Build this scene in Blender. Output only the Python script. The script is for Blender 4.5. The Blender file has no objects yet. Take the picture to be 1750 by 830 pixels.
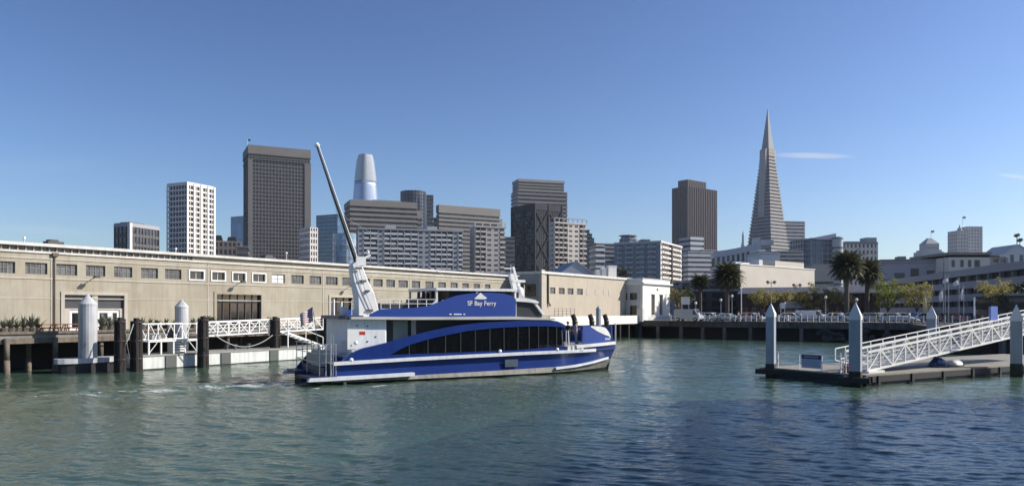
import bpy, math, random
import numpy as np
from mathutils import Vector, Matrix
random.seed(7); rng = np.random.default_rng(7)
S = bpy.context.scene; COL = S.collection
# ------------------------------------------------ camera, sky, sun, exposure
H0 = 5.0; F = 1300.0; CX = 875.0; HY = 530.0
cam = bpy.data.cameras.new('camera'); camo = bpy.data.objects.new('camera', cam); COL.objects.link(camo)
camo.location = (0, 0, H0); camo.rotation_euler = (math.pi/2, 0, 0)
cam.sensor_width = 36; cam.lens = 36*F/1750; cam.shift_y = (HY-415)/1750
cam.clip_start = 0.5; cam.clip_end = 12000
S.camera = camo
SUN_AZ, SUN_EL = math.radians(86), math.radians(33)     # azimuth from +Y towards +X
w = bpy.data.worlds.new('World'); S.world = w; w.use_nodes = True
wt = w.node_tree; wt.nodes.clear()
def WN(t, **k):
    n = wt.nodes.new(t)
    for a, b in k.items(): setattr(n, a, b)
    return n
sky = WN('ShaderNodeTexSky', sky_type='NISHITA', sun_disc=False, sun_elevation=SUN_EL, sun_rotation=SUN_AZ,
         altitude=0, air_density=1.0, dust_density=0.6, ozone_density=3.5)
bg = WN('ShaderNodeBackground'); bg.inputs[1].default_value = 0.0535
wo = WN('ShaderNodeOutputWorld')
# thin high streaks of cloud, painted on the sky by direction
tc = WN('ShaderNodeTexCoord'); sep = WN('ShaderNodeSeparateXYZ'); wt.links.new(tc.outputs['Generated'], sep.inputs[0])
def wm(op, a, b=None):
    n = WN('ShaderNodeMath', operation=op)
    for i, v in enumerate((a, b)):
        if v is None: continue
        if isinstance(v, (int, float)): n.inputs[i].default_value = v
        else: wt.links.new(v, n.inputs[i])
    return n.outputs[0]
ux = wm('DIVIDE', sep.outputs[0], wm('MAXIMUM', sep.outputs[1], 0.01)); uz = wm('DIVIDE', sep.outputs[2], wm('MAXIMUM', sep.outputs[1], 0.01))
nz = WN('ShaderNodeTexNoise'); nz.inputs['Scale'].default_value = 9; nz.inputs['Detail'].default_value = 5
cmb = WN('ShaderNodeCombineXYZ'); wt.links.new(ux, cmb.inputs[0]); wt.links.new(wm('MULTIPLY', uz, 6), cmb.inputs[1]); wt.links.new(cmb.outputs[0], nz.inputs['Vector'])
def streak(px, py, half, thick, slope=0.0, amp=1.0):
    dx = wm('SUBTRACT', ux, (px-CX)/F); dz = wm('SUBTRACT', wm('SUBTRACT', uz, (HY-py)/F), wm('MULTIPLY', dx, slope))
    a = wm('MULTIPLY', dx, F/half); b = wm('MULTIPLY', dz, F/thick)
    e = wm('SUBTRACT', 1.0, wm('ADD', wm('MULTIPLY', a, a), wm('MULTIPLY', b, b)))
    return wm('MULTIPLY', wm('MAXIMUM', e, 0.0), wm('MULTIPLY', nz.outputs[0], amp))
st = wm('ADD', wm('ADD', streak(1390, 266, 78, 6, -0.02, .85), streak(1738, 302, 40, 4, -0.12, 1.0)),
        wm('ADD', streak(60, 393, 150, 10, -0.06, 0.22), streak(40, 285, 200, 16, 0.03, 0.08)))
front = wm('GREATER_THAN', sep.outputs[1], 0.02)
mx = WN('ShaderNodeMixRGB'); wt.links.new(wm('MULTIPLY', wm('MINIMUM', st, 0.7), front), mx.inputs[0]); gmn = WN('ShaderNodeGamma'); gmn.inputs[1].default_value = 1.40; wt.links.new(sky.outputs[0], gmn.inputs[0]); tnt = WN('ShaderNodeMixRGB', blend_type='MULTIPLY'); tnt.inputs[0].default_value = 1; tnt.inputs[2].default_value = (1, .95, 1, 1); wt.links.new(gmn.outputs[0], tnt.inputs[1]); wt.links.new(tnt.outputs[0], mx.inputs[1]); mx.inputs[2].default_value = (11, 11.4, 12, 1)
wt.links.new(mx.outputs[0], bg.inputs[0]); wt.links.new(bg.outputs[0], wo.inputs[0])
sl = bpy.data.lights.new('sun', 'SUN'); sl.energy = 4.9; sl.angle = math.radians(0.5); sl.color = (1, .93, .83)
so = bpy.data.objects.new('sun', sl); COL.objects.link(so)
sv = Vector((math.sin(SUN_AZ)*math.cos(SUN_EL), math.cos(SUN_AZ)*math.cos(SUN_EL), math.sin(SUN_EL)))
so.rotation_euler = sv.to_track_quat('Z', 'Y').to_euler()
S.view_settings.view_transform = 'Standard'; S.view_settings.look = 'None'; S.view_settings.exposure = 0.4; S.view_settings.gamma = 1

# ------------------------------------------------ helpers
DECK = 3.1
def U(px): return (px-CX)/F
def P(px, py, D): return Vector((U(px)*D, D, H0-(py-HY)*D/F))
def ZP(py, D): return H0-(py-HY)*D/F

MATS = {}
def mat(name, col, rough=0.7, metal=0.0, var=0.12, scale=0.6, streaks=0.0, bump=0.0, bscale=8.0, spec=0.5, col2=None, cells=None, cellvar=0.6, coat=0.0, fine=0.0):
    """procedural material: base colour varied by noise at two scales, optional vertical runs, bump and per-pane variation"""
    if name in MATS: return MATS[name]
    m = bpy.data.materials.new(name); m.use_nodes = True; nt = m.node_tree; N = nt.nodes; L = nt.links
    b = N['Principled BSDF']; b.inputs['Roughness'].default_value = rough; b.inputs['Metallic'].default_value = metal
    b.inputs['Specular IOR Level'].default_value = spec; b.inputs['Coat Weight'].default_value = coat
    g = N.new('ShaderNodeNewGeometry')
    n1 = N.new('ShaderNodeTexNoise'); n1.inputs['Scale'].default_value = scale; n1.inputs['Detail'].default_value = 6; n1.inputs['Roughness'].default_value = 0.62
    L.new(g.outputs['Position'], n1.inputs['Vector'])
    mr = N.new('ShaderNodeMapRange'); mr.inputs[1].default_value = 0.3; mr.inputs[2].default_value = 0.7; mr.inputs[3].default_value = 1-var; mr.inputs[4].default_value = 1+var
    L.new(n1.outputs[0], mr.inputs[0]); fac = mr.outputs[0]
    def mul(a, bb):
        q = N.new('ShaderNodeMath'); q.operation = 'MULTIPLY'; L.new(a, q.inputs[0]); L.new(bb, q.inputs[1]); return q.outputs[0]
    if streaks:
        mp = N.new('ShaderNodeMapping'); mp.inputs['Scale'].default_value = (2.2, 2.2, 0.16); L.new(g.outputs['Position'], mp.inputs[0])
        n2 = N.new('ShaderNodeTexNoise'); n2.inputs['Scale'].default_value = 1.6; n2.inputs['Detail'].default_value = 4; L.new(mp.outputs[0], n2.inputs['Vector'])
        m2 = N.new('ShaderNodeMapRange'); m2.inputs[1].default_value = 0.45; m2.inputs[2].default_value = 0.75; m2.inputs[3].default_value = 1; m2.inputs[4].default_value = 1-streaks
        L.new(n2.outputs[0], m2.inputs[0]); fac = mul(fac, m2.outputs[0])
    if cells:
        mp = N.new('ShaderNodeMapping'); mp.inputs['Scale'].default_value = (1/cells, 1/cells, 1/cells*0.8); L.new(g.outputs['Position'], mp.inputs[0])
        fl = N.new('ShaderNodeVectorMath'); fl.operation = 'FLOOR'; L.new(mp.outputs[0], fl.inputs[0])
        wn = N.new('ShaderNodeTexWhiteNoise'); L.new(fl.outputs[0], wn.inputs['Vector'])
        m3 = N.new('ShaderNodeMapRange'); m3.inputs[3].default_value = 1-cellvar; m3.inputs[4].default_value = 1+cellvar*1.6
        L.new(wn.outputs[0], m3.inputs[0]); fac = mul(fac, m3.outputs[0])
    c1 = N.new('ShaderNodeRGB'); c1.outputs[0].default_value = (*col, 1); src = c1.outputs[0]
    if col2:
        n4 = N.new('ShaderNodeTexNoise'); n4.inputs['Scale'].default_value = scale*2.7; n4.inputs['Detail'].default_value = 5; L.new(g.outputs['Position'], n4.inputs['Vector'])
        r4 = N.new('ShaderNodeMapRange'); r4.inputs[1].default_value = .45; r4.inputs[2].default_value = .62; L.new(n4.outputs[0], r4.inputs[0])
        mm = N.new('ShaderNodeMixRGB'); L.new(r4.outputs[0], mm.inputs[0]); L.new(src, mm.inputs[1]); mm.inputs[2].default_value = (*col2, 1); src = mm.outputs[0]
    vm = N.new('ShaderNodeVectorMath'); vm.operation = 'SCALE'; L.new(src, vm.inputs[0]); L.new(fac, vm.inputs['Scale']); L.new(vm.outputs[0], b.inputs['Base Color'])
    if bump:
        nb = N.new('ShaderNodeTexNoise'); nb.inputs['Scale'].default_value = bscale; nb.inputs['Detail'].default_value = 4; L.new(g.outputs['Position'], nb.inputs['Vector'])
        bp = N.new('ShaderNodeBump'); bp.inputs['Strength'].default_value = bump; bp.inputs['Distance'].default_value = 0.05; L.new(nb.outputs[0], bp.inputs['Height']); L.new(bp.outputs[0], b.inputs['Normal'])
    MATS[name] = m; return m

def leafy(m, amt=.35):
    nt = m.node_tree; b = nt.nodes['Principled BSDF']; t = nt.nodes.new('ShaderNodeBsdfTranslucent'); mx = nt.nodes.new('ShaderNodeMixShader'); mx.inputs[0].default_value = amt
    src = b.inputs['Base Color'].links[0].from_socket; sc = nt.nodes.new('ShaderNodeVectorMath'); sc.operation = 'MULTIPLY'; sc.inputs[1].default_value = (1.5, 1.4, 1.0); nt.links.new(src, sc.inputs[0]); nt.links.new(sc.outputs[0], t.inputs[0])
    nt.links.new(b.outputs[0], mx.inputs[1]); nt.links.new(t.outputs[0], mx.inputs[2]); nt.links.new(mx.outputs[0], nt.nodes['Material Output'].inputs[0]); return m
class MB:
    """collects shapes; build() links them as ONE mesh object"""
    def __init__(s): s.v = []; s.f = []
    def add(s, vs, fs):
        o = len(s.v); s.v += [tuple(v) for v in vs]; s.f += [tuple(i+o for i in f) for f in fs]; return s
    def box(s, x0, x1, y0, y1, z0, z1):
        vs = [(x, y, z) for z in (z0, z1) for x, y in ((x0, y0), (x1, y0), (x1, y1), (x0, y1))]
        return s.add(vs, [(0, 3, 2, 1), (4, 5, 6, 7), (0, 1, 5, 4), (1, 2, 6, 5), (2, 3, 7, 6), (3, 0, 4, 7)])
    def bar(s, a, b, wx, wz=None, up=(0, 0, 1)):
        a = Vector(a); b = Vector(b); wz = wz or wx; d = (b-a).normalized(); u = Vector(up)
        if abs(d.dot(u)) > .98: u = Vector((1, 0, 0))
        r = d.cross(u).normalized(); u = r.cross(d).normalized(); vs = []
        for p in (a, b):
            for i, j in ((-1, -1), (1, -1), (1, 1), (-1, 1)): vs.append(p+r*(i*wx/2)+u*(j*wz/2))
        return s.add(vs, [(0, 3, 2, 1), (4, 5, 6, 7), (0, 1, 5, 4), (1, 2, 6, 5), (2, 3, 7, 6), (3, 0, 4, 7)])
    def tube(s, a, b, r0, r1=None, n=10, caps=True):
        a = Vector(a); b = Vector(b); r1 = r0 if r1 is None else r1; d = (b-a).normalized(); u = Vector((0, 0, 1)) if abs(d.z) < .95 else Vector((1, 0, 0))
        x = d.cross(u).normalized(); y = d.cross(x); vs = []
        for p, r in ((a, r0), (b, r1)):
            for k in range(n): t = 2*math.pi*k/n; vs.append(p+x*math.cos(t)*r+y*math.sin(t)*r)
        fs = [(k, (k+1) % n, n+(k+1) % n, n+k) for k in range(n)]
        if caps: fs += [tuple(range(n-1, -1, -1)), tuple(range(n, 2*n))]
        return s.add(vs, fs)
    def lathe(s, prof, c=(0, 0, 0), n=16):
        vs = []; m = len(prof)
        for r, z in prof:
            for k in range(n): t = 2*math.pi*k/n; vs.append((c[0]+r*math.cos(t), c[1]+r*math.sin(t), c[2]+z))
        fs = [(i*n+k, i*n+(k+1) % n, (i+1)*n+(k+1) % n, (i+1)*n+k) for i in range(m-1) for k in range(n)]
        fs += [tuple(range(n-1, -1, -1)), tuple(range((m-1)*n, m*n))]
        return s.add(vs, fs)
    def prism(s, poly, y0, y1):
        """polygon of (x,z) extruded along y"""
        n = len(poly); vs = [(x, y0, z) for x, z in poly]+[(x, y1, z) for x, z in poly]
        return s.add(vs, [tuple(range(n)), tuple(range(2*n-1, n-1, -1))]+[(i, i+n, (i+1) % n+n, (i+1) % n) for i in range(n)])
    def slab(s, poly, z0, z1):
        """polygon of (x,y) extruded along z"""
        n = len(poly); vs = [(x, y, z0) for x, y in poly]+[(x, y, z1) for x, y in poly]
        return s.add(vs, [tuple(range(n-1, -1, -1)), tuple(range(n, 2*n))]+[(i, (i+1) % n, (i+1) % n+n, i+n) for i in range(n)])
    def strip(s, lo, hi, y0, y1):
        """solid between two polylines of (x,z), given thickness y0..y1 (numbers or functions of x)"""
        n = len(lo); fy0 = y0 if callable(y0) else (lambda x: y0); fy1 = y1 if callable(y1) else (lambda x: y1); vs = []
        for (x, z) in lo: vs += [(x, fy0(x), z), (x, fy1(x), z)]
        for (x, z) in hi: vs += [(x, fy0(x), z), (x, fy1(x), z)]
        o = 2*n; fs = []
        for i in range(n-1):
            a = 2*i; fs += [(a, a+2, o+a+2, o+a), (a+1, o+a+1, o+a+3, a+3), (a, a+1, a+3, a+2), (o+a, o+a+2, o+a+3, o+a+1)]
        fs += [(0, o, o+1, 1), (2*n-2, 2*n-1, o+2*n-1, o+2*n-2)]
        return s.add(vs, fs)
    def blob(s, c, r, n=8, m=6, jit=0.0):
        vs = []; c = Vector(c); r = (r, r, r) if isinstance(r, (int, float)) else r
        for i in range(m+1):
            for k in range(n):
                a = math.pi*i/m; t = 2*math.pi*k/n; q = 1+random.uniform(-jit, jit)
                vs.append((c.x+r[0]*q*math.sin(a)*math.cos(t), c.y+r[1]*q*math.sin(a)*math.sin(t), c.z-r[2]*q*math.cos(a)))
        return s.add(vs, [(i*n+k, i*n+(k+1) % n, (i+1)*n+(k+1) % n, (i+1)*n+k) for i in range(m) for k in range(n)])
    def build(s, name, m, parent=None, smooth=False, label=None, kind=None):
        me = bpy.data.meshes.new(name); me.from_pydata(s.v, [], s.f); me.validate(); me.update()
        me.materials.append(m)
        import bmesh
        if len(s.v) < 60000:
            bm = bmesh.new(); bm.from_mesh(me); bmesh.ops.recalc_face_normals(bm, faces=bm.faces); bm.to_mesh(me); bm.free()
        if smooth:
            me.polygons.foreach_set('use_smooth', [True]*len(me.polygons))
        o = bpy.data.objects.new(name, me); COL.objects.link(o)
        if parent: o.parent = parent
        if label: o['label'] = label
        if kind: o['kind'] = kind
        return o
def tag(o, label, cat, group=None):
    o['label'] = label; o['category'] = cat
    if group: o['group'] = group
    return o
def thing(name, label, cat, loc=(0, 0, 0), rz=0, group=None):
    o = bpy.data.objects.new(name, None); o.empty_display_size = 0.2; COL.objects.link(o); o.location = loc; o.rotation_euler = (0, 0, rz)
    return tag(o, label, cat, group)
def dup(root, loc, rz, label=None, group=None, scale=None):
    r = root.copy(); COL.objects.link(r); r.location = loc; r.rotation_euler = (0, 0, rz)
    if scale: r.scale = scale
    if label: r['label'] = label
    if group: r['group'] = group
    for ch in list(root.children):
        c = ch.copy(); COL.objects.link(c); c.parent = r
        for g in ch.children:
            d = g.copy(); COL.objects.link(d); d.parent = c
    return r
def bevel(o, wdt=0.03, seg=2):
    m = o.modifiers.new('bevel', 'BEVEL'); m.width = wdt; m.segments = seg; m.limit_method = 'ANGLE'; return o
def text(body, size, m, parent, loc, rot, name='lettering', ext=0.01):
    cu = bpy.data.curves.new(name, 'FONT'); cu.body = body; cu.size = size; cu.extrude = ext; cu.align_x = 'CENTER'; cu.offset = size*0.010
    t = bpy.data.objects.new(name+'_tmp', cu); COL.objects.link(t); dg = bpy.context.evaluated_depsgraph_get()
    me = bpy.data.meshes.new_from_object(t.evaluated_get(dg)); bpy.data.objects.remove(t); me.materials.clear(); me.materials.append(m)
    o = bpy.data.objects.new(name, me); COL.objects.link(o); o.parent = parent; o.location = loc; o.rotation_euler = rot; return o

# materials
M_conc = mat('weathered_concrete', (.30, .29, .27), .85, var=.18, scale=.8, streaks=.25, bump=.3)
M_shed = mat('shed_stucco', (.345, .308, .232), .9, var=.13, scale=.22, streaks=.16, bump=.25, bscale=14, col2=(.375, .342, .27))
M_shed2 = mat('shed_stucco_pale', (.45, .395, .31), .9, var=.06, scale=.4, streaks=.12, bump=.25, bscale=14)
M_trim = mat('shed_trim', (.44, .40, .335), .8, var=.10, streaks=.15)
M_white = mat('white_paint', (.78, .78, .76), .45, var=.06, scale=1.5, streaks=.12)
M_whitew = mat('white_stucco', (.74, .72, .66), .85, var=.05, streaks=.12, bump=.2)
M_coping = mat('pale_coping', (.60, .58, .54), .7, var=.15, scale=1.2, streaks=.1)
M_darkglass = mat('dark_glass', (.018, .02, .024), .08, var=.1, cells=1.3, cellvar=.5, spec=.6)
M_shglass = mat('dusty_glass', (.10, .10, .10), .35, var=.3, scale=2.5, cells=.5, cellvar=.35)
M_twglass = mat('tower_glass', (.035, .04, .05), .22, var=.1, cells=3.0, cellvar=.9, spec=.6)
M_blglass = mat('blue_tower_glass', (.06, .13, .23), .12, var=.1, cells=4, cellvar=.25, spec=.8)
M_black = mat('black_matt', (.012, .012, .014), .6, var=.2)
M_timber = mat('tarred_timber', (.022, .018, .016), .85, var=.4, scale=3, streaks=.4, bump=.8, bscale=6)
M_wood = mat('grey_timber', (.16, .13, .10), .85, var=.3, scale=2, streaks=.4, bump=.6)
M_pilewhite = mat('galvanised_paint', (.46, .47, .48), .6, var=.12, streaks=.35)
M_pilecap = mat('pile_cap_paint', (.66, .67, .66), .5, var=.06)
M_weed = mat('weedy_pile_foot', (.035, .04, .028), .8, var=.4, scale=4, bump=.6)
M_blue = mat('ferry_blue_paint', (.015, .040, .20), .22, var=.12, scale=.7, coat=.5, spec=.5, streaks=.12)
M_blue2 = mat('ferry_blue_matt', (.024, .062, .29), .38, var=.05, scale=.8)
M_fwhite = mat('ferry_white', (.74, .77, .80), .4, var=.05, scale=1.2, streaks=.15)
M_fgrey = mat('ferry_grey', (.34, .35, .35), .45, var=.08)
M_boot = mat('ferry_boot_stripe', (.24, .23, .205), .6, var=.2, scale=1.4, streaks=.35)
M_anti = mat('dark_antifoul', (.02, .022, .022), .6, var=.3)
M_steel = mat('brushed_steel', (.5, .5, .5), .35, metal=.8, var=.1)
M_red = mat('red_paint', (.5, .03, .02), .5)
M_asphalt = mat('asphalt', (.05, .05, .05), .9, var=.2, scale=.3, bump=.3)
M_pave = mat('paving', (.26, .25, .23), .85, var=.15, scale=.4)
M_rock = mat('seawall_stone', (.05, .05, .045), .9, var=.5, scale=1.2, bump=1, bscale=2.5, streaks=.3)
M_leaf = mat('olive_leaf', (.28, .255, .11), .7, var=.45, scale=1.1, col2=(.19, .19, .08))
M_leafg = mat('bright_leaf', (.16, .22, .04), .7, var=.4, scale=1.1, col2=(.18, .20, .05))
M_leafd = mat('dark_leaf', (.035, .055, .022), .7, var=.5, scale=1.1)
M_palm = mat('palm_frond', (.05, .06, .022), .6, var=.5, scale=1.5, col2=(.09, .085, .035))
M_bark = mat('bark', (.11, .09, .07), .9, var=.3, scale=3, bump=.8)
M_agave = mat('agave_leaf', (.19, .20, .14), .6, var=.4, scale=2)
M_brick = mat('dark_brick', (.10, .055, .045), .9, var=.25, scale=.8, bump=.3)
M_rail = mat('handrail_paint', (.72, .72, .70), .5, var=.08)
M_lamp = mat('lamp_globe_glass', (.75, .75, .72), .3, var=.03)
leafy(M_leaf, .5); leafy(M_leafg, .4); leafy(M_palm, .2)
M_skin = mat('skin', (.42, .25, .18), .6, var=.05)

# ------------------------------------------------ setting: water
def make_water():
    na, nr = 760, 900
    core = np.linspace(-math.radians(44), math.radians(44), na)
    ang = np.concatenate([np.linspace(-math.radians(150), -math.radians(45), 40), core, np.linspace(math.radians(45), math.radians(150), 40)])
    c0 = np.array([0.0, -6.0])
    r = np.concatenate([np.linspace(2, 16, 30), 17*np.exp(np.linspace(0, math.log(190/17), nr)), np.array([260, 400, 700, 1500, 4000])])
    A, R = np.meshgrid(ang, r)
    X = c0[0]+R*np.sin(A); Y = c0[1]+R*np.cos(A)
    Z = np.zeros_like(X); g = np.random.default_rng(11)
    fade = np.clip((260-R)/150, 0, 1)*np.clip(R/17, 0, 1)
    for i in range(64):
        lam = 0.42*(5.0/0.42)**(i/63)
        th = math.radians(205)+g.normal(0, 0.62); k = 2*math.pi/lam
        amp = 0.0050*lam**0.30*g.uniform(.6, 1.3)
        kx, ky = k*math.sin(th), k*math.cos(th)
        # waves come and go in patches
        q = g.uniform(0, 6.3, 3)
        patch = 0.65+0.45*np.sin(X*.09*g.uniform(.5, 1.5)+q[0])*np.sin(Y*.07*g.uniform(.5, 1.5)+q[1])
        ph = kx*X+ky*Y+q[2]+0.7*np.sin(X*.11+q[0])+0.6*np.sin(Y*.13+q[1])
        lf = np.clip(1.6-R/(lam*95), 0, 1)      # drop ripples finer than the mesh
        Z += amp*patch*lf*np.sin(ph)
    # ferry wake: chop trailing astern
    d = np.array([.838, .547]); s0 = np.array([-12.7, 49.2])+np.array([-.547, .838])*3.7
    along = -((X-s0[0])*d[0]+(Y-s0[1])*d[1]); across = -(X-s0[0])*d[1]+(Y-s0[1])*d[0]
    wid = 3.2+0.10*np.maximum(along, 0)
    wk = np.exp(-(across/wid)**2)*np.clip(along/1.5, 0, 1)*np.exp(-np.maximum(along, 0)/30)
    for i in range(22):
        lam = g.uniform(.6, 2.6); th = g.uniform(0, 6.28); k = 2*math.pi/lam
        Z += 0.011*lam**.7*wk*np.sin(k*(X*math.sin(th)+Y*math.cos(th))+g.uniform(0, 6))
    arm = np.exp(-((np.abs(across)-wid*1.1)/.8)**2)*np.clip(along/2, 0, 1)*np.exp(-np.maximum(along, 0)/35)
    Z += 0.05*arm*np.sin(along*1.5)
    Z *= fade
    n0, n1 = X.shape; V = np.stack([X, Y, Z], -1).reshape(-1, 3)
    i = np.arange(n0*n1).reshape(n0, n1); Fq = np.stack([i[:-1, :-1], i[:-1, 1:], i[1:, 1:], i[1:, :-1]], -1).reshape(-1, 4)[:, ::-1]
    me = bpy.data.meshes.new('water'); me.vertices.add(len(V)); me.vertices.foreach_set('co', V.astype(np.float32).ravel())
    me.loops.add(Fq.size); me.loops.foreach_set('vertex_index', Fq.astype(np.int32).ravel())
    me.polygons.add(len(Fq)); me.polygons.foreach_set('loop_start', np.arange(0, Fq.size, 4, dtype=np.int32))
    me.update(calc_edges=True); me.polygons.foreach_set('use_smooth', np.ones(len(Fq), bool))
    m = bpy.data.materials.new('harbour_water'); m.use_nodes = True; nt = m.node_tree; N = nt.nodes; L = nt.links
    b = N['Principled BSDF']; b.inputs['Roughness'].default_value = 0.06; b.inputs['IOR'].default_value = 1.33
    g_ = N.new('ShaderNodeNewGeometry')
    def noise(sc, det, sx=1, sy=1, rot=0.0):
        mp = N.new('ShaderNodeMapping'); mp.inputs['Scale'].default_value = (sx, sy, 1); mp.inputs['Rotation'].default_value = (0, 0, rot)
        L.new(g_.outputs['Position'], mp.inputs[0]); n = N.new('ShaderNodeTexNoise'); n.inputs['Scale'].default_value = sc; n.inputs['Detail'].default_value = det
        L.new(mp.outputs[0], n.inputs['Vector']); return n.outputs[0]
    ba = N.new('ShaderNodeMixRGB'); ba.inputs[1].default_value = (.046, .088, .060, 1); ba.inputs[2].default_value = (.060, .104, .074, 1)
    L.new(noise(.05, 4), ba.inputs[0])
    # foam churned astern of the ferry and along its side
    sp = N.new('ShaderNodeSeparateXYZ'); L.new(g_.outputs['Position'], sp.inputs[0])
    def M_(op, a, bb=None):
        n = N.new('ShaderNodeMath'); n.operation = op
        for ii, v in enumerate((a, bb)):
            if v is None: continue
            if isinstance(v, (int, float)): n.inputs[ii].default_value = float(v)
            else: L.new(v, n.inputs[ii])
        return n.outputs[0]
    dx = M_('SUBTRACT', sp.outputs[0], float(s0[0])); dy = M_('SUBTRACT', sp.outputs[1], float(s0[1]))
    al = M_('MULTIPLY', M_('ADD', M_('MULTIPLY', dx, .838), M_('MULTIPLY', dy, .547)), -1)
    ac = M_('ADD', M_('MULTIPLY', dx, -.547), M_('MULTIPLY', dy, .838))
    fw = M_('ADD', 3.0, M_('MULTIPLY', M_('MAXIMUM', al, 0), .10))
    q = M_('DIVIDE', ac, fw); gs = M_('POWER', 2.718, M_('MULTIPLY', M_('MULTIPLY', q, q), -1.6))
    fo = M_('MULTIPLY', gs, M_('MULTIPLY', M_('MINIMUM', M_('MAXIMUM', M_('MULTIPLY', al, .8), 0), 1), M_('POWER', 2.718, M_('MULTIPLY', M_('MAXIMUM', al, 0), -.045))))
    fn = noise(1.1, 9, .28, 1.5, -math.atan2(.547, .838)); fn2 = noise(4.5, 6)
    fm = M_('MULTIPLY', M_('SUBTRACT', M_('ADD', M_('MULTIPLY', fn, .75), M_('MULTIPLY', fn2, .35)), M_('SUBTRACT', .80, M_('MULTIPLY', fo, .36))), 7)
    fm = M_('MINIMUM', M_('MAXIMUM', M_('MULTIPLY', fm, M_('MINIMUM', M_('MULTIPLY', fo, 3), 1)), 0), 0.8)
    # small wash patches along the near side of the hull and at the bow
    def wash(cx, cy, rx, ry):
        ex = M_('SUBTRACT', sp.outputs[0], cx); ey = M_('SUBTRACT', sp.outputs[1], cy)
        a = M_('DIVIDE', M_('ADD', M_('MULTIPLY', ex, .838), M_('MULTIPLY', ey, .547)), rx); c = M_('DIVIDE', M_('ADD', M_('MULTIPLY', ex, -.547), M_('MULTIPLY', ey, .838)), ry)
        e = M_('SUBTRACT', 1, M_('ADD', M_('MULTIPLY', a, a), M_('MULTIPLY', c, c)))
        return M_('MINIMUM', M_('MAXIMUM', M_('MULTIPLY', M_('SUBTRACT', M_('ADD', e, M_('MULTIPLY', fn2, 1.6)), 1.35), 2), 0), 1)
    wsum = M_('MAXIMUM', wash(-8.6, 50.6, 1.9, .35), wash(8.9, 62.6, 1.3, .5)); wsum = M_('MAXIMUM', wsum, wash(-12.6, 49.0, .7, .4))
    fm = M_('MAXIMUM', fm, M_('MULTIPLY', wsum, .8))
    mf = N.new('ShaderNodeMixRGB'); L.new(fm, mf.inputs[0]); L.new(ba.outputs[0], mf.inputs[1]); mf.inputs[2].default_value = (.62, .66, .64, 1)
    L.new(mf.outputs[0], b.inputs['Base Color'])
    rr = M_('ADD', .06, M_('MULTIPLY', fm, .5)); L.new(rr, b.inputs['Roughness'])
    b1 = N.new('ShaderNodeBump'); b1.inputs['Distance'].default_value = .10; b1.inputs['Strength'].default_value = .42; L.new(noise(2.6, 5, .8, 1.5, .2), b1.inputs['Height'])
    b2 = N.new('ShaderNodeBump'); b2.inputs['Distance'].default_value = .02; b2.inputs['Strength'].default_value = .6; L.new(noise(7, 4, .8, 1.4), b2.inputs['Height']); L.new(b1.outputs[0], b2.inputs['Normal'])
    L.new(b2.outputs[0], b.inputs['Normal'])
    me.materials.append(m); o = bpy.data.objects.new('water', me); COL.objects.link(o); o['kind'] = 'structure'
make_water()

# pier axes: d runs along the pier away from the camera, n points across the water to the right
d2 = Vector((.563, .827)).normalized(); n2 = Vector((d2.y, -d2.x)); W0 = Vector((U(0)*62.5, 62.5))
PANG = math.atan2(d2.y, d2.x)
def Wp(s, o, z=0.0): p = W0+d2*s+n2*o; return Vector((p.x, p.y, z))
def Ws(px, o=0.0, origin=None):
    w0 = (origin or W0)+n2*o; u = U(px); return (u*w0.y-w0.x)/(d2.x-u*d2.y)
def Wd(px, o=0.0, origin=None): w0 = (origin or W0)+n2*o; return w0.y+d2.y*Ws(px, o, origin)

# city ground and quay
QA = Vector((U(1120)*141, 141)); QB = Vector((U(1600)*112, 112)); qd = (QB-QA).normalized(); qn = Vector((-qd.y, qd.x))   # qn points inland
qA0 = QA-n2*260; qB0 = QB+qd*200
MB().slab([tuple(qA0), tuple(QA), tuple(QB), tuple(qB0), (5200, 900), (5200, 6500), (-5200, 6500), (-5200, 1300)], DECK-.55, DECK-.05).build('ground', M_asphalt, kind='structure')
def Q(s, o=0.0, z=DECK): p = QA+qd*s+qn*o; return Vector((p.x, p.y, z))
def Qs(px, o=0.0): w0 = QA+qn*o; u = U(px); return (u*w0.y-w0.x)/(qd.x-u*qd.y)
QANG = math.atan2(qd.y, qd.x)
qs = MB(); L_ = 230
qs.slab([tuple(Q(-16, 0).xy), tuple(Q(L_, 0).xy), tuple(Q(L_, 7).xy), tuple(Q(-16, 7).xy)], DECK-.5, DECK); qs.build('quay_pavement', M_pave, kind='structure')
# quay seawall: cap beam, recessed dark wall, concrete piles
sw = thing('seawall', 'dark stained quay wall with concrete piles along the waterfront road', 'quay wall', (QA.x, QA.y, 0), QANG)
MB().box(-16, L_, -.35, .6, DECK-1.05, DECK+.04).build('cap_beam', mat('quay_cap', (.10, .095, .085), .9, var=.4, scale=.6, streaks=.5, bump=.6), sw)
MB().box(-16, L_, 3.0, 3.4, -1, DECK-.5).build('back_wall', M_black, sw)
pl = MB().box(-.28, .28, -.2, .36, -1, DECK-1.05)
first = None
for k in range(34):
    s = -12+k*4.3+random.uniform(-.4, .4)
    if first is None: first = pl.build('pile', mat('quay_pile', (.16, .15, .14), .9, var=.3, streaks=.4), sw); o = first
    else: o = first.copy(); COL.objects.link(o); o.parent = sw
    o.location = (s, 0, 0)
rk = MB()
for k in range(240):
    s = random.uniform(Qs(1400), Qs(1400)+110); z = random.uniform(-.3, 1.9)
    rk.blob((s, -.5-(1.9-z)*.5+random.uniform(-.2, .2), z), (random.uniform(.5, 1.0), .6, random.uniform(.4, .7)), 6, 4, .18)
rk.build('rubble', M_rock, sw)

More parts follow.
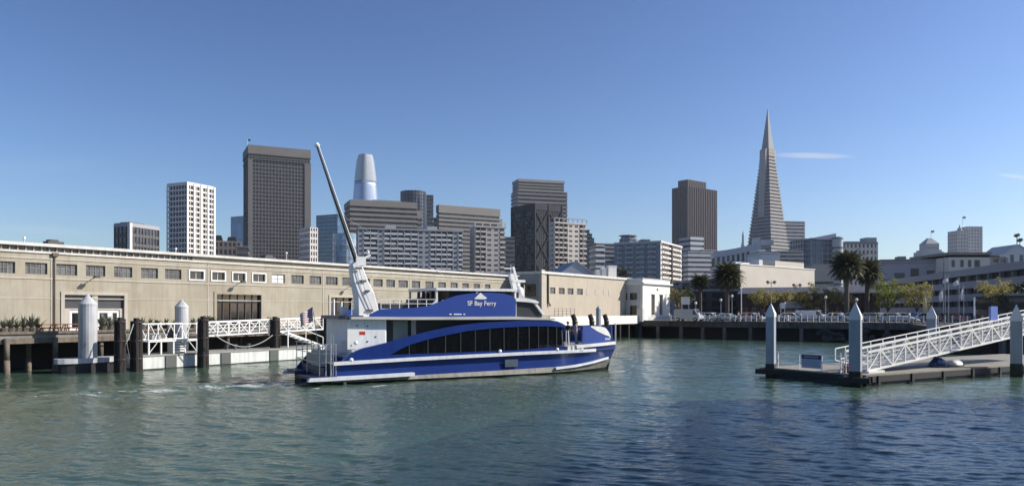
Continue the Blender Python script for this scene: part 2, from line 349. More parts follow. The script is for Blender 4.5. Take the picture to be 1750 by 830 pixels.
# ------------------------------------------------ pier shed on the left (near)
ZR = 5+120*62.5/F      # roof line
ZL = ZR-DECK
s_end = Ws(872); S0 = -26.0
pier = thing('pier_wharf', 'long timber wharf apron on piles in front of the tan shed', 'wharf', (W0.x, W0.y, 0), PANG)
# local frame of pier things: x along d, y = -n  (so the waterside is negative y)
MB().box(S0, s_end+4, -3.6, 42, DECK-.35, DECK).build('deck', mat('wharf_deck', (.20, .19, .17), .9, var=.3, scale=.8, streaks=.2), pier)
MB().box(S0, s_end+4, -3.68, -3.3, DECK-.75, DECK-.34).box(S0, s_end+4, -3.75, -3.5, DECK, DECK+.22).build('edge_beam', M_wood, pier)
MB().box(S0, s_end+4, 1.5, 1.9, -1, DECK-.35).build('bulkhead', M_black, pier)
pm = MB().tube((0, 0, -1), (0, 0, 1.1), .24, .22, 10).tube((0, 0, 1.1), (0, 0, DECK-.3), .2, .2, 10)
mp = pm.build('pile', M_wood, pier, True); mp.location = (Ws(9, 3.6), -3.85, 0)
for px in [92]:
    o = mp.copy(); COL.objects.link(o); o.parent = pier; o.location = (Ws(px, 3.6), -3.85, 0)
for k in range(20):
    o = mp.copy(); COL.objects.link(o); o.parent = pier; o.location = (S0+2+k*5.1, -1.5, 0)
for k in range(12):
    o = mp.copy(); COL.objects.link(o); o.parent = pier; o.location = (Ws(92, 3.6)+4+k*6.3, -3.3, -.3)

shed = thing('pier_shed', 'long tan pier shed with a row of small windows, left of the ferry', 'building', (W0.x, W0.y, DECK), PANG)
win = [(0, 26), (43, 81), (96, 132), (147, 180), (195, 226), (241, 270), (282, 310), (323, 349), (361, 385), (397, 420), (431, 454), (465, 487), (498, 519), (529, 549), (557, 577), (585, 605), (614, 632), (638, 654), (660, 675), (681, 697), (704, 718), (727, 741), (749, 762), (770, 782), (790, 801), (810, 820), (829, 838)]
zb, zt = 8.08-DECK, 9.05-DECK
ops = [(Ws(a), Ws(b), zb, zt, i) for i, (a, b) in enumerate(win)]
ops = [(-8, -6, zb, zt, 90), (-4.8, -3, zb, zt, 91), (-13, -11, zb, zt, 92)]+ops
doors = [(Ws(110), Ws(212), 0, 6.50-DECK), (Ws(370), Ws(446), 0, 7.30-DECK), (Ws(565), Ws(602), 0, 7.2-DECK), (Ws(735), Ws(775), 0, 7.2-DECK)]
doors[0] = (doors[0][0], doors[0][1], 0, ZP(504, Wd(160))-DECK)
doors[1] = (doors[1][0], doors[1][1], 0, ZP(503, Wd(408))-DECK)
doors[2] = (doors[2][0], doors[2][1], 0, ZP(508, Wd(580))-DECK)
def wall_with_holes(x0, x1, z0, z1, holes, y0, y1):
    """wall built as solid blocks leaving real openings"""
    mb = MB(); xs = sorted({x0, x1, *[h[0] for h in holes], *[h[1] for h in holes]}); zs = sorted({z0, z1, *[h[2] for h in holes], *[h[3] for h in holes]})
    for i in range(len(zs)-1):
        run = None
        for j in range(len(xs)-1):
            cx, cz = (xs[j]+xs[j+1])/2, (zs[i]+zs[i+1])/2
            hole = any(h[0] < cx < h[1] and h[2] < cz < h[3] for h in holes)
            if not hole and run is None: run = xs[j]
            if hole and run is not None: mb.box(run, xs[j], y0, y1, zs[i], zs[i+1]); run = None
        if run is not None: mb.box(run, xs[-1], y0, y1, zs[i], zs[i+1])
    return mb
wall_with_holes(S0, s_end, 0, ZL-.75, [o[:4] for o in ops]+doors, 0, .4).build('wall', M_shed, shed)
tr = MB(); tr.box(S0, s_end, -.06, .02, zb-.42, zb-.30).box(S0, s_end, -.06, .02, zt+.32, zt+.44)
for px in (88, 355, 552, 700): tr.box(Ws(px)-.05, Ws(px)+.05, -.04, .02, 0, ZL-1)
for px in (62, 165, 255, 455, 640): tr.box(Ws(px)-.03, Ws(px)+.03, -.02, .02, zt+.44, ZL-1)
tr.box(S0, s_end, -.03, .02, 2.9, 2.98)
tr.build('wall_joint', M_trim, shed)
cl = MB()
cx = Ws(330); cl.box(S0, cx, .1, .4, ZL-.75, ZL-.32); cl.build('clerestory', M_shglass, shed); MB().box(cx, s_end, .02, .4, ZL-.75, ZL-.32).build('upper_wall', M_shed, shed)
bb = MB(); x = S0
while x < cx: bb.box(x, x+.10, -.02, .1, ZL-.70, ZL-.32); x += .62
bb.box(S0, cx, -.02, .1, ZL-.75, ZL-.70); bb.build('clerestory_frame', M_trim, shed)
MB().box(S0, s_end, -.35, .5, ZL-.32, ZL-.06).box(S0, s_end, -.12, .02, ZL-.9, ZL-.76).build('cornice', M_coping, shed)
MB().prism([(0, 0), (0, 0)], 0, 0) if False else None
rf = MB(); rf.add([(S0, .5, ZL-.1), (s_end, .5, ZL-.1), (s_end, 20, ZL+.6), (S0, 20, ZL+.6), (s_end, 41, ZL-.1), (S0, 41, ZL-.1)], [(0, 1, 2, 3), (3, 2, 4, 5)])
rf.box(S0, s_end, .4, .5, ZL-.7, ZL-.12).build('roof', mat('shed_roof', (.33, .33, .33), .8, var=.2), shed)
MB().box(S0, s_end, 40.6, 41, 0, ZL-.1).box(S0-.3, S0, 0, 41, 0, ZL-.2).build('back_wall', M_shed, shed)
for a, b, z0, z1, i in ops:
    wn = MB().box(a+.02, b-.02, .16, .2, z0+.02, z1-.02).build('window', mat('blank_white_pane', (.75, .75, .73), .5) if i == 11 else (M_darkglass if i in (7, 8, 9, 10) else M_shglass), shed)
    fr = MB(); ww = b-a; nb = 2 if i in (7, 8, 9, 10, 11) else 4
    for k in range(1, nb): fr.box(a+ww*k/nb-.02, a+ww*k/nb+.02, .12, .17, z0, z1)
    if i in (7, 8, 9, 10):
        for q in ((a-.06, b+.06, z0-.06, z0+.07), (a-.06, b+.06, z1-.07, z1+.06), (a-.06, a+.07, z0+.07, z1-.07), (b-.07, b+.06, z0+.07, z1-.07)): fr.box(q[0], q[1], -.07, .15, q[2], q[3])
        fr.build('frame', M_white, wn)
    else:
        fr.box(a, b, .12, .17, (z0+z1)/2-.02, (z0+z1)/2+.02); fr.build('frame', mat('grey_frame', (.22, .21, .2), .6), wn)
# door openings
for k, (a, b, z0, z1) in enumerate(doors):
    su = MB(); su.box(a-.3, a, -.08, .1, 0, z1+.28).box(b, b+.3, -.08, .1, 0, z1+.28).box(a, b, -.08, .1, z1, z1+.28); su.build('door_surround', M_trim if k != 1 else M_shed, shed)
    if k == 0:
        m1 = (a+b)/2
        MB().box(a, b, .1, .38, z1-1.35, z1-1.2).box(m1-.25, m1+.25, .02, .38, 0, z1).box(a, a+.5, .1, .3, 0, z1-1.35).box(b-.35, b, .1, .3, 0, z1-1.35).build('door_post', M_trim, shed)
        for (p, q) in ((a, m1-.25), (m1+.25, b)): MB().box(p, q, .2, .25, z1-1.2, z1).build('transom', M_shglass if False else mat('dim_transom', (.06, .06, .065), .3, var=.2), shed)
        for (p, q) in ((a+.5, m1-.25), (m1+.25, m1+1.45), (m1+1.45, b-.35)):
            dr = MB(); h = z1-1.35; dr.box(p, p+.22, .18, .26, 0, h).box(q-.22, q, .18, .26, 0, h).box(p+.22, q-.22, .18, .26, h-.25, h).box(p+.22, q-.22, .18, .26, 0, .3); do = dr.build('door', M_white, shed)
            MB().box(p+.2, q-.2, .21, .23, .28, h-.22).build('pane', M_darkglass, do)
    else:
        gl = MB().box(a, b, .3, .35, 0, z1).build('glazed_door', M_darkglass, shed)
        fr = MB(); n = 6 if k == 1 else 3
        for j in range(n+1): x = a+(b-a)*j/n; fr.box(max(a, x-.05), min(b, x+.05), .2, .31, 0, z1)
        fr.box(a, b, .2, .3, z1-.9, z1-.78).build('frame', mat('bronze_frame', (.04, .035, .03), .5), gl)
        if k == 1: MB().box(a+.3, a+(b-a)*.7, .05, .12, z1-.75, z1-.6).build('track', M_white, gl)
# wall lamps and downpipe
for px, zz in ((155, 7.75), (405, 7.8), (592, 7.75)):
    s = Ws(px); z = zz-DECK
    MB().bar((s, 0, z), (s, -1.0, z+.25), .05).box(s-.22, s+.22, -1.25, -.85, z+.15, z+.32).build('wall_lamp', mat('lamp_bronze', (.05, .045, .04), .5), shed)
MB().tube((Ws(88)+.2, -.12, .1), (Ws(88)+.2, -.12, ZL-.9), .06).box(Ws(88), Ws(88)+.5, -.25, 0, ZL-1.1, ZL-.8).build('downpipe', mat('pipe_brown', (.10, .08, .06), .6), shed)
# roof clutter
for (px, yo, ww, hh, lb, nm) in ((100, .9, 1.3, .5, 'dark box shaped vent on the shed roof far left', 'roof_vent'), (487, 3, 1.6, .7, 'small dark rounded vent on the shed roof below the grey tower', 'roof_vent')):
    p = Wp(Ws(px), -yo, ZR-.1); t = thing(nm, lb, 'vent', p, PANG)
    MB().box(-ww/2, ww/2, -.5, .5, 0, hh*.7).box(-ww/2+.2, ww/2-.4, -.4, .4, hh*.7, hh).build('housing', mat('vent_dark', (.06, .06, .06), .6), t); MB().box(-ww/2-.1, ww/2+.1, -.6, .6, -.1, .06).build('curb', M_coping, t)
for i, (px, lb) in enumerate(((320, 'thin white vent pipe on the shed roof beside the grey tower'), (509, 'white capped vent pipe on the shed roof under the grey tower'), (385, 'short vent pipe on the shed roof left of the grey tower'), (60, 'short vent pipe at the far left of the shed roof'))):
    p = Wp(Ws(px), -2, ZR-.1); t = thing('vent_pipe', lb, 'pipe', p, 0, 'vent pipes on the long shed roof'); h = .95 if i == 1 else .5
    MB().tube((0, 0, 0), (0, 0, h), .05).build('pipe', M_coping, t); MB().tube((0, 0, h), (0, 0, h+.2), .12, .1).build('cowl', M_white, t)

# ------------------------------------------------ second shed, closer to the city
C2 = Vector((U(925)*120.3, 120.3)); Z2 = 5+67*120.3/F; Z2L = Z2-DECK; OFF = 5.8
Lsh = Ws(1068, 0, C2)
sh2 = thing('pier_shed', 'cream pier shed with four dark square windows behind the ferry bow', 'building', (C2.x, C2.y, DECK), PANG)
h2 = []
for a, b in ((940, 949), (955, 965), (970, 980), (986, 996)): h2.append((Ws(a, 0, C2), Ws(b, 0, C2), ZP(502, Wd(a, 0, C2))-DECK, ZP(491.5, Wd(a, 0, C2))-DECK))
zb2 = h2[1][2]; zt2 = h2[1][3]; h2 = [(a, b, zb2, zt2) for a, b, _, _ in h2]
bl2 = [(Ws(a, 0, C2), Ws(b, 0, C2), zb2, zt2) for a, b in ((1002, 1009), (1017, 1024), (1031, 1037), (1040, 1045))]
wall_with_holes(0, Lsh+12, 0, Z2L-.4, h2, 0, .4).build('wall', M_shed2, sh2)
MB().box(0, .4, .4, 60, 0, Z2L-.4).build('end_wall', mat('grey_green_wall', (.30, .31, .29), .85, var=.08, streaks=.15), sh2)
MB().box(-.25, Lsh+12, -.25, 60, Z2L-.4, Z2L).build('cornice', M_coping, sh2)
MB().box(-.06, .9, -.12, .02, 0, Z2L+.25).build('corner_pilaster', M_trim, sh2)
MB().tube((1.9, -.15, 3.2), (1.9, -.15, Z2L-.3), .13).bar((1.9, -.15, 3.2), (2.3, -.3, 2.6), .2).build('downpipe', mat('pipe_brown', (.10, .08, .06), .6), sh2)
for (a, b, z0, z1) in h2:
    wn = MB().box(a, b, .16, .2, z0, z1).build('window', M_shglass, sh2); MB().box((a+b)/2-.03, (a+b)/2+.03, .12, .17, z0, z1).box(a, b, .12, .17, (z0+z1)/2-.03, (z0+z1)/2+.03).build('frame', mat('grey_frame', (.22, .21, .2), .6), wn)
for (a, b, z0, z1) in bl2: MB().box(a, b, -.04, .02, z0, z1).build('blocked_window', M_trim, sh2)
MB().box(-.05, .03, 1.0, 4.2, Z2L-4.0, Z2L-2.0).build('end_window', M_darkglass, sh2)
# apron, lower white gallery and small fenced balcony under it
wh2 = thing('pier_wharf', 'white edged wharf apron on dark piles below the cream shed', 'wharf', (C2.x, C2.y, 0), PANG)
MB().box(-4, Lsh+14, -3.2, 30, DECK-.4, DECK).build('deck', mat('wharf_deck', (.20, .19, .17), .9), wh2)
MB().box(-3, Lsh-1, -3.4, -3.2, DECK-.55, DECK+.95).build('parapet', M_whitew, wh2)
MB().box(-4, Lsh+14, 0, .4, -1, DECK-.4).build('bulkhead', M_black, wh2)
pm2 = MB().box(-.22, .22, -.22, .22, -1, DECK-.4).build('pile', M_timber, wh2); pm2.location = (-3, -3, 0)
for k in range(9): o = pm2.copy(); COL.objects.link(o); o.parent = wh2; o.location = (0+k*3.6, -3, 0)
def railing(label, cat, a, b, h, m, posts, rails=2, name='railing', zrise=0, group=None, th=.05):
    a = Vector(a); b = Vector(b); ang = math.atan2(b.y-a.y, b.x-a.x); L = (b.xy-a.xy).length; dz = b.z-a.z
    t = thing(name, label, cat, a, ang, group); pm = MB().box(-th/2, th/2, -th/2, th/2, 0, h).build('post', m, t)
    for k in range(1, posts): o = pm.copy(); COL.objects.link(o); o.parent = t; o.location = (L*k/(posts-1), 0, dz*k/(posts-1))
    for r in range(rails): z = h*(r+1)/rails; MB().bar((-th/2, 0, z), (L+th/2, 0, z+dz), th, th).build('rail', m, t)
    return t
M_dkrail = mat('dark_rail', (.10, .10, .10), .5)
railing('dark balcony railing at the left foot of the cream shed', 'railing', Wp(Ws(944, -OFF+OFF, None), 0) if False else (C2+d2*1.5+n2*1.5).to_3d()+Vector((0, 0, DECK+.9)), (C2+d2*8+n2*1.5).to_3d()+Vector((0, 0, DECK+.9)), 1.3, M_dkrail, 6, 3)
tb = thing('utility_box', 'pale boxed cabinet on the wharf end beside the white corner building', 'cabinet', ((C2+d2*(Lsh-1.2)+n2*3.6).x, (C2+d2*(Lsh-1.2)+n2*3.6).y, DECK-.2), PANG)
MB().box(0, 2.2, -.6, .6, 0, 2.4).build('body', M_whitew, tb); MB().box(-.05, 2.25, -.65, .65, 2.4, 2.5).build('lid', M_coping, tb); MB().box(.2, 1.0, -.63, -.6, .2, 2.2).build('door', M_coping, tb)
# roof items of shed 2: blue gabled roof, white chimneys
bp = Vector((U(985)*152, 152.0))
gb = thing('gabled_roof_house', 'grey blue gabled roof rising behind the cream shed parapet', 'building', (bp.x, bp.y, Z2-1), .25)
gD = bp.y; gw = 66*gD/F; gk = (ZP(447.5, gD)-Z2+1)/3.6
MB().prism([(-gw*.5, 0), (gw*.62, 0), (gw*.62, 1.2*gk), (0.0, 3.6*gk), (-gw*.5, 1.4*gk)], 0, 8).build('wall', mat('blue_grey_clad', (.20, .24, .30), .6, var=.1, streaks=.2), gb)
MB().bar((-gw*.52, 4, 1.4*gk), (0, 4, 3.65*gk), 8.4, .14, (0, 0, 1)).bar((0, 4, 3.65*gk), (gw*.64, 4, 1.15*gk), 8.4, .14, (0, 0, 1)).build('roof', mat('blue_grey_roof', (.17, .21, .28), .5, var=.1), gb)
for i, (a, b, t_) in enumerate(((1020, 1027, 461), (1029, 1037, 458), (1040, 1055, 454))):
    D = 150; z0 = Z2-.2; zt_ = ZP(t_, D); x0 = U(a)*D; x1 = U(b)*D
    t = thing('chimney', ['narrow white roof stack, leftmost of the three on the cream shed', 'white roof stack, middle of the three on the cream shed', 'widest white roof stack beside the dark tree on the cream shed'][i], 'chimney', (x0, D, z0), 0.3, 'white stacks on the cream shed roof')
    MB().box(0, x1-x0, 0, 1.0, -.3, zt_-z0).build('stack', M_whitew, t); MB().box(-.06, x1-x0+.06, -.06, 1.06, zt_-z0-.12, zt_-z0+.04).build('cap', M_white, t)

# white bulkhead building
B3 = C2+d2*(Lsh+.6)+n2*3.4; Z3 = 5+55*B3.y/F; Z3L = Z3-DECK
L3 = (U(1145)*B3.y-B3.x)/(d2.x-U(1145)*d2.y)
b3 = thing('bulkhead_building', 'white stucco building with cornice and two tall narrow windows at the quay corner', 'building', (B3.x, B3.y, DECK), PANG)
tw = [(L3*.30, L3*.43, 1.0, 5.0), (L3*.60, L3*.73, 1.0, 5.0)]
wall_with_holes(0, L3, 0, Z3L-1.3, tw, 0, .5).build('wall', M_whitew, b3)
MB().box(0, .45, .5, 22, 0, Z3L-1.3).box(L3-.4, L3, .5, 22, 0, Z3L-1.3).box(0, L3, 21.6, 22, 0, Z3L-1.3).build('side_wall', mat('white_stucco_shade', (.55, .56, .56), .85, var=.06), b3)  # greyer copy of the front stucco, side shade put into its colour
MB().box(0, L3, 0, 22, Z3L-1.3, Z3L-.1).build('parapet', M_whitew, b3)
MB().box(-.45, L3+.45, -.45, 22, Z3L-1.05, Z3L-.8).box(-.15, L3+.15, -.15, 22, Z3L-1.3, Z3L-1.05).box(-.12, L3+.12, -.12, 22, Z3L-.1, Z3L).build('cornice', M_white, b3)
MB().box(-.1, L3+.1, -.1, 22, 0, .8).build('plinth', mat('plinth', (.5, .49, .45), .8, var=.1), b3)
for a, b, z0, z1 in tw: wn = MB().box(a, b, .3, .36, z0, z1).build('window', mat('bronze_glass', (.09, .08, .07), .3, var=.2), b3); MB().box(a-.15, b+.15, -.12, 0, z0-.15, z0).box(a-.1, b+.1, -.1, 0, z1, z1+.15).build('sill', M_whitew, wn)
MB().box(L3*.50, L3*.54, -.06, 0, Z3L-2.2, Z3L-1.8).build('wall_lamp', M_dkrail, b3)
for y0, y1, z0, z1 in ((1.2, 2.6, 3.9, 5.2), (3.2, 4.6, 3.9, 5.2), (1.2, 2.6, .8, 2.8)): MB().box(-.05, .02, y0, y1, z0, z1).build('side_window', M_darkglass, b3)

# ------------------------------------------------ towers
def tower(name, label, pxC, pyC, D, pxR, pyR=None, pxL=None, depth=25, wall=M_conc, glass=M_twglass, floors=20, span=.4, pier=None, pierw=.6, rec=.35, top=0, topm=None, zbase=DECK, ang=None, cat='building', pent=None, roofm=None, pierproud=.15, bandm=None, zfloor=None):
    zt = ZP(pyC, D); C = Vector((U(pxC)*D, D))
    if ang is None: DR = D*(HY-pyC)/(HY-(pyR if pyR is not None else pyC)); R = Vector((U(pxR)*DR, DR)); a = math.atan2(R.y-C.y, R.x-C.x)
    else: a = math.radians(ang)
    w_ = (U(pxR)*C.y-C.x)/(math.cos(a)-U(pxR)*math.sin(a))
    if pxL is not None and pxL < pxC-.5:
        den = math.sin(a)+U(pxL)*math.cos(a); l_ = (C.x-U(pxL)*C.y)/den if den > .03 else depth
        if l_ > 120 or l_ < 0: l_ = depth
    else: l_ = depth
    t = thing(name, label, cat, (C.x, C.y, zbase), a); h = zt-zbase
    zf0 = 0 if zfloor is None else ZP(zfloor, D)-zbase
    th = top*D/F                       # solid crown height
    fh = (h-th-zf0)/floors
    sl = MB(); 
    if zf0 > 0: sl.box(0, w_, 0, l_, 0, zf0)
    for k in range(floors): sl.box(0, w_, 0, l_, zf0+k*fh, zf0+k*fh+fh*span)
    if th > 0 and not topm: sl.box(0, w_, 0, l_, h-th, h)
    if not th: sl.box(0, w_, 0, l_, h-fh*.15, h)
    if pier:
        nx = max(1, round(w_/pier)); ny = max(1, round(l_/pier)); zt_ = h-th-.01 if th else h-.01
        for k in range(nx+1):
            x = w_*k/nx; x0 = min(max(x-pierw/2, -pierproud), w_-pierw+pierproud)
            sl.box(x0, x0+pierw, -pierproud, rec+.05, .01, zt_); sl.box(x0, x0+pierw, l_-rec-.05, l_+pierproud, .01, zt_)
        for k in range(1, ny):
            y = l_*k/ny; sl.box(-pierproud, rec+.05, y-pierw/2, y+pierw/2, .01, zt_); sl.box(w_-rec-.05, w_+pierproud, y-pierw/2, y+pierw/2, .01, zt_)
    sl.build('wall', wall, t)
    if th > 0 and topm: MB().box(-.2, w_+.2, -.2, l_+.2, h-th, h).build('crown', topm, t)
    for k in range(floors):
        MB().box(rec, w_-rec, rec, l_-rec, zf0+k*fh+fh*span, zf0+(k+1)*fh).build('window_band', glass, t)
    MB().box(.5, w_-.5, .5, l_-.5, h, h+.4).build('roof', roofm or M_conc, t)
    if pent:
        for (f0, f1, hp) in pent: MB().box(w_*f0, w_*f1, l_*.2, l_*.8, h+.38, h+hp*D/F).build('penthouse', roofm or wall, t)
    t['w'] = w_; t['l'] = l_; t['h'] = h; t['fh'] = fh
    return t
G = {}
def gm(n, c, **k): return mat(n, c, .8, var=.07, scale=.05, **k)
M_ec = gm('brown_precast', (.215, .20, .18)); M_ec2 = gm('brown_precast_pale', (.33, .31, .28)); M_wg = gm('white_precast', (.72, .67, .62)); M_dg = gm('dark_granite', (.11, .105, .10))
M_gg = gm('grey_apartment', (.34, .35, .37)); M_ggl = gm('pale_apartment', (.60, .57, .52)); M_bk = gm('black_steel', (.016, .017, .022)); M_555 = gm('carnelian_granite', (.06, .045, .05))
M_lg = gm('light_grey_stone', (.46, .47, .50)); M_wh2 = gm('white_stone', (.62, .61, .60)); M_cr = gm('cream_render', (.60, .56, .49))

t = tower('office_block', 'low dark office block with a white corner strip, leftmost building over the shed', 222, 381, 480, 272, 388, 195, wall=M_dg, floors=9, span=.3, pier=2.8, pierw=.5, top=6, topm=gm('grey_roof_band', (.34, .34, .35)), pent=[(.1, .6, 3)])
MB().box(-.4, 1.6, -.4, 1.6, 0, t['h']+.1).build('corner_strip', M_wg, t)
t = tower('office_tower', 'white gridded office tower between the dark block and the big grey tower', 320, 311, 560, 367, 320, 285, wall=M_wg, floors=24, span=.30, pier=2.9, pierw=.35, rec=.9, top=5, roofm=M_wg, pent=[(.3, .7, 2)])
nx = 4; w_ = t['w']
mb = MB()
for k in range(nx+1): x = min(max(w_*k/nx-.8, -.5), w_-1.1); mb.box(x, x+1.6, -.45, .5, 0, t['h']-.05)
mb.build('column', M_wg, t)
tower('office_tower', 'pale blue glass tower left of the big grey tower', 394, 371, 1150, 416, 369, 375, wall=gm('blue_frame', (.26, .34, .44)), glass=mat('sky_blue_glass', (.16, .27, .40), .15, var=.05, cells=9, cellvar=.2), floors=30, span=.18, rec=.2, depth=40)
t = tower('old_building', 'small brown masonry building with dark mansard roof left of the big grey tower', 366, 412, 620, 412, 415, None, depth=25, wall=gm('old_brown_stone', (.20, .16, .14)), floors=9, span=.4, pier=3.2, pierw=1.2, ang=18)
MB().slab([(0, 0), (t['w']*.55, 0), (t['w']*.55, 20), (0, 20)], t['h'], t['h']+.5).build('cornice', M_conc, t)
mb = MB(); 
for (x0, x1, hh) in ((.3, 6.5, 5.0), (9.5, 17.5, 4.0)): mb.prism([(x0, t['h']+.4), (x1, t['h']+.4), (x1-1.2, t['h']+hh), (x0+1.2, t['h']+hh)], 1, 12)
mb.build('mansard_roof', M_black, t)
tower('office_building', 'dark low office building against the left foot of the big grey tower', 404, 421, 600, 424, 421, None, depth=20, wall=M_dg, floors=9, span=.35, ang=15)
# big slab tower
t = tower('office_tower', 'tallest dark grey slab tower with a fine window grid behind the shed', 425, 247.5, 800, 530, 257, 416, wall=M_dg, glass=mat('slab_glass', (.05, .053, .055), .3, var=.1, cells=2.2, cellvar=.4), floors=44, span=.34, pier=3.4, pierw=.9, rec=.5, top=0, roofm=M_dg, pierproud=.05, depth=24)
MB().box(-.6, t['w']+.6, -.6, t['l']+.6, t['h']-8.5, t['h']+.2).build('crown', gm('dark_taupe', (.17, .16, .145)), t)
MB().box(-.8, t['w']+.8, -.8, t['l']+.8, t['h']-9.6, t['h']-8.5).box(-.7, t['w']+.7, -.7, t['l']+.7, t['h']-15, t['h']-14).build('belt_course', gm('belt', (.09, .085, .08)), t)
MB().box(-.7, 4, -.7, .5, 0, t['h']-15).box(t['w']-6, t['w']+.7, -.7, .5, 0, t['h']-15).build('corner_pier', gm('dark_taupe2', (.14, .135, .13)), t)
fp = thing('flagpole', 'tiny flag on a pole on top of the big grey slab tower', 'flag', P(423, 248, 805), 0)
MB().tube((0, 0, -2), (0, 0, 7), .25).build('pole', M_steel, fp); MB().add([(0, 0, 6.8), (3, .5, 6), (2.8, .8, 4), (0, 0, 4.8), (0, .2, 6.8), (3, .7, 6), (2.8, 1.0, 4), (0, .2, 4.8)], [(0, 1, 2, 3), (7, 6, 5, 4), (0, 4, 5, 1), (1, 5, 6, 2), (2, 6, 7, 3), (3, 7, 4, 0)]).build('flag', mat('flag_dark', (.08, .08, .14), .8), fp)
tower('office_building', 'narrow white gridded block just right of the big grey tower', 530, 388, 620, 543, 389, None, depth=20, wall=M_wg, floors=14, span=.4, pier=2.6, pierw=.8, ang=40)
tower('office_tower', 'blue glass tower behind the ferry boom', 577, 366, 900, 592, 366, 540, wall=gm('blue_frame2', (.10, .15, .21)), glass=M_blglass, floors=26, span=.14, rec=.15, depth=30, ang=63)
t = thing('round_glass_block', 'pale blue rounded glass block partly behind the ferry boom', 'building', (U(590)*560, 560, DECK), 0)
MB().lathe([(9.0, 0), (9.0, ZP(400, 560)-DECK)], n=20).build('drum', mat('pale_blue_glass', (.20, .28, .36), .15, cells=3, cellvar=.3), t, False)
mb = MB()
for k in range(14): mb.lathe([(9.15, k*4+1), (9.15, k*4+1.5)], n=20)
mb.build('floor_edge', M_lg, t)
# rounded tapering tower
D = 1577; t = thing('tapered_tower', 'tall rounded tapering glass tower with a silver crown', 'building', (U(624.5)*D, D, DECK), math.radians(40))
def sq_ring(r, z, n=40, e=3.2):
    return [(r*math.copysign(abs(math.cos(2*math.pi*k/n))**(2/e), math.cos(2*math.pi*k/n)), r*math.copysign(abs(math.sin(2*math.pi*k/n))**(2/e), math.sin(2*math.pi*k/n)), z) for k in range(n)]
def rings(mb, rs, n=40):
    vs = [];
    for r, z in rs: vs += sq_ring(r, z, n)
    mb.add(vs, [(i*n+k, i*n+(k+1) % n, (i+1)*n+(k+1) % n, (i+1)*n+k) for i in range(len(rs)-1) for k in range(n)]+[tuple(range(n-1, -1, -1)), tuple(range((len(rs)-1)*n, len(rs)*n))]); return mb
HT = ZP(265, D)-DECK
def sfr(z): q = z/HT; return 26.5*(1-.42*max(0, (q-.45)/.55)**1.9)-1.2*q-3.0*max(0, (q-.94)/.06)**2
M_sf = mat('silver_blue_glass', (.34, .40, .50), .3, metal=.55, var=.04, scale=.02)
rings(MB(), [(sfr(HT*k/30*.83), HT*k/30*.83) for k in range(31)]).build('glass_shaft', M_sf, t, True)
mb = MB()
for k in range(60): z = HT*.83*k/60; rings(mb, [(sfr(z)+.35, z), (sfr(z)+.35, z+.55)])
mb.build('floor_fin', mat('silver_fin', (.40, .45, .53), .35, metal=.4), t)
mb = MB()
for k in range(11): z = HT*(.83+.17*k/11); rings(mb, [(sfr(z)+.2, z), (sfr(z)+.2, z+HT*.17/11*.96)])
mb.build('crown', mat('crown_screen', (.34, .37, .40), .4, metal=.3), t)
rings(MB(), [(sfr(HT*.83)-1.5, HT*.8), (sfr(HT)-1.5, HT*.985)]).build('crown_core', M_sf, t, True)

M_ecg = mat('ec_glass', (.05, .05, .055), .3, cells=4, cellvar=.4)
t = tower('office_tower', 'wide stepped brown banded office tower left of the round glass tower', 598, 341, 640, 713, 347, 588, wall=M_ec, glass=M_ecg, floors=22, span=.52, rec=.7, top=10, depth=22, pent=[(.36, .78, 4)])
w_ = t['w']; MB().box(w_, w_+4.5, 1, t['l']-2, 0, t['h']-6.2).build('shoulder', M_ec, t)
mb = MB()
for k in range(20): mb.box(w_+.3, w_+4.7, .6, t['l']-1.8, k*t['fh']+t['fh']*.55, k*t['fh']+t['fh']*.98)
mb.build('shoulder_glazing', M_ecg, t)
D = 980; t = thing('round_tower', 'dark round cornered glass tower with a pale vertical stripe', 'building', (U(706)*D, D, DECK), 0)
h = ZP(328, D)-DECK; r = 21*D/F
MB().lathe([(r, 0), (r, h)], n=36).build('drum', mat('dark_blue_drum', (.05, .065, .09), .25, cells=5, cellvar=.25), t)
mb = MB()
for k in range(34): mb.lathe([(r+.3, h*k/34), (r+.3, h*k/34+1.1)], n=36)
for k in range(26): a = 2*math.pi*k/26; mb.box(r*math.cos(a)-.4, r*math.cos(a)+.4, r*math.sin(a)-.4, r*math.sin(a)+.4, 0, h)
mb.build('mullion', gm('mullion_grey', (.17, .165, .17)), t)
tower('office_tower', 'slim dark tower edge with bright strip attached right of the round tower', 727, 333, 975, 741, 333, None, depth=18, wall=gm('slim_dark', (.10, .10, .105)), floors=30, span=.4, ang=14)
t2 = MB().box(0, 3.2, -1.2, 0, 0, ZP(331, 970)-DECK); o = t2.build('stair_tower', M_lg); tag(o, 'pale vertical strip tower beside the round glass tower', 'building'); o.location = (U(724)*968, 968, DECK)
tower('office_building', 'dark narrow building left of the second banded tower', 741, 372, 760, 748, 372, None, depth=15, wall=M_dg, floors=14, span=.4, ang=12)
t = tower('office_tower', 'wide brown banded office slab in the middle of the skyline', 750, 350, 720, 855, 358, 745, wall=M_ec, glass=M_ecg, floors=24, span=.5, rec=.7, top=13, depth=20)
MB().box(t['w'], t['w']+4, 3, t['l'], 0, t['h']-9).build('shoulder', M_ec, t)
tower('office_building', 'distant brown building between the apartment tower and the black tower', 858, 405, 760, 880, 408, None, depth=20, wall=gm('brown_far', (.20, .17, .16)), floors=16, span=.4, ang=10)
t = tower('office_tower', 'tall stepped brown banded tower behind the black braced tower', 885, 325, 1000, 970, 329, 873, wall=M_ec, glass=M_ecg, floors=30, span=.5, rec=.7, depth=28)
w_, l_, h = t['w'], t['l'], t['h']; hh = 15.5
mb = MB()
for k in range(4): mb.box(1.5 if False else -1.5+3, w_-4, 2, l_-2, h+k*hh/4, h+k*hh/4+hh/4*.62)
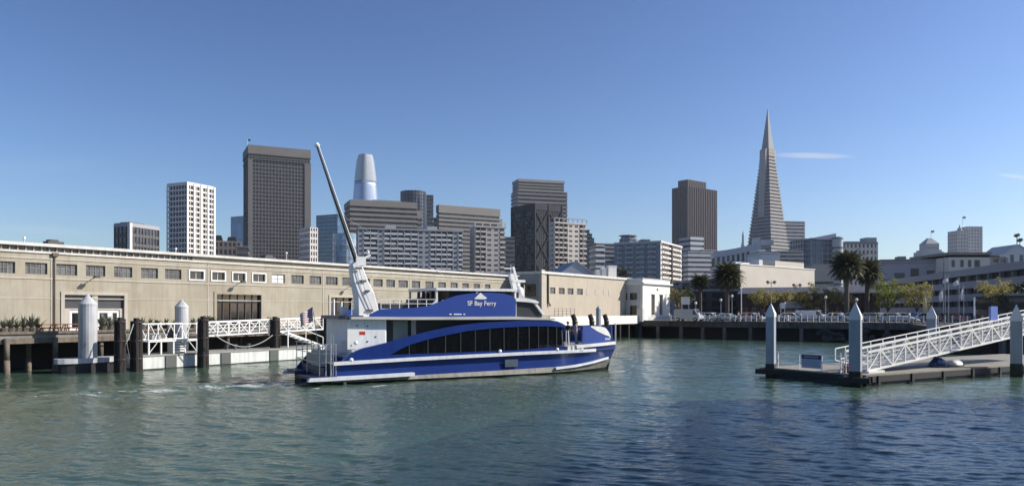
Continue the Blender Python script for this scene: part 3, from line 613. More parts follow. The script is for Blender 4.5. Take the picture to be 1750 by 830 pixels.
mb.build('upper_tier', M_ec, t); MB().box(2.2, w_-4.6, 2.6, l_-2.6, h, h+hh).build('upper_glazing', M_ecg, t); MB().box(1.2, w_-3.6, 1.6, l_-1.6, h+hh-3.5, h+hh).build('crown', M_ec2, t)
# black braced tower
t = tower('office_tower', 'black steel tower with crossed bracing in front of the banded tower', 914, 347, 820, 960, 347.5, 875, wall=M_bk, glass=mat('black_glass', (.012, .014, .018), .2, cells=3, cellvar=.5), floors=26, span=.35, pier=3.2, pierw=.5, rec=.3, ang=36, roofm=M_bk)
w_, l_, h = t['w'], t['l'], t['h']; mb = MB(); nseg = 4
for k in range(nseg):
    z0 = h-7-(k+1)*h*.24; z1 = h-7-k*h*.24
    if z0 < 0: z0 = 0
    for (a, b) in ((0, .5), (.5, 1)): mb.bar((w_*a, -.9, z0), (w_*b, -.9, z1), .9, .9).bar((w_*b, -.9, z0), (w_*a, -.9, z1), .9, .9)
    for (a, b) in ((0, .5), (.5, 1)): mb.bar((-.9, l_*a, z0), (-.9, l_*b, z1), .9, .9).bar((-.9, l_*b, z0), (-.9, l_*a, z1), .9, .9)
for a in (0, .5, 1): mb.box(w_*a-.7, w_*a+.7, -1.3, -.3, 0, h); mb.box(-1.3, -.3, l_*a-.7, l_*a+.7, 0, h)
mb.build('bracing', gm('brace_steel', (.02, .02, .024)), t); MB().box(-.6, w_+.6, -.6, l_+.6, h-7, h-.5).build('crown', M_bk, t)

def balcony_tower(name, label, pxC, pyC, D, pxR, ang, l_, floors, wallm, slabm, frac, pyR=None, pxL=None):
    """apartment slab: solid wall bays and recessed bays with balconies; frac = list of (start,end,kind)"""
    a = math.radians(ang); C = Vector((U(pxC)*D, D)); w_ = (U(pxR)*C.y-C.x)/(math.cos(a)-U(pxR)*math.sin(a)); h = ZP(pyC, D)-DECK
    if pxL is not None: l_ = (C.x-U(pxL)*C.y)/(math.sin(a)+U(pxL)*math.cos(a))
    t = thing(name, label, 'apartment building', (C.x, C.y, DECK), a); fh = h/floors
    wl = MB(); wl.box(2.0, w_-.3, 2.0, l_-2, 0, h); bal = []; 
    for (f0, f1, k) in frac:
        if k == 'w': wl.box(w_*f0, w_*f1, 0, 2.1, 0, h)
    wl.box(0, 2.05, 2.05, l_, 0, h).box(w_-1.5, w_, 2.05, l_, 0, h)
    wl.build('wall', wallm, t)
    for i in range(floors):
        z = i*fh; sb = MB(); any_ = False; gl = MB()
        for (f0, f1, k) in frac:
            if k == 'b':
                sb.box(w_*f0, w_*f1, -.3, 2.05, z, z+.3); n = max(1, round(w_*(f1-f0)/4.2))
                for j in range(n): x0 = w_*f0+(w_*(f1-f0))*j/n; x1 = w_*f0+(w_*(f1-f0))*(j+1)/n; sb.box(x0+.25, x1-.25-(.9 if (j+i) % 3 == 0 else 0), -.32, -.2, z+.3, z+1.25); sb.box(x0-.1, x0+.1, -.1, 2.0, z+.3, z+fh)
                any_ = True
            elif k == 'w':
                n = max(1, round(w_*(f1-f0)/4.5))
                for j in range(n): x0 = w_*f0+(w_*(f1-f0))*(j+.22)/n; x1 = w_*f0+(w_*(f1-f0))*(j+.78)/n; gl.box(x0, x1, -.06, .02, z+fh*.38, z+fh*.78)
        if any_: sb.box(.1, w_-.1, 2.1, 2.3, z+.05, z+.25)
        if any_: sb.build('balcony_row', slabm, t)
        if gl.v: gl.build('window_row', M_twglass, t)
    bk = MB()
    for (f0, f1, k) in frac:
        if k == 'b': bk.box(w_*f0+.05, w_*f1-.05, 1.9, 1.99, 0, h)
    if bk.v: bk.build('balcony_glazing', mat('apt_glass', (.06, .065, .075), .25, cells=2.1, cellvar=.8), t)
    sd = MB()   # the side face
    n = max(2, int(l_/5))
    for i in range(floors):
        for j in range(n): y0 = 2.4+(l_-3)*j/n; sd.box(-.06, .02, y0, y0+(l_-3)/n*.5, i*fh+fh*.38, i*fh+fh*.78)
    sd.build('side_glazing', M_twglass, t, kind=None)
    MB().box(-.3, w_+.3, -.4, l_+.3, h, h+1.0).build('roof_slab', wallm, t)
    t['w'] = w_; t['l'] = l_; t['h'] = h; return t
t = balcony_tower('apartment_slab', 'long grey apartment slab with rows of white balconies over the shed roof', 612, 391, 480, 791, 16, 16, 17, M_gg, gm('balcony_white', (.66, .66, .66)), [(0, .05, 'w'), (.05, .18, 'b'), (.18, .24, 'w'), (.24, .56, 'b'), (.56, .68, 'w'), (.68, .90, 'b'), (.90, .955, 'w'), (.955, 1, 'b')])
mb = MB()
for a, b in ((.26, .36), (.66, .76)): mb.box(t['w']*a, t['w']*b, 4, 11, t['h']+.9, t['h']+3.4)
mb.build('penthouse', M_gg, t)
t = balcony_tower('apartment_tower', 'brown and cream apartment tower with balconies left of the black tower', 812, 388, 500, 864, 22, 18, 17, gm('apt_brown_grey', (.40, .37, .34)), gm('apt_slab_tan', (.50, .46, .41)), [(0, .35, 'b'), (.35, .8, 'w'), (.8, 1, 'b')], pxL=803)
mb = MB()
for a in (0, .25, .5, .75, 1): mb.box(t['w']*a-.3, t['w']*a+.3, 0, .6, t['h'], t['h']+3)
mb.box(0, t['w'], 0, .6, t['h']+3, t['h']+3.6).build('roof_frame', gm('apt_slab_tan', (.5, .46, .41)), t)
t = balcony_tower('apartment_tower', 'cream apartment tower with an open rooftop frame right of the black tower', 948, 381, 560, 1003, 30, 20, 18, gm('apt_cream', (.52, .48, .43)), gm('apt_slab_tan', (.50, .46, .41)), [(0, .4, 'b'), (.4, .76, 'w'), (.76, 1, 'b')], pxL=939)
mb = MB()
for k in range(8): a = k/7; mb.box(t['w']*a-.25, t['w']*a+.25, 0, .5, t['h']+.9, t['h']+4)
mb.box(0, t['w'], 0, .6, t['h']+3.6, t['h']+4.2).box(0, .6, 0, t['l'], t['h']+3.6, t['h']+4.2).build('roof_frame', gm('frame_grey', (.3, .3, .3)), t)
# stepped dark green one behind
D = 700; t = thing('stepped_tower', 'dark green stepped tower just right of the cream apartment tower', 'building', (U(985)*D, D, DECK), .15); h0 = ZP(392, D)-DECK
wst = [(0, 12.5, 0), (12.5, 15, 3.5), (15, 17, 7.5), (17, 19, 12)]
mb = MB(); gl = MB()
for a, b, dz in wst:
    gl.box(a+.1, b-.1, .3, 18, 0, h0-dz-.3)
    for k in range(22): mb.box(a, b, 0, 18.3, k*(h0-dz)/22, k*(h0-dz)/22+1.2)
    mb.box(a, b, 0, 18.3, h0-dz-.6, h0-dz)
mb.build('wall', gm('grey_green', (.17, .19, .17)), t); gl.build('glazing', M_twglass, t)
tower('office_building', 'small white banded building right of the stepped green tower', 1018, 419, 540, 1034, 419, None, depth=14, wall=M_wh2, floors=12, span=.45, ang=14, rec=.5)
tower('office_building', 'grey stepped block with a dark roof left of the round glass drum', 1022, 416, 700, 1062, 418, None, depth=18, wall=gm('mid_grey', (.26, .27, .29)), floors=16, span=.45, ang=14)
D = 760; t = thing('glass_drum_building', 'octagonal pale glass drum rising over the apartment slab', 'building', (U(1074)*D, D, DECK), 0); h = ZP(404, D)-DECK
MB().lathe([(9.6, 0), (9.6, h-7), (7.0, h-.5), (6.5, h)], n=8).build('drum', mat('green_grey_glass', (.20, .24, .26), .2, cells=3, cellvar=.2), t)
mb = MB()
for k in range(20): mb.lathe([(9.8, k*4), (9.8, k*4+.5)], n=8)
for k in range(8): a = 2*math.pi*k/8; mb.bar((9.7*math.cos(a), 9.7*math.sin(a), h-7), (7.1*math.cos(a), 7.1*math.sin(a), h-.4), .4)
mb.build('frame', M_lg, t)
tower('office_building', 'small pale flat topped block behind the right apartment slab', 1098, 409, 700, 1112, 409, None, depth=12, wall=M_lg, floors=20, span=.5, ang=10)
# right apartment slab: long shaded face left, lit end right
t = balcony_tower('apartment_slab', 'grey apartment slab with a sunlit balconied end above the white corner building', 1129, 414, 420, 1165, 62, 30, 14, M_ggl, M_ggl, [(0, .06, 'w'), (.06, .46, 'b'), (.54, .96, 'b'), (.96, 1, 'w')], pxL=1050)
l_ = t['l']; h = t['h']; fh = h/14
MB().box(-.04, -.001, 0, l_, 0, h).build('side_shade_skin', gm('side_shade_grey', (.27, .285, .31)), t)  # skin over the side face, its shade put into the darker grey
for i in range(14):
    mb = MB(); n = 14
    for j in range(n):
        if j % 4 == 3: continue
        y0 = 2.5+(l_-4)*j/n; mb.box(-1.1, 0, y0, y0+(l_-4)/n*.8, i*fh, i*fh+.22).box(-1.15, -1.02, y0, y0+(l_-4)/n*.8, i*fh+.2, i*fh+1.1)
    mb.build('side_balcony_row', gm('side_balcony', (.50, .51, .53)), t)
MB().box(t['w']*.49, t['w']*.52, -.4, 2, 0, h).build('stair_slot', M_555, t)
# dark granite tower
D = 1375; t = tower('office_tower', 'dark brown ribbed skyscraper left of the pyramid tower', 1175, 318, D, 1224, 319, 1150, wall=M_555, glass=mat('bronze_dark_glass', (.035, .03, .035), .25, cells=5, cellvar=.8), floors=46, span=.3, pier=5.2, pierw=2.2, pierproud=1.5, rec=.6, ang=38, roofm=M_555)
MB().box(t['w']*.05, t['w']*.7, t['l']*.1, t['l']*.75, t['h'], t['h']+13).build('upper_tier', M_555, t)
mb = MB()
for k in range(9): mb.box(t['w']*.05+k*t['w']*.65/9, t['w']*.05+k*t['w']*.65/9+2, t['l']*.1-.8, t['l']*.1+.1, t['h'], t['h']+13)
mb.build('upper_rib', M_555, t)
# light grey stepped modern blocks
tower('office_building', 'pale grey tower box poking over the banded block left of the column hall', 1180, 405, 620, 1203, 405.5, 1160, wall=M_lg, floors=14, span=.55, rec=.3, top=4, depth=18, ang=24)
tower('office_building', 'pale grey banded block with horizontal window strips behind the palms', 1176, 430, 470, 1226, 433, 1168, wall=M_lg, floors=13, span=.6, rec=.4, depth=25, ang=14)
tower('office_building', 'small pale block in front of the banded block left of the column hall', 1200, 427, 480, 1224, 427, None, wall=M_lg, floors=13, span=.7, rec=.3, depth=20, ang=10)
# hall with tall columns
D = 400; t = thing('column_hall', 'pale stone hall with tall windows between columns and rooftop turrets below the pyramid', 'building', (U(1222)*D, D, DECK), math.radians(-8))
W_ = 78*D/F/math.cos(math.radians(8))*.97; hA = ZP(429, D)-DECK; hB = ZP(415, D)-DECK
mb = MB(); nb = 9; zs0 = ZP(455, D)-DECK
mb.strip([(W_*k/8, 0) for k in range(9)], [(W_*k/8, zs0) for k in range(9)], 0, 20)
mb.strip([(W_*k/8, hA-3.2+(hB-hA)*(k/8)**1.4) for k in range(9)], [(W_*k/8, hA+(hB-hA)*(k/8)**1.4) for k in range(9)], -.3, 20)
for k in range(nb+1): x = (W_-1.1)*k/nb; mb.box(x, x+1.1, 0, 1, zs0, hA-3+(hB-hA)*(k/nb)**1.4)
mb.build('wall', M_lg, t)
for k in range(nb): x = (W_-1.1)*k/nb+1.1; MB().box(x, x+(W_-1.1)/nb-1.1, .6, .8, zs0, hA-3+(hB-hA)*(k/nb)**1.4).build('window', M_twglass, t)
MB().box(.5, W_-.5, .8, 19, zs0, hA-3.1).build('core', gm('core_dark', (.08, .08, .09)), t)
mb = MB()
for x, zz, ww in ((W_*.86, 2.6, 3.2), (W_*.98, 1.5, 7)): mb.box(x, x+ww, 2, 9, hB-1, hB+zz)
mb.build('turret', M_lg, t)
sp = thing('spire', 'thin grey spire standing left of the pyramid tower', 'spire', P(1270, 430, 520), 0)
hs = 36*520/F; MB().lathe([(1.6, -30), (1.5, 4), (.9, 7), (.75, hs*.8), (.05, hs)], n=10).build('shaft', M_lg, sp); MB().lathe([(2.2, -30), (2.0, 1.5), (1.5, 3.2)], n=16).build('base', M_lg, sp)
tower('office_building', 'low white block with one small window below the pyramid tower', 1300, 431, 300, 1333, 431, None, wall=M_wh2, floors=6, span=.8, rec=.2, depth=14, ang=4, pent=[(.0, .4, 6)])
# pyramid
D = 965; bx = thing('pyramid_tower', 'tall pyramid shaped tower with a pointed spire', 'building', (U(1312)*(D+25), D+25, DECK), math.radians(35.5))
Dp = D+25; HT = ZP(185, Dp)-DECK; s = 51*Dp/965
def pw(z): return s/2*(1-z/HT)
zsh = ZP(257, Dp)-DECK; nf = 46; z_lo = 6
M_pyr = gm('pyramid_quartz', (.31, .28, .24)); mb = MB()
def frust(mb, z0, z1, grow=0.0, g=None):
    a, b = pw(z0)+grow, pw(z1)+grow
    vs = [(-a, -a, z0), (a, -a, z0), (a, a, z0), (-a, a, z0), (-b, -b, z1), (b, -b, z1), (b, b, z1), (-b, b, z1)]
    mb.add(vs, [(0, 3, 2, 1), (4, 5, 6, 7), (0, 1, 5, 4), (1, 2, 6, 5), (2, 3, 7, 6), (3, 0, 4, 7)])
fhp = (zsh-z_lo)/nf
for k in range(nf): frust(mb, z_lo+k*fhp, z_lo+k*fhp+fhp*.5, .6)
mb.build('wall', M_pyr, bx)
for k in range(nf): q = MB(); frust(q, z_lo+k*fhp+fhp*.5, z_lo+(k+1)*fhp, -.4); q.build('window_band', M_twglass, bx)
q = MB(); frust(q, zsh, HT, .15); q.build('spire', gm('spire_aluminium', (.30, .31, .31)), bx)
mb = MB(); a = pw(zsh)
mb.box(-a-.8, a+.8, -a-.8, a+.8, zsh-7, zsh+1).build('collar', M_pyr, bx)
for sx, zb_ in ((-1, ZP(372, Dp)-DECK), (1, ZP(352, Dp)-DECK)):
    q = MB(); wtop = a+5.0; wbot = pw(zb_)+.3
    vs = []
    for yy in (-4.5, 4.5): vs += [(sx*(pw(zb_)-2), yy, zb_), (sx*wbot, yy, zb_), (sx*wtop, yy, zsh), (sx*(a-1), yy, zsh+1)]
    q.add(vs, [(0, 1, 2, 3), (7, 6, 5, 4), (0, 4, 5, 1), (1, 5, 6, 2), (2, 6, 7, 3), (3, 7, 4, 0)]); q.build('wing', gm('wing_quartz', (.40, .37, .35)), bx)
frq = MB(); frust(frq, 0, z_lo, -3); frq.build('base', M_conc, bx)
tower('office_building', 'pale grey banded block right of the pyramid tower', 1342, 378, 1080, 1376, 379, None, wall=gm('far_pale', (.44, .42, .42)), floors=26, span=.55, rec=.5, depth=25, ang=10)
tower('parking_garage', 'dark layered low structure between the pyramid and the glass hotel', 1330, 429, 520, 1374, 431, None, wall=gm('layered_grey', (.30, .29, .30)), floors=6, span=.45, rec=1.2, depth=25, ang=8, zfloor=470, cat='garage')
# hotel with glass roof
tower('hotel_building', 'grey block at the left end of the glass roofed hotel', 1372, 408, 600, 1392, 408, None, wall=gm('hotel_grey', (.34, .34, .33)), floors=14, span=.4, pier=4, pierw=1.2, depth=20, ang=8)
t = tower('hotel_building', 'dark blue glass hotel with a pale sloping roof', 1386, 407, 590, 1424, 404, None, wall=gm('hotel_blue', (.20, .23, .27)), glass=mat('hotel_glass', (.08, .12, .16), .2, cells=4, cellvar=.3), floors=14, span=.3, pier=4.5, pierw=.8, depth=22, ang=6)
w_ = t['w']; h = t['h']; MB().add([(0, -1, h), (w_*1.1, -1, h+4), (w_*1.1, 22, h+4), (0, 22, h), (w_*.3, -1, h-1), (w_*1.1, -1, h-1), (w_*1.1, 22, h-1), (w_*.3, 22, h-1), ], [(0, 1, 2, 3), (0, 4, 5, 1), (1, 5, 6, 2), (2, 6, 7, 3), (3, 7, 4, 0), (4, 7, 6, 5)]).build('sloping_roof', gm('lilac_roof', (.42, .42, .50)), t)
D = 580; t = thing('hotel_building', 'round topped pale stone bay of the glass hotel', 'building', (U(1437)*D, D+6, DECK), 0); h = ZP(404, D)-DECK
MB().lathe([(3.9, 0), (3.9, h-1.5)], n=20).build('drum', gm('bay_stone', (.42, .45, .46)), t); MB().lathe([(4.3, h-1.5), (4.2, h-.6), (2.8, h+.3), (.2, h+.6)], n=20).build('roof', gm('bay_roof', (.14, .17, .19)), t)
mb = MB()
for k in range(12): mb.lathe([(3.95, 5+k*4), (3.95, 6.6+k*4)], n=20)
mb.build('glazing', M_twglass, t)
t = tower('apartment_building', 'cream building with regular windows and corner turret right of the hotel', 1445, 413, 620, 1500, 413, None, wall=M_cr, floors=11, span=.45, pier=3.6, pierw=1.5, depth=18, ang=4, top=4, topm=gm('dark_cornice', (.22, .21, .21)))
MB().box(t['w']*.64, t['w']*.97, 0, 10, t['h'], t['h']+3.6).build('turret', gm('turret_grey', (.30, .30, .31)), t)
tower('office_building', 'cream low building tucked right of the paired palms', 1500, 445, 420, 1545, 447, None, wall=M_cr, floors=7, span=.5, pier=3, pierw=1.2, depth=18, ang=3)
# hill hotels
D = 1500; t = thing('hilltop_hotel', 'hazy distant hotel with a pyramid roof and flag on the right skyline', 'building', (U(1595)*D, D, DECK), 0)
z1 = ZP(430, D)-DECK; z2 = ZP(416, D)-DECK; z3 = ZP(406, D)-DECK; M_far = gm('far_stone', (.36, .35, .36)); k_ = D/F
wl = MB().box(-20*k_, 17*k_, 0, 30, 0, z1).box(-11*k_, 11*k_, 2, 28, 0, z2).box(-16*k_, 15*k_, 1, 29, 0, z1+4).build('wall', M_far, t)
MB().add([(-11.5*k_, 1.5, z2), (11.5*k_, 1.5, z2), (11.5*k_, 28.5, z2), (-11.5*k_, 28.5, z2), (-3*k_, 12, z3), (3*k_, 12, z3), (3*k_, 18, z3), (-3*k_, 18, z3)], [(0, 1, 5, 4), (1, 2, 6, 5), (2, 3, 7, 6), (3, 0, 4, 7), (4, 5, 6, 7)]).build('roof', gm('far_roof', (.27, .28, .30)), t)
for i in range(9): MB().box(-10*k_, 10*k_, 1.8, 2.02, z2-9-i*6, z2-7-i*6).build('window_band', gm('far_glass', (.18, .18, .2)), t)
def far_flag(px, py, D, z0py, label):
    t = thing('flag', label, 'flag', P(px, z0py, D), 0); h = (z0py-py)*D/F
    MB().tube((0, 0, 0), (0, 0, h), .35).build('pole', M_steel, t); q = 6*D/F
    MB().add([(0, 0, h), (q, 1, h+.1*q), (q, 1, h-.5*q), (0, 0, h-.65*q), (0, .3, h), (q, 1.3, h+.1*q), (q, 1.3, h-.5*q), (0, .3, h-.65*q)], [(0, 1, 2, 3), (7, 6, 5, 4), (0, 4, 5, 1), (1, 5, 6, 2), (2, 6, 7, 3), (3, 7, 4, 0)]).build('cloth', mat('far_flag_cloth', (.12, .12, .2), .8), t)
far_flag(1591, 394, 1510, 408, 'distant flag over the hotel with the pyramid roof')
far_flag(1645, 370, 1610, 384, 'distant flag above the spired hotel at right')
D = 1600; k_ = D/F
t = tower('hilltop_tower', 'pale distant tower block beside the spired hotel on the right skyline', 1654, 387, D, 1679, 388, None, wall=gm('far_pale2', (.46, .45, .44)), floors=26, span=.6, pier=6, pierw=3, rec=.4, depth=30, ang=5)
t = tower('hilltop_hotel', 'distant stepped hotel with a small central spire at right', 1636, 394, D-30, 1656, 394, None, wall=gm('far_stone2', (.40, .38, .37)), floors=22, span=.6, pier=6, pierw=3, rec=.4, depth=30, ang=5)
MB().lathe([(5.5, 0), (4, 5), (1.5, 8), (.2, 14)], (t['w']*.42, 8, t['h']), 8).build('spire', gm('far_roof', (.27, .28, .30)), t)

# ------------------------------------------------ low buildings behind the quay
M_shadewall = gm('brown_grey_render', (.20, .19, .18)); M_creamw = mat('cream_plaster', (.52, .48, .41), .9, var=.06, scale=.15, streaks=.06)
# dark building behind the left palms
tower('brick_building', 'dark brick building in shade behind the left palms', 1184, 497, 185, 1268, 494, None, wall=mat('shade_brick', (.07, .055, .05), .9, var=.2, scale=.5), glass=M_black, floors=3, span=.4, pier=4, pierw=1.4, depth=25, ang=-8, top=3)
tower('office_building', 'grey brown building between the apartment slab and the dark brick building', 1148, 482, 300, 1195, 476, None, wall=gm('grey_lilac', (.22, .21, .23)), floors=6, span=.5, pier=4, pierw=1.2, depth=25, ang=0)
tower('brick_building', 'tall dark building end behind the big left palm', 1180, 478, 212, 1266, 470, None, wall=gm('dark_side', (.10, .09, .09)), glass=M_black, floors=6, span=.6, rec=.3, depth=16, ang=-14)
# cream wall
D = 215; aa = math.radians(50); C = Vector((U(1265)*D, D)); t = thing('cream_warehouse', 'long sunlit cream blank walled building right of the left palms', 'building', (C.x, C.y, DECK), 0)
def at(px, D): return U(px)*D-C.x
dirw = Vector((math.cos(math.radians(42)), math.sin(math.radians(42)))); 
def wl_t(px): u = U(px); return (u*C.y-C.x)/(dirw.x-u*dirw.y)
t.rotation_euler = (0, 0, math.radians(42)); LL = wl_t(1392)
def zt_at(px, py): s_ = wl_t(px); return H0+(HY-py)*(C.y+dirw.y*s_)/F-DECK
a1 = wl_t(1325); a2 = wl_t(1374)
hh = zt_at(1270, 452)
MB().box(0, LL, 0, 7, 0, hh).box(a1, a2, .05, 6.8, hh, hh+1.9).build('wall', M_creamw, t)
MB().box(-.2, LL+.2, -.2, 7.2, hh, hh+.25).build('coping', M_whitew, t)
MB().box(a1-4, a1-2, 3, 6, hh, hh+2.2).box(2, 10, 3, 6, hh, hh+1).build('roof_unit', M_lg, t)
tower('office_building', 'tan block joining the cream wall left of the paired palms', 1388, 452, 262, 1425, 450, None, wall=gm('tan_render', (.40, .37, .32)), floors=3, span=.85, rec=.15, depth=20, ang=-12)
# eaved dark restaurant building
D = 165; t = thing('long_brick_building', 'long dark brick building with a pale eave line behind the quay trees', 'building', (U(1266)*D, D, DECK), math.radians(-22))
def lb(px): u = U(px); c, s_ = math.cos(math.radians(-22)), math.sin(math.radians(-22)); return (u*D-U(1266)*D)/(c-u*s_)
LL = lb(1502); hh = ZP(498, D)-DECK; 
hs = []
nb = 15
for k in range(nb): x = LL*(k+.2)/nb; hs.append((x, x+LL/nb*.6, .6, 2.6))
wall_with_holes(0, LL, 0, hh-.5, hs, 0, .4).build('wall', M_brick, t)
for a, b, z0, z1 in hs: MB().box(a, b, .2, .25, z0, z1).build('window', M_darkglass, t)
MB().box(-.5, LL+.5, -1.2, 20, hh-.5, hh-.18).build('eave', M_white, t)
MB().add([(-.4, -1.0, hh-.18), (LL+.4, -1.0, hh-.18), (LL+.4, 9, hh+1.1), (-.4, 9, hh+1.1), (LL+.4, 19, hh-.18), (-.4, 19, hh-.18)], [(0, 1, 2, 3), (3, 2, 4, 5), (0, 3, 5), (1, 4, 2), (0, 5, 4, 1)]).build('roof', mat('slate_roof', (.06, .06, .075), .7, var=.2), t)
mb = MB()
for k in range(nb+1): mb.box(LL*k/nb-.15, LL*k/nb+.15, -.12, 0, 0, hh-.5)
mb.build('pilaster', mat('pilaster_brick', (.13, .07, .055), .9, var=.2), t)
# parking structure on the right
C = Vector((U(1500)*228, 228)); E_ = Vector((U(1765)*128, 128)); LL = (E_-C).length; aP = math.atan2(E_.y-C.y, E_.x-C.x); t = thing('parking_garage', 'long grey parking garage with dark open storeys behind the flagpoles', 'garage', (C.x, C.y, DECK), aP)
hg = ZP(481, 228)-DECK
n = 4; fh = hg/n
for k in range(n):
    MB().box(0, LL, .9, 30, k*fh+fh*.02 if k else 0, k*fh+fh*.45).build('storey_shade', M_black, t)  # solid black fill in place of the shade inside the open storeys
    MB().box(0, LL, 0, 30.2, k*fh+fh*.45, (k+1)*fh).build('parapet_band', gm('garage_concrete', (.38, .35, .34)), t)
mb = MB()
x = 0
while x < LL: mb.box(x, x+.5, .2, 1.1, 0, hg-.1); x += 5.5
mb.build('column', gm('garage_column', (.22, .21, .21)), t)
for i, (px, py, pyb, label) in enumerate(()): pass
t = tower('office_building', 'long lilac grey blank building above the parking garage', 1506, 446, 262, 1621, 434, None, wall=gm('lilac_render', (.36, .34, .37)), floors=3, span=.9, rec=.12, depth=30, ang=-14)
for f_, z_, ww in ((.20, .62, 3.2), (.44, .70, 2.6), (.68, .66, 2.4), (.86, .70, 2.4)): MB().box(t['w']*f_, t['w']*f_+ww, -.08, .02, t['h']*z_, t['h']*z_+3.0).build('window', M_twglass, t)
MB().box(-.3, t['w']+.2, -.3, 10, t['h']+.02, t['h']+.55).build('roof_edge', gm('dark_cornice', (.22, .21, .21)), t)
mb = MB().box(t['w']*.3, t['w']*.42, 4, 9, t['h'], t['h']+1.8).box(t['w']*.6, t['w']*.66, 4, 8, t['h'], t['h']+1.2); mb.build('roof_unit', gm('dark_cornice', (.22, .21, .21)), t)
t = tower('cream_building', 'cream building with narrow dark windows above the parking garage', 1622, 434, 250, 1692, 434, None, wall=M_cr, floors=3, span=.97, rec=.05, depth=24, ang=0)
for px in (1629, 1644, 1657, 1668, 1672):
    x = (px-1622)*250/F; MB().box(x-.5, x+.5, -.08, .02, ZP(456, 250)-DECK, ZP(444, 250)-DECK).build('window', M_twglass, t)
MB().box(-.5, t['w']+.3, -.5, 24, t['h'], t['h']+.6).build('cornice', gm('dark_cornice', (.22, .21, .21)), t)
D = 420; t = thing('gabled_house', 'white gabled building at the right edge of the skyline', 'building', (U(1718)*D, D, DECK), 0); zz = ZP(432, D)-DECK; zr = ZP(419, D)-DECK; ww = 46*D/F
MB().prism([(0, 0), (ww, 0), (ww, zz), (ww*.5, zr), (ww*.38, zr), (0, zz)], 0, 20).build('wall', M_wh2, t); MB().bar((-.4, 10, zz-.2), (ww*.38, 10, zr+.2), 21, .5).bar((ww*.38, 10, zr+.2), (ww*.5, 10, zr+.2), 21, .5).bar((ww*.5, 10, zr+.2), (ww+.4, 10, zz-.2), 21, .5).build('roof', M_lg, t)
for x in (ww*.25, ww*.6): MB().box(x-1, x+1, -.1, .02, zz-5, zz-1).build('window', M_twglass, t)
tower('office_building', 'brown flat roofed building between the cream building and the gabled house', 1680, 440, 330, 1722, 441, None, wall=gm('brown_white', (.32, .28, .25)), floors=6, span=.5, pier=3.5, pierw=1.2, depth=18, ang=3, pent=[(.1, .9, 5)], roofm=gm('rust_roof', (.14, .09, .07)))
tower('grey_building', 'grey building with small windows over the right end of the parking garage', 1690, 455, 215, 1790, 447, None, wall=gm('grey_violet', (.32, .31, .33)), floors=5, span=.72, rec=.3, depth=20, ang=-14)
tower('low_shop', 'dark single storey block behind the blue board at the right edge', 1722, 505, 118, 1800, 503, None, wall=M_black, floors=2, span=.5, depth=12, ang=-10)
# small street signs and kiosks on the quay road
def board(name, label, pxa, pxb, pya, pyb, D, m, legs=True, cat='sign', legm=None):
    x0, x1 = U(pxa)*D, U(pxb)*D; z1, z0 = ZP(pya, D), ZP(pyb, D); t = thing(name, label, cat, ((x0+x1)/2, D, DECK)); ww = x1-x0
    MB().box(-ww/2, ww/2, -.06, .06, z0-DECK, z1-DECK).build('panel', m, t)
    if legs:
        for s_ in (-1, 1): MB().box(s_*ww*.4-.05, s_*ww*.4+.05, .07, .17, 0, z1-DECK).build('leg', legm or M_rail, t)
    return t
board('billboard', 'white angled board behind the quay left of the palms', 1164, 1179, 507, 520, 150, M_whitew)
board('notice_board', 'pale upright notice board beside the left quay tree', 1334, 1342, 517, 527, 140, M_whitew)
t = tower('kiosk', 'small blue shop front with a pale fascia under the quay trees', 1337, 518, 150, 1374, 519, None, wall=mat('kiosk_blue', (.06, .09, .15), .6), glass=M_darkglass, floors=1, span=.25, depth=5, ang=-15, cat='kiosk', top=8, topm=M_lg)

# ------------------------------------------------ vegetation
def leaf_cloud(clumps, n, size, squash=.8):
    """many small leaf faces through each clump's volume"""
    mb = MB(); 
    for (c, r) in clumps:
        k = int(n*r**2)
        for _ in range(k):
            v = Vector((random.gauss(0, 1), random.gauss(0, 1), random.gauss(0, 1))).normalized()*r*random.uniform(.35, 1.08)
            p = Vector(c)+Vector((v.x, v.y, v.z*squash)); a = random.uniform(0, 6.28); nrm = (v.normalized()+Vector((random.gauss(0, .6), random.gauss(0, .6), random.gauss(.3, .6)))).normalized()
            x = nrm.orthogonal().normalized(); y = nrm.cross(x); x, y = x*math.cos(a)+y*math.sin(a), y*math.cos(a)-x*math.sin(a); s_ = size*random.uniform(.6, 1.4)
            i = len(mb.v); mb.v += [tuple(p-x*s_), tuple(p-y*s_*.55), tuple(p+x*s_), tuple(p+y*s_*.55)]; mb.f.append((i, i+1, i+2, i+3))
    return mb
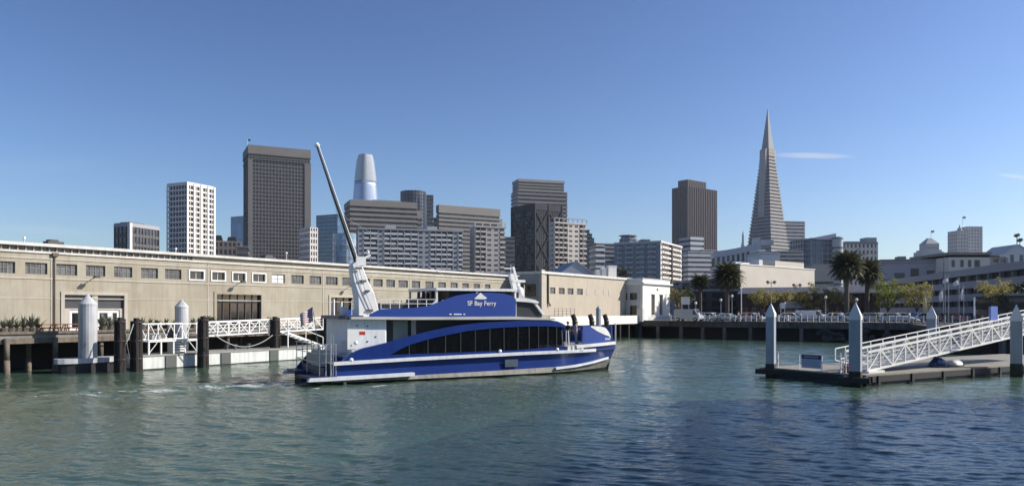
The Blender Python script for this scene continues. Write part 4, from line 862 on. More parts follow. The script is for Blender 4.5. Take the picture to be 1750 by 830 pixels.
def tree(label, px, pyt, pyb_crown, wpx, D, m, group=None, seed=0, name='street_tree', sparse=1.0, zb=DECK):
    random.seed(seed); x = U(px)*D; t = thing(name, label, 'tree', (x, D, zb), random.uniform(0, 6), group)
    ztop = ZP(pyt, D)-zb; zlow = ZP(pyb_crown, D)-zb; R = wpx*D/F/2; cz = (ztop+zlow)/2; hz = (ztop-zlow)/2
    tr = MB(); tr.tube((0, 0, -.1), (.1, 0, zlow*.9), .17, .12, 8); tips = []
    for k in range(8):
        a = 6.28*k/8+random.uniform(-.3, .3); q = random.uniform(.5, .85); e = Vector((math.cos(a)*R*q, math.sin(a)*R*q, cz+random.uniform(-.3, .7)*hz)); mid = Vector((e.x*.4, e.y*.4, zlow+(e.z-zlow)*.45))
        tr.tube((.1, 0, zlow*.85), mid, .09, .06, 6); tr.tube(mid, e, .06, .02, 5)
        for _ in range(3): e2 = e+Vector((random.gauss(0, .3)*R, random.gauss(0, .3)*R, random.gauss(.2, .3)*hz)); tr.tube(mid, e2, .035, .012, 4); tips.append(e2)
        tips.append(e)
    tr.build('trunk', M_bark, t, True)
    cl = [(Vector((random.gauss(0, .15)*R, random.gauss(0, .15)*R, cz)), R*.45)]
    for e in tips: cl.append((e, random.uniform(.16, .34)*R))
    for k in range(12):
        a = random.uniform(0, 6.28); q = random.uniform(.3, .8); cl.append((Vector((math.cos(a)*R*q, math.sin(a)*R*q, cz+random.uniform(-.8, .8)*hz*math.sqrt(1-q*q))), random.uniform(.18, .32)*R))
    leaf_cloud(cl, 90*sparse*(6.0/max(R, 1.5))*.55, .15, .8).build('crown', m, t)
    return t
GT = 'street trees along the quay road'
tree('pale olive tree just right of the white corner building', 1160, 486, 532, 40, 158, M_leaf, GT, 1)
tree('darker small tree behind the pale one right of the white corner building', 1176, 482, 520, 26, 175, M_leafd, GT, 2)
tree('sparse olive tree in front of the eaved building, left of the tall double lamp', 1302, 496, 524, 42, 150, M_leaf, GT, 3, sparse=.8)
tree('sparse olive tree just right of the tall double lamp', 1340, 497, 522, 36, 152, M_leaf, GT, 4, sparse=.8)
tree('yellowish tree right of the kiosk', 1377, 494, 532, 42, 146, M_leaf, GT, 5)
tree('yellow green tree immediately left of the paired palms', 1425, 492, 530, 52, 146, M_leaf, GT, 6)
tree('bright green tree immediately right of the paired palms', 1518, 477, 530, 56, 145, M_leafg, GT, 7, sparse=1.3)
tree('olive grey tree right of the bright green tree', 1567, 485, 530, 56, 143, M_leaf, GT, 8)
tree('thin leaved tree behind the blue board at far right', 1712, 481, 528, 62, 122, M_leaf, GT, 9)
tree('dark tree standing behind the white roof stacks', 1064, 455, 480, 22, 230, M_leafd, None, 10, 'dark_tree')
tree('dark tree at the very right edge behind the garage', 1746, 480, 520, 30, 120, M_leafd, None, 12, 'dark_tree')

def palm(label, px, pyc, rpx, D, nf=110, trunkr=.42, group='tall palms behind the quay', seed=0, skirt=.8, lean=0):
    random.seed(seed); x = U(px)*D; t = thing('palm_tree', label, 'palm tree', (x, D, DECK), 0, group); R = rpx*D/F; hc = ZP(pyc, D)-DECK
    tk = MB(); n = 14
    prof = [(trunkr*1.25, 0)]+[(trunkr*(1+.08*(k % 2)), hc*k/n) for k in range(1, n)]+[(trunkr*1.5, hc-.5), (trunkr*.8, hc+.2)]
    tk.lathe(prof, n=10); tk.build('trunk', M_bark, t, True)
    fr = MB()
    for i in range(nf):
        az = i*2.39996; q = i/nf; el = math.radians(82-q*128*skirt)      # upright at the crown's top, hanging at its foot
        Lf = R*random.uniform(.72, 1.12)*(1.0 if q < .75 else .8); p = Vector((0, 0, hc)); dirh = Vector((math.cos(az), math.sin(az), 0)); seg = 9; pts = [p.copy()]; e = el
        for s_ in range(seg): p = p+(dirh*math.cos(e)+Vector((0, 0, 1))*math.sin(e))*Lf/seg; e -= math.radians(5+6*s_/seg); pts.append(p.copy())
        side = Vector((-dirh.y, dirh.x, 0))
        for s_ in range(seg):
            a, b = pts[s_], pts[s_+1]; fr.bar(a, b, .05, .04)
            for h_ in range(4):
                c = a.lerp(b, (h_+.5)/4); ll = R*.30*math.sin(math.pi*min(.95, (s_+.6+h_*.25)/seg*.9+.12)); fw = (b-a).normalized()
                for sd in (-1, 1):
                    tip = c+(side*sd*.8+fw*.55+Vector((0, 0, -.28))).normalized()*ll; wv = fw*.075; j = len(fr.v); fr.v += [tuple(c-wv), tuple(c+wv), tuple(tip)]; fr.f.append((j, j+1, j+2))
    fr.build('crown', M_palm, t)
    return t
palm('full round palm in front of the dark brick building', 1243, 474, 36, 152, 150, .38, seed=1, skirt=1.0)
palm('thin palm with a ragged crown left of the full round palm', 1197, 482, 22, 156, 64, .3, seed=2, skirt=1.0)
palm('larger left palm of the close pair', 1447, 456, 38, 142, 150, .42, seed=3, skirt=1.0)
palm('smaller right palm of the close pair', 1482, 466, 33, 146, 140, .40, seed=4, skirt=1.0)
# distant palms on the right skyline
for i, (px, py, lb_) in enumerate(((1738, 402, 'tiny dark tall palm on the skyline at the right edge, higher one'), (1743, 410, 'tiny dark tall palm on the skyline at the right edge, lower one'))):
    random.seed(20+i); D = 430; t = thing('distant_palm', lb_, 'palm tree', (U(px)*D, D, DECK), 0, 'distant palms at the right edge'); h = ZP(py, D)-DECK
    MB().tube((0, 0, 0), (0, 0, h), .3, .2, 6).build('trunk', M_bark, t); leaf_cloud([(Vector((0, 0, h)), 1.3), (Vector((.8, 0, h+.4)), .9), (Vector((-.8, 0, h-.3)), .9)], 120, .35).build('crown', M_leafd, t)

# agaves and shrubs on the wharf
def spiky(label, s, o, h, nm='agave_plant', m=M_agave, seed=0, group=None, n=26):
    random.seed(seed); t = thing(nm, label, 'plant', Wp(s, o, DECK), random.uniform(0, 6), group); mb = MB()
    for i in range(n):
        az = i*2.4; el = math.radians(random.uniform(20, 85)); L = h*random.uniform(.7, 1.15); d_ = Vector((math.cos(az)*math.cos(el), math.sin(az)*math.cos(el), math.sin(el))); sd = Vector((-math.sin(az), math.cos(az), 0))*.07*h
        a = Vector((0, 0, .45)); b = a+d_*L*.55; c = a+d_*L+Vector((0, 0, -.1*L)); j = len(mb.v)
        mb.v += [tuple(a-sd*.6), tuple(a+sd*.6), tuple(b+sd), tuple(b-sd), tuple(c)]; mb.f += [(j, j+1, j+2, j+3), (j+3, j+2, j+4)]
    mb.build('leaves', m, t); MB().lathe([(.28, 0), (.4, .5), (.36, .5)], n=10).build('pot', mat('planter_wood', (.12, .10, .08), .8, var=.2), t)
pls = [(6, .9), (18, 1.2), (29, .95), (41, 1.15), (54, 1.3), (65, 1.1), (176, 1.3), (188, 1.1), (243, 1.0), (256, .9), (268, .85), (284, .9), (298, .8), (330, .9)]
wh = ['at the far left edge', 'second from the left edge', 'third from the left edge', 'tall one under the second window', 'widest spiky one left of the benches', 'nearest the rusty benches', 'beside the white glazed doors', 'just left of the first tarred post', 'left above the white gangway platform', 'second above the gangway platform', 'third above the gangway platform', 'just left of the cone capped post', 'behind the cone capped post', 'right of the cone capped post']
for i, (px, h) in enumerate(pls): spiky('potted agave on the wharf '+wh[i], Ws(px, 2.4), 2.4, h, seed=30+i, group='potted agaves on the wharf')
def shrub(label, px, o, R, h, seed):
    random.seed(seed); t = thing('shrub', label, 'plant', Wp(Ws(px, o), o, DECK), 0, 'round shrubs on the wharf')
    cl = [(Vector((random.uniform(-R, R)*.7, random.uniform(-.4, .4), h*random.uniform(.35, .8))), R*random.uniform(.3, .5)) for _ in range(12)]
    leaf_cloud(cl, 320, .09).build('foliage', M_leafd, t); mb = MB()
    for k in range(5): mb.tube((0, 0, 0), (random.uniform(-R, R)*.5, 0, h*.6), .03, .015, 5)
    mb.build('stem', M_bark, t)
shrub('round dark shrub left of the wide black glazed opening', 348, 2.4, 1.0, 1.5, 50)
shrub('second dark shrub touching the wide black glazed opening', 362, 2.2, .8, 1.3, 51)
shrub('reddish dry shrub right of the wide black glazed opening', 456, 2.2, .9, 1.2, 52)
for i, (px, lb_) in enumerate(((83, 'rusty picnic bench right of the agave row'), (101, 'second rusty bench beside the left doors'), (122, 'low rusty bench just before the left doors'))):
    t = thing('picnic_bench', lb_, 'bench', Wp(Ws(px, 2.6), 2.6, DECK), PANG, 'rusty benches on the wharf'); mr = mat('rusty_wood', (.22, .09, .05), .8, var=.3, scale=3)
    MB().box(-.8, .8, -.3, .3, .70, .76).build('table_top', mr, t)
    for s_ in (-1, 1): MB().box(-.8, .8, s_*.6-.13, s_*.6+.13, .42, .47).build('seat', mr, t); MB().bar((s_*.6, -.55, .0), (s_*.6, -.1, .7), .06).bar((s_*.6, .55, .0), (s_*.6, .1, .7), .06).bar((s_*.6, -.65, .4), (s_*.6, .65, .4), .05).build('leg', mr, t)

# ------------------------------------------------ left moorings: posts, float, gangway
def cone_pile(label, x, y, r, tip, foot=-1.0, n=20):
    t = thing('mooring_pile', label, 'pile', (x, y, 0), 0, 'cone capped steel mooring piles')
    MB().tube((0, 0, foot), (0, 0, tip-r*1.15), r, r, n).build('shaft', M_pilewhite, t, False); MB().lathe([(r*1.04, tip-r*1.15-.12), (r*1.04, tip-r*1.15), (.03, tip)], n=n).build('cap', M_pilewhite, t)
    MB().tube((0, 0, foot), (0, 0, .75), r*1.02, r*1.02, n, False).build('weed_band', M_weed, t)
D = 62.2; cone_pile('thick pale cylinder pile with cone cap standing before the left doors', U(150)*D, D, .70, ZP(502, D))
D = Wd(310.5, 4.3); cone_pile('cone capped cylinder pile behind the white gangway platform', U(310.5)*D, D, 22*D/F/2, ZP(511, D))
# round raft round the first pile
D = 62.2; t = thing('pile_raft', 'grey collar raft floating round the thick pale cylinder pile', 'raft', (U(150)*D, D, 0), PANG)
MB().slab([(2.6*math.cos(a)*(1.15 if math.cos(a) > 0 else 1), 1.0*math.sin(a)) for a in [2*math.pi*k/20 for k in range(20)]], .75, 1.15).build('deck', M_pilewhite, t)
MB().slab([(2.3*math.cos(a), .9*math.sin(a)) for a in [2*math.pi*k/20 for k in range(20)]], -.4, .76).build('hull', M_black, t)
MB().lathe([(.16, 0), (.22, .12), (.22, .3), (.1, .42)], (2.5, -.6, 1.1), 10).build('cleat', M_white, t)
def post(label, px, pyt, pyb, wpx, group='tarred timber mooring posts', m=None):
    D = H0*F/(pyb-HY); x = U(px)*D; r = wpx*D/F/2; t = thing('mooring_post', label, 'post', (x, D, 0), PANG+.3, group); h = ZP(pyt, D); mb = MB()
    for i, (ax, ay) in enumerate(((-.5, -.45), (.5, -.5), (-.5, .5), (.52, .45))): mb.tube((ax*r, ay*r, -1.2), (ax*r*.9, ay*r*.9, h-.1-.12*(i % 3)), r*.62, r*.55, 8)
    mb.build('timber_bundle', m or M_timber, t)
    bm_ = MB()
    for z in (h-.5, h*.55, 1.0): bm_.lathe([(r*1.22, z), (r*1.22, z+.12)], n=12)
    bm_.build('band', mat('rusty_band', (.05, .035, .03), .7), t)
    return D
post('tarred post, left one of the pair beside the collar raft', 205, 540, 636, 15)
post('tarred post, right one of the pair at the left end of the white float', 233, 541, 634, 16)
post('tarred post in front of the white gangway platform', 347, 538, 627, 15)
post('tarred post in the middle of the white gangway truss', 470, 539, 615, 14)
post('tarred post behind the ferry stern rail', 556, 537, 606, 14)
for px, lb_ in ((982, 'curved dark fender post behind the crew on the bow, leftmost of three'), (1011, 'dark fender post left of the grey cone capped pile'), (1036, 'dark fender post right of the grey cone capped pile')):
    D = 117+(px-982)*.14; t = thing('mooring_post', lb_, 'post', (U(px)*D, D, 0), 0, 'dark fender posts at the cream shed wharf'); h = ZP(537, D)
    MB().tube((.05, 0, -1), (.05, 0, h-1), .42, .40, 10).tube((.05, 0, h-1), (-.3, 0, h), .40, .36, 10).build('timber_bundle', M_timber, t); MB().lathe([(.46, h-1.3), (.46, h-1.1)], (0.05, 0, 0), 10).build('band', mat('rusty_band', (.05, .035, .03), .7), t)
D = 118; cone_pile('grey cone capped pile at the foot of the cream shed, between dark posts', U(1023)*D, D, .42, ZP(522, D), n=8)
D = 115; t = thing('mooring_pile', 'thin pale pipe pile just beyond the ferry stem', 'pile', (U(1051.5)*D, D, 0), 0); MB().tube((0, 0, -1), (0, 0, ZP(553, D)), .13, .13, 8).build('shaft', M_pilewhite, t); MB().lathe([(.16, ZP(553, D)-.1), (.05, ZP(553, D)+.1)], n=8).build('cap', M_pilewhite, t)

f0, f1 = Ws(240, 8.8), Ws(240, 8.8)+21.5
fl = thing('mooring_float', 'long white sided concrete float moored along the tan shed', 'float', Wp(f0, 8.8, 0), PANG)
FL = f1-f0
fb = MB().box(0, FL, 0, 3.8, -.5, 1.12).build('hull', mat('float_white', (.62, .64, .60), .7, var=.1, scale=.8, streaks=.3), fl); bevel(fb, .05)
MB().box(-.05, FL+.05, -.06, 3.86, 1.12, 1.24).build('deck', mat('float_deck', (.27, .27, .25), .8, var=.2), fl)
MB().box(-.03, FL+.03, -.04, 3.84, -.45, .10).build('waterline_weed', M_weed, fl)
for k in range(4): MB().box(2.2+k*5.4, 3.2+k*5.4, -.1, 0, .1, 1.1).build('fender_shade_block', mat('fender_shadow', (.10, .11, .10), .8), fl)  # dark blocks on the hull side, recess shadow put into their colour
# rope swag between posts
def rope(label, a, b, sag, r=.045, m=None, n=18):
    a = Vector(a); b = Vector(b); mb = MB(); prev = a
    for k in range(1, n+1): q = k/n; p = a.lerp(b, q)-Vector((0, 0, sag*4*q*(1-q))); mb.tube(prev, p, r, r, 6, False); prev = p
    o = mb.build('mooring_rope', m or mat('rope', (.42, .45, .42), .9), None, True); tag(o, label, 'rope'); return o
def at_px(px, py, D): return P(px, py, D)
rope('pale mooring rope hanging in a swag between two tarred posts', at_px(356, 562, 66), at_px(466, 572, 70), 1.3)
rope('pale mooring rope hanging from the tarred post down to the collar raft', at_px(228, 553, 62), at_px(196, 606, 61), .6)
rope('dark cord drooping beside the left pair of tarred posts', at_px(213, 556, 61.5), at_px(222, 612, 61), .3, .03, M_dkrail)
# platform frame at the left end of the gangway, with railing
px0, px1 = Ws(250, 8.0)-f0, Ws(336, 8.0)-f0
pf = thing('gangway_platform', 'white railed landing platform on legs at the left end of the float', 'platform', Wp(f0, 8.8, 0), PANG)
zp = ZP(581, 66); zr_ = ZP(553, 66); 
MB().box(px0, px1, .5, 3.0, zp-.12, zp).build('deck', M_white, pf)
lg = MB().box(-.06, .06, -.06, .06, 1.2, zp-.1).build('leg', M_white, pf); lg.location = (px0+.1, .6, 0)
for x, y in ((px0+.1, 2.9), ((px0+px1)/2, .6), (px1-.1, .6), (px1-.1, 2.9), (px0+1.2, .6)): o = lg.copy(); COL.objects.link(o); o.parent = pf; o.location = (x, y, 0)
mb = MB()
for y in (.5, 3.0):
    for z in (zp+.05, zr_): mb.box(px0, px1, y-.04, y+.04, z-.04, z+.04)
    for x in (px0, (px0+px1)/2, px1): mb.box(x-.04, x+.04, y-.04, y+.04, zp, zr_)
mb.build('railing', M_white, pf)
mb = MB()
for k in range(5): x = px0+(px1-px0)*(k+.2)/5; mb.bar((x, 1.5, zp), (x+.6, 1.5, zr_-.1), .05); mb.bar((x+.7, 2.2, zp), (x+.1, 2.2, zr_-.2), .05)
mb.bar((px0, .6, 1.2), (px0+.9, .6, zp-.1), .05).bar((px1, .6, 1.2), (px1-.9, .6, zp-.1), .05).build('brace', M_white, pf)
MB().box(px0+1, px0+1.8, 1.6, 2.2, zp, zp+.5).build('equipment_case', M_fgrey, pf)
# white chairs/boxes on float deck
t = thing('hose_box', 'white slatted equipment crate on the float under the landing platform', 'crate', Wp(Ws(302, 7.4), 7.4, 1.24), PANG)
mb = MB()
for k in range(4): mb.box(-.6, .6, -.4, .4, .12+k*.22, .24+k*.22)
mb.build('slat', M_white, t); MB().box(-.62, -.54, -.42, .42, 0, .95).box(.54, .62, -.42, .42, 0, .95).build('end_frame', M_white, t)
def truss(label, A, B, hgt, wid, bays, chord=.12, web=.07, hr=0.0, endh=0.0, name='gangway', zig=True, mid=True):
    """gangway: two side trusses with chords, posts and diagonals, deck, handrail"""
    A = Vector(A); B = Vector(B); ang = math.atan2(B.y-A.y, B.x-A.x); L = (B.xy-A.xy).length; dz = B.z-A.z
    t = thing(name, label, 'gangway', A, ang)
    Z = lambda x: dz*x/L
    for sd, y in (('near', 0), ('far', wid)):
        c = MB().bar((0, y, 0), (L, y, dz), chord, chord).bar((0, y, hgt), (L, y, hgt+dz), chord, chord); c.build('chord', M_white, t)
        w_ = MB().box(-web/2, web/2, -web/2, web/2, 0, hgt).build('web_post', M_white, t); w_.location = (0, y, 0)
        for k in range(1, bays+1): x = L*k/bays; o = w_.copy(); COL.objects.link(o); o.parent = t; o.location = (x, y, Z(x))
        g = MB()
        for k in range(bays):
            x0, x1 = L*k/bays, L*(k+1)/bays
            if k % 2 == 0: g.bar((x0, y, Z(x0)), (x1, y, Z(x1)+hgt), web*1.1)
            else: g.bar((x0, y, Z(x0)+hgt), (x1, y, Z(x1)), web*1.1)
        g.build('diagonal', M_white, t)
        if hr:
            hh = MB().bar((0, y, hgt+hr), (L, y, hgt+hr+dz), .07)
            for k in range(bays+1): x = L*k/bays; hh.box(x-.03, x+.03, y-.03, y+.03, Z(x)+hgt, Z(x)+hgt+hr)
            hh.build('handrail', M_white, t)
        if mid:
            q = MB()
            for f in (.25, .5, .75): q.bar((0, y+.06 if y == 0 else y-.06, hgt*f), (L, y+.06 if y == 0 else y-.06, hgt*f+dz), .035)
            q.build('guard_rail', M_rail, t)
    MB().bar((0, wid/2, .06), (L, wid/2, .06+dz), wid-.1, .05).build('deck', M_fgrey, t)
    x = MB()
    for k in range(bays+1): xx = L*k/bays; x.box(xx-.05, xx+.05, 0, wid, Z(xx)-.09, Z(xx)+.01)
    x.build('cross_beam', M_white, t); return t
a = Wp(Ws(352, 7.0), 7.0, 0); a.z = ZP(574, a.y); b_ = Wp(Ws(470, 7.0), 7.0, 0); b_.z = ZP(567, b_.y); slope = (b_.z-a.z)/(b_-a).xy.length
B_ = Wp(Ws(552, 7.0), 7.0, 0); B_.z = a.z+slope*(B_-a).xy.length
truss('white truss gangway running over the float toward the ferry stern', a, B_, 1.25, 1.5, 12, hr=.0)
t = thing('stairway', 'white stair frame descending from the gangway to the float left of the ferry', 'stairs', Wp(Ws(492, 8.2), 8.2, 1.24), PANG); zt_ = 1.5
MB().bar((0, 0, zt_), (4.6, 0, 0), .09, .18).bar((0, 1, zt_), (4.6, 1, 0), .09, .18).build('stringer', M_white, t)
mb = MB()
for k in range(8): q = (k+.5)/8; mb.box(4.6*q-.14, 4.6*q+.14, 0, 1, zt_*(1-q)-.02, zt_*(1-q)+.03)
mb.build('tread', M_fgrey, t); MB().bar((0, 0, zt_+.95), (4.6, 0, .95), .06).bar((0, 0, zt_), (0, 0, zt_+.95), .06).bar((4.6, 0, 0), (4.6, 0, .95), .06).bar((2.3, 0, zt_*.5), (2.3, 0, zt_*.5+.95), .06).build('handrail', M_white, t)
MB().box(-.05, .05, -.05, .05, 0, zt_).build('leg', M_white, t)
# small items on the float
for px, o_, lb_, hh in ((402, 6.6, 'small dark bollard on the float below the gangway swag', .5), (425, 6.4, 'second small dark bollard on the float under the truss', .5), (388, 6.2, 'third small dark bollard on the float beside the tarred post', .45)):
    t = thing('bollard', lb_, 'bollard', Wp(Ws(px, o_), o_, 1.24), 0, 'bollards on the white float'); MB().lathe([(.16, 0), (.13, .1), (.13, hh-.12), (.2, hh-.08), (.2, hh)], n=10).build('post', M_dkrail, t); MB().bar((-.3, 0, hh-.2), (.3, 0, hh-.2), .08).build('horn', M_dkrail, t)

# ------------------------------------------------ the ferry
FS = Vector((U(540)*(H0*F/128.5), H0*F/128.5)); FBw = Vector((U(1062)*(H0*F/103.5), H0*F/103.5)); fdv = (FBw-FS); FLEN = fdv.length; fdv.normalize(); fnv = Vector((-fdv.y, fdv.x)); FANG = math.atan2(fdv.y, fdv.x)
def FP(px, py, yo=0.0):
    o = FS+fnv*yo; u = U(px); t = (u*o.y-o.x)/(fdv.x-u*fdv.y); Y = o.y+fdv.y*t; return (t, H0-(py-HY)*Y/F)
def FPs(l, yo=0.0): return [FP(x, y, yo) for x, y in l]
FW = 7.0
fe = thing('ferry', 'blue catamaran ferry with white lettering crossing the basin', 'ferry', (FS.x, FS.y, 0), FANG)
def interp(pts, x):
    if x <= pts[0][0]: return pts[0][1]
    for (a, b), (c, d_) in zip(pts, pts[1:]):
        if x <= c: return b+(d_-b)*(x-a)/(c-a)
    return pts[-1][1]
XB = FLEN; XC = XB-7.0
def yo(x): q = max(0, (x-XC)/(XB-XC)); return 1.05*q**2.2       # the side curves in toward the bow at deck level
rail = FPs([(545, 624), (570, 621), (600, 619), (700, 613), (800, 608), (900, 603), (1018, 598), (1053, 596)])
boot = FPs([(540, 654), (640, 648), (705, 642.5), (850, 634), (960, 627), (1057, 615)])
topw = FPs([(583, 619), (592, 611), (603, 602), (618, 595), (640, 590), (665, 584), (700, 574), (740, 564), (780, 556), (820, 551), (860, 549), (900, 547), (935, 545.5), (955, 549), (968, 556)])
winT = FPs([(668, 605.5), (685, 596), (700, 589), (730, 580), (760, 573), (800, 565), (850, 560), (900, 557.5), (935, 557), (966, 559)])
winB = FPs([(668, 606), (720, 604), (800, 601), (880, 598), (940, 593), (966, 591)])
SX0 = FP(566, 640)[0]
# demihulls: lofted sections
def hull(yc, flip, mirror):
    """sections run outer sheer, outer chine, outer waterline, keel, inner waterline, inner sheer"""
    secs = []; n = 30
    for i in range(n+1):
        x = SX0+(XB-SX0)*i/n; q = max(0, (x-XC+2)/(XB-XC+2)); xr = interp(rail, x); xb = interp(boot, x)
        yi = yo(min(x, XB)); fin = q**1.8
        oy = [yi*.85+.30*(1-fin), yi*1.0+.12*(1-fin)+.28*fin, yi+.75*fin, 1.2+.62*fin, 2.4-(2.4-1.85)*fin, 2.4-(2.4-1.2)*fin]
        zz = [xr, xb+.05, .14+.12*fin, -.9+.5*fin, -.05, xr]
        secs.append([(x-(0.0 if k in (0, 5) else .12*fin), (FW-y) if mirror else y, z) for k, (y, z) in enumerate(zip(oy, zz))])
    return secs
for mirror in (False, True):
    sec = hull(0, 0, mirror); n = len(sec)
    def part(ks, name, m, push=0.0):
        mb = MB(); vs = []
        for s_ in sec: vs += [s_[k] for k in ks]
        w_ = len(ks); mb.add(vs, [(i*w_+k, (i+1)*w_+k, (i+1)*w_+k+1, i*w_+k+1) for i in range(n-1) for k in range(w_-1)])
        if len(ks) == 6: mb.f.append(tuple(range(6))); mb.f.append(tuple((n-1)*6+k for k in range(6)))
        return mb.build(name, m, fe, True)
    part([0, 1], 'hull_side', M_blue); part([1, 2], 'boot_stripe', M_boot); part([2, 3, 4], 'hull_bottom', M_anti)
    part([4, 5], 'hull_inner', M_blue)
    for xx in (0, n-1):
        m = MB(); m.add(sec[xx], [tuple(range(6))]); m.build('transom' if xx == 0 else 'stem', M_boot if xx else mat('transom_navy', (.015, .03, .10), .4), fe)
# bridge deck between the hulls
zd = interp(rail, 2)-.02
MB().box(SX0+.1, XB-1.6, 2.3, FW-2.3, 1.0, zd+.3).build('bridge_deck', M_blue2, fe)
mb = MB(); N_ = 24
lo = []; 
for i in range(N_+1):
    x = SX0+.05+(XB-.3-SX0)*i/N_; lo.append((x, interp(rail, x)))
mb.add([(x, yo(x)+.02, z-.02) for x, z in lo]+[(x, FW-yo(x)-.02, z-.02) for x, z in lo], [(i, i+1, N_+2+i, N_+1+i) for i in range(N_)]); mb.build('main_deck', M_fgrey, fe)
# rub rail
for yy, s_ in ((0, -1), (FW, 1)):
    r1 = [(x, interp(rail, x)) for x in np.linspace(FP(570, 621)[0], FP(1022, 598)[0], 30)]
    MB().strip([(x, z-.13) for x, z in r1], [(x, z+.11) for x, z in r1], (lambda x: yo(x)*.85-.10) if s_ < 0 else (lambda x: FW-yo(x)*.85+.02), (lambda x: yo(x)*.85+.02) if s_ < 0 else (lambda x: FW-yo(x)*.85+.10)).build('rub_rail', M_fwhite, fe)
    r2 = FPs([(950, 629), (985, 625), (1020, 619), (1053, 612)]); MB().strip([(x, z-.09) for x, z in r2], [(x, z+.07) for x, z in r2], (lambda x: yo(x)+.28*max(0, (x-XC+2)/(XB-XC+2))**1.8-.10) if s_ < 0 else (lambda x: FW-yo(x)-.3), (lambda x: yo(x)+.30*max(0, (x-XC+2)/(XB-XC+2))**1.8+.1) if s_ < 0 else (lambda x: FW-yo(x))).build('spray_rail', M_fwhite, fe)
# stern fender bar and swim steps
st_ = FPs([(524, 651.5), (560, 650), (640, 645), (705, 641)]); st2 = FPs([(527, 645), (560, 643.5), (640, 639.5), (705, 635.5)])
MB().strip(st_, st2, -.45, .02).build('fender_bar', M_fwhite, fe)
MB().strip([(x, z) for x, z in st_], [(x, z) for x, z in st2], FW-.02, FW+.45).build('fender_bar', M_fwhite, fe)
navy = mat('stern_navy', (.02, .035, .10), .45)
x0 = FP(527, 650)[0]
MB().slab([(x0, -.4), (SX0+.3, -.3), (SX0+.3, 2.4), (x0-.2, 2.4)], .42, .58).slab([(x0+.2, FW-2.3), (SX0+.3, FW-2.3), (SX0+.3, FW+.3), (x0+.2, FW+.3)], .50, .68).build('swim_step', navy, fe)
MB().box(x0+.7, SX0+.2, FW-2.2, FW-.1, -.4, .5).box(x0+1.0, SX0+.2, .1, 2.2, -.4, .42).build('step_shade_block', M_black, fe)  # black blocks standing in for the shadow under the swim steps
MB().strip([(SX0-.9, .6), (SX0+1.2, .6)], [(SX0+.1, 1.75), (SX0+1.3, 1.75)], FW-.3, FW-.15).build('stern_bulwark', navy, fe)
MB().box(SX0-.4, SX0+2.2, .3, FW-.3, .55, 1.1).build('stern_deck', navy, fe)
# stern rails and ladder
mb = MB()
for px in (547, 558, 567, 575):
    for yy in (.15, FW*.5, FW-.4): x, z = FP(px, 590); mb.tube((x, yy, .6), (x, yy, 2.75), .03, .03, 6)
xa, xb_ = FP(545, 590)[0], FP(577, 590)[0]
for z in (1.5, 2.1, 2.72):
    for yy in (.15, FW-.4): mb.bar((xa, yy, z), (xb_, yy, z), .045)
    mb.bar((xa, .15, z), (xa, FW-.4, z), .045)
mb.build('stern_rail', M_steel, fe)
mb = MB()
for px in (565, 569.5): x, z = FP(px, 590, -.2); mb.bar((x, -.22, .5), (x, -.22, 3.5), .06)
for k in range(8): x, _ = FP(567.2, 590, -.2); mb.bar((x-.1, -.22, .7+k*.35), (x+.12, -.22, .7+k*.35), .035)
mb.build('ladder', M_steel, fe)
MB().box(xa+.4, xb_-.1, 1.2, 3.6, 1.15, 2.2).box(xa+.6, xb_, 4.2, 5.8, 1.15, 1.9).build('deck_locker', M_fgrey, fe)
# deckhouse aft (white)
x0, x1 = FP(599, 600, .4)[0], FP(661, 600, .4)[0]; zt_ = FP(600, 542.5)[1]; zb_ = interp(rail, 3)-.3
dh = MB(); dh.box(x0, x1, .4, FW-.4, zb_, zt_); o = dh.build('deckhouse', M_fwhite, fe); bevel(o, .12, 3)
MB().box(x1, FP(852, 560, .9)[0], .95, FW-.95, zb_, zt_-.02).build('cabin_wall', mat('ferry_dark_wall', (.035, .045, .045), .35, var=.1), fe)
dx0, dx1 = FP(665, 570, .9)[0]+.3, FP(690, 570, .9)[0]+.3
d_ = MB().box(dx0, dx1, .89, .95, zb_+1.2, zt_-.25).build('side_door', mat('door_grey', (.22, .26, .25), .4), fe); MB().box(dx1-.25, dx1-.15, .84, .89, zb_+2.1, zb_+2.2).build('handle', M_steel, d_)
MB().box(dx1+.25, dx1+.6, .80, .88, zb_+.8, zt_-.1).build('deckhouse_frame', M_fgrey, fe)
x, z = FP(619, 568, .4); MB().box(x-.20, x+.20, .36, .40, z-.14, z+.08).build('red_placard', M_red, fe)
x, z = FP(607, 574, .4); MB().prism([(x-.55, z-.9), (x+.1, z-.9), (x+.7, z+.3), (x+.7, z+.75), (x-.55, z+.75)], .375, .398).build('lit_patch', M_white, fe)  # sunlit patch of the deckhouse side, drawn as a white shape
mb = MB()
for px, py in ((628, 557), (628, 583), (610, 556), (600, 590), (642, 575)): x, z = FP(px, py, .4); mb.tube((x, .37, z), (x, .41, z), .06, .06, 8)
mb.build('porthole_bolt', M_dkrail, fe)
mb = MB()
for k in range(7): z = FP(600, 585+k*3.6, .4)[1]; mb.box(x0-.03, x0+.02, .9, 2.6, z, z+.05)
mb.build('louvre', M_fgrey, fe)
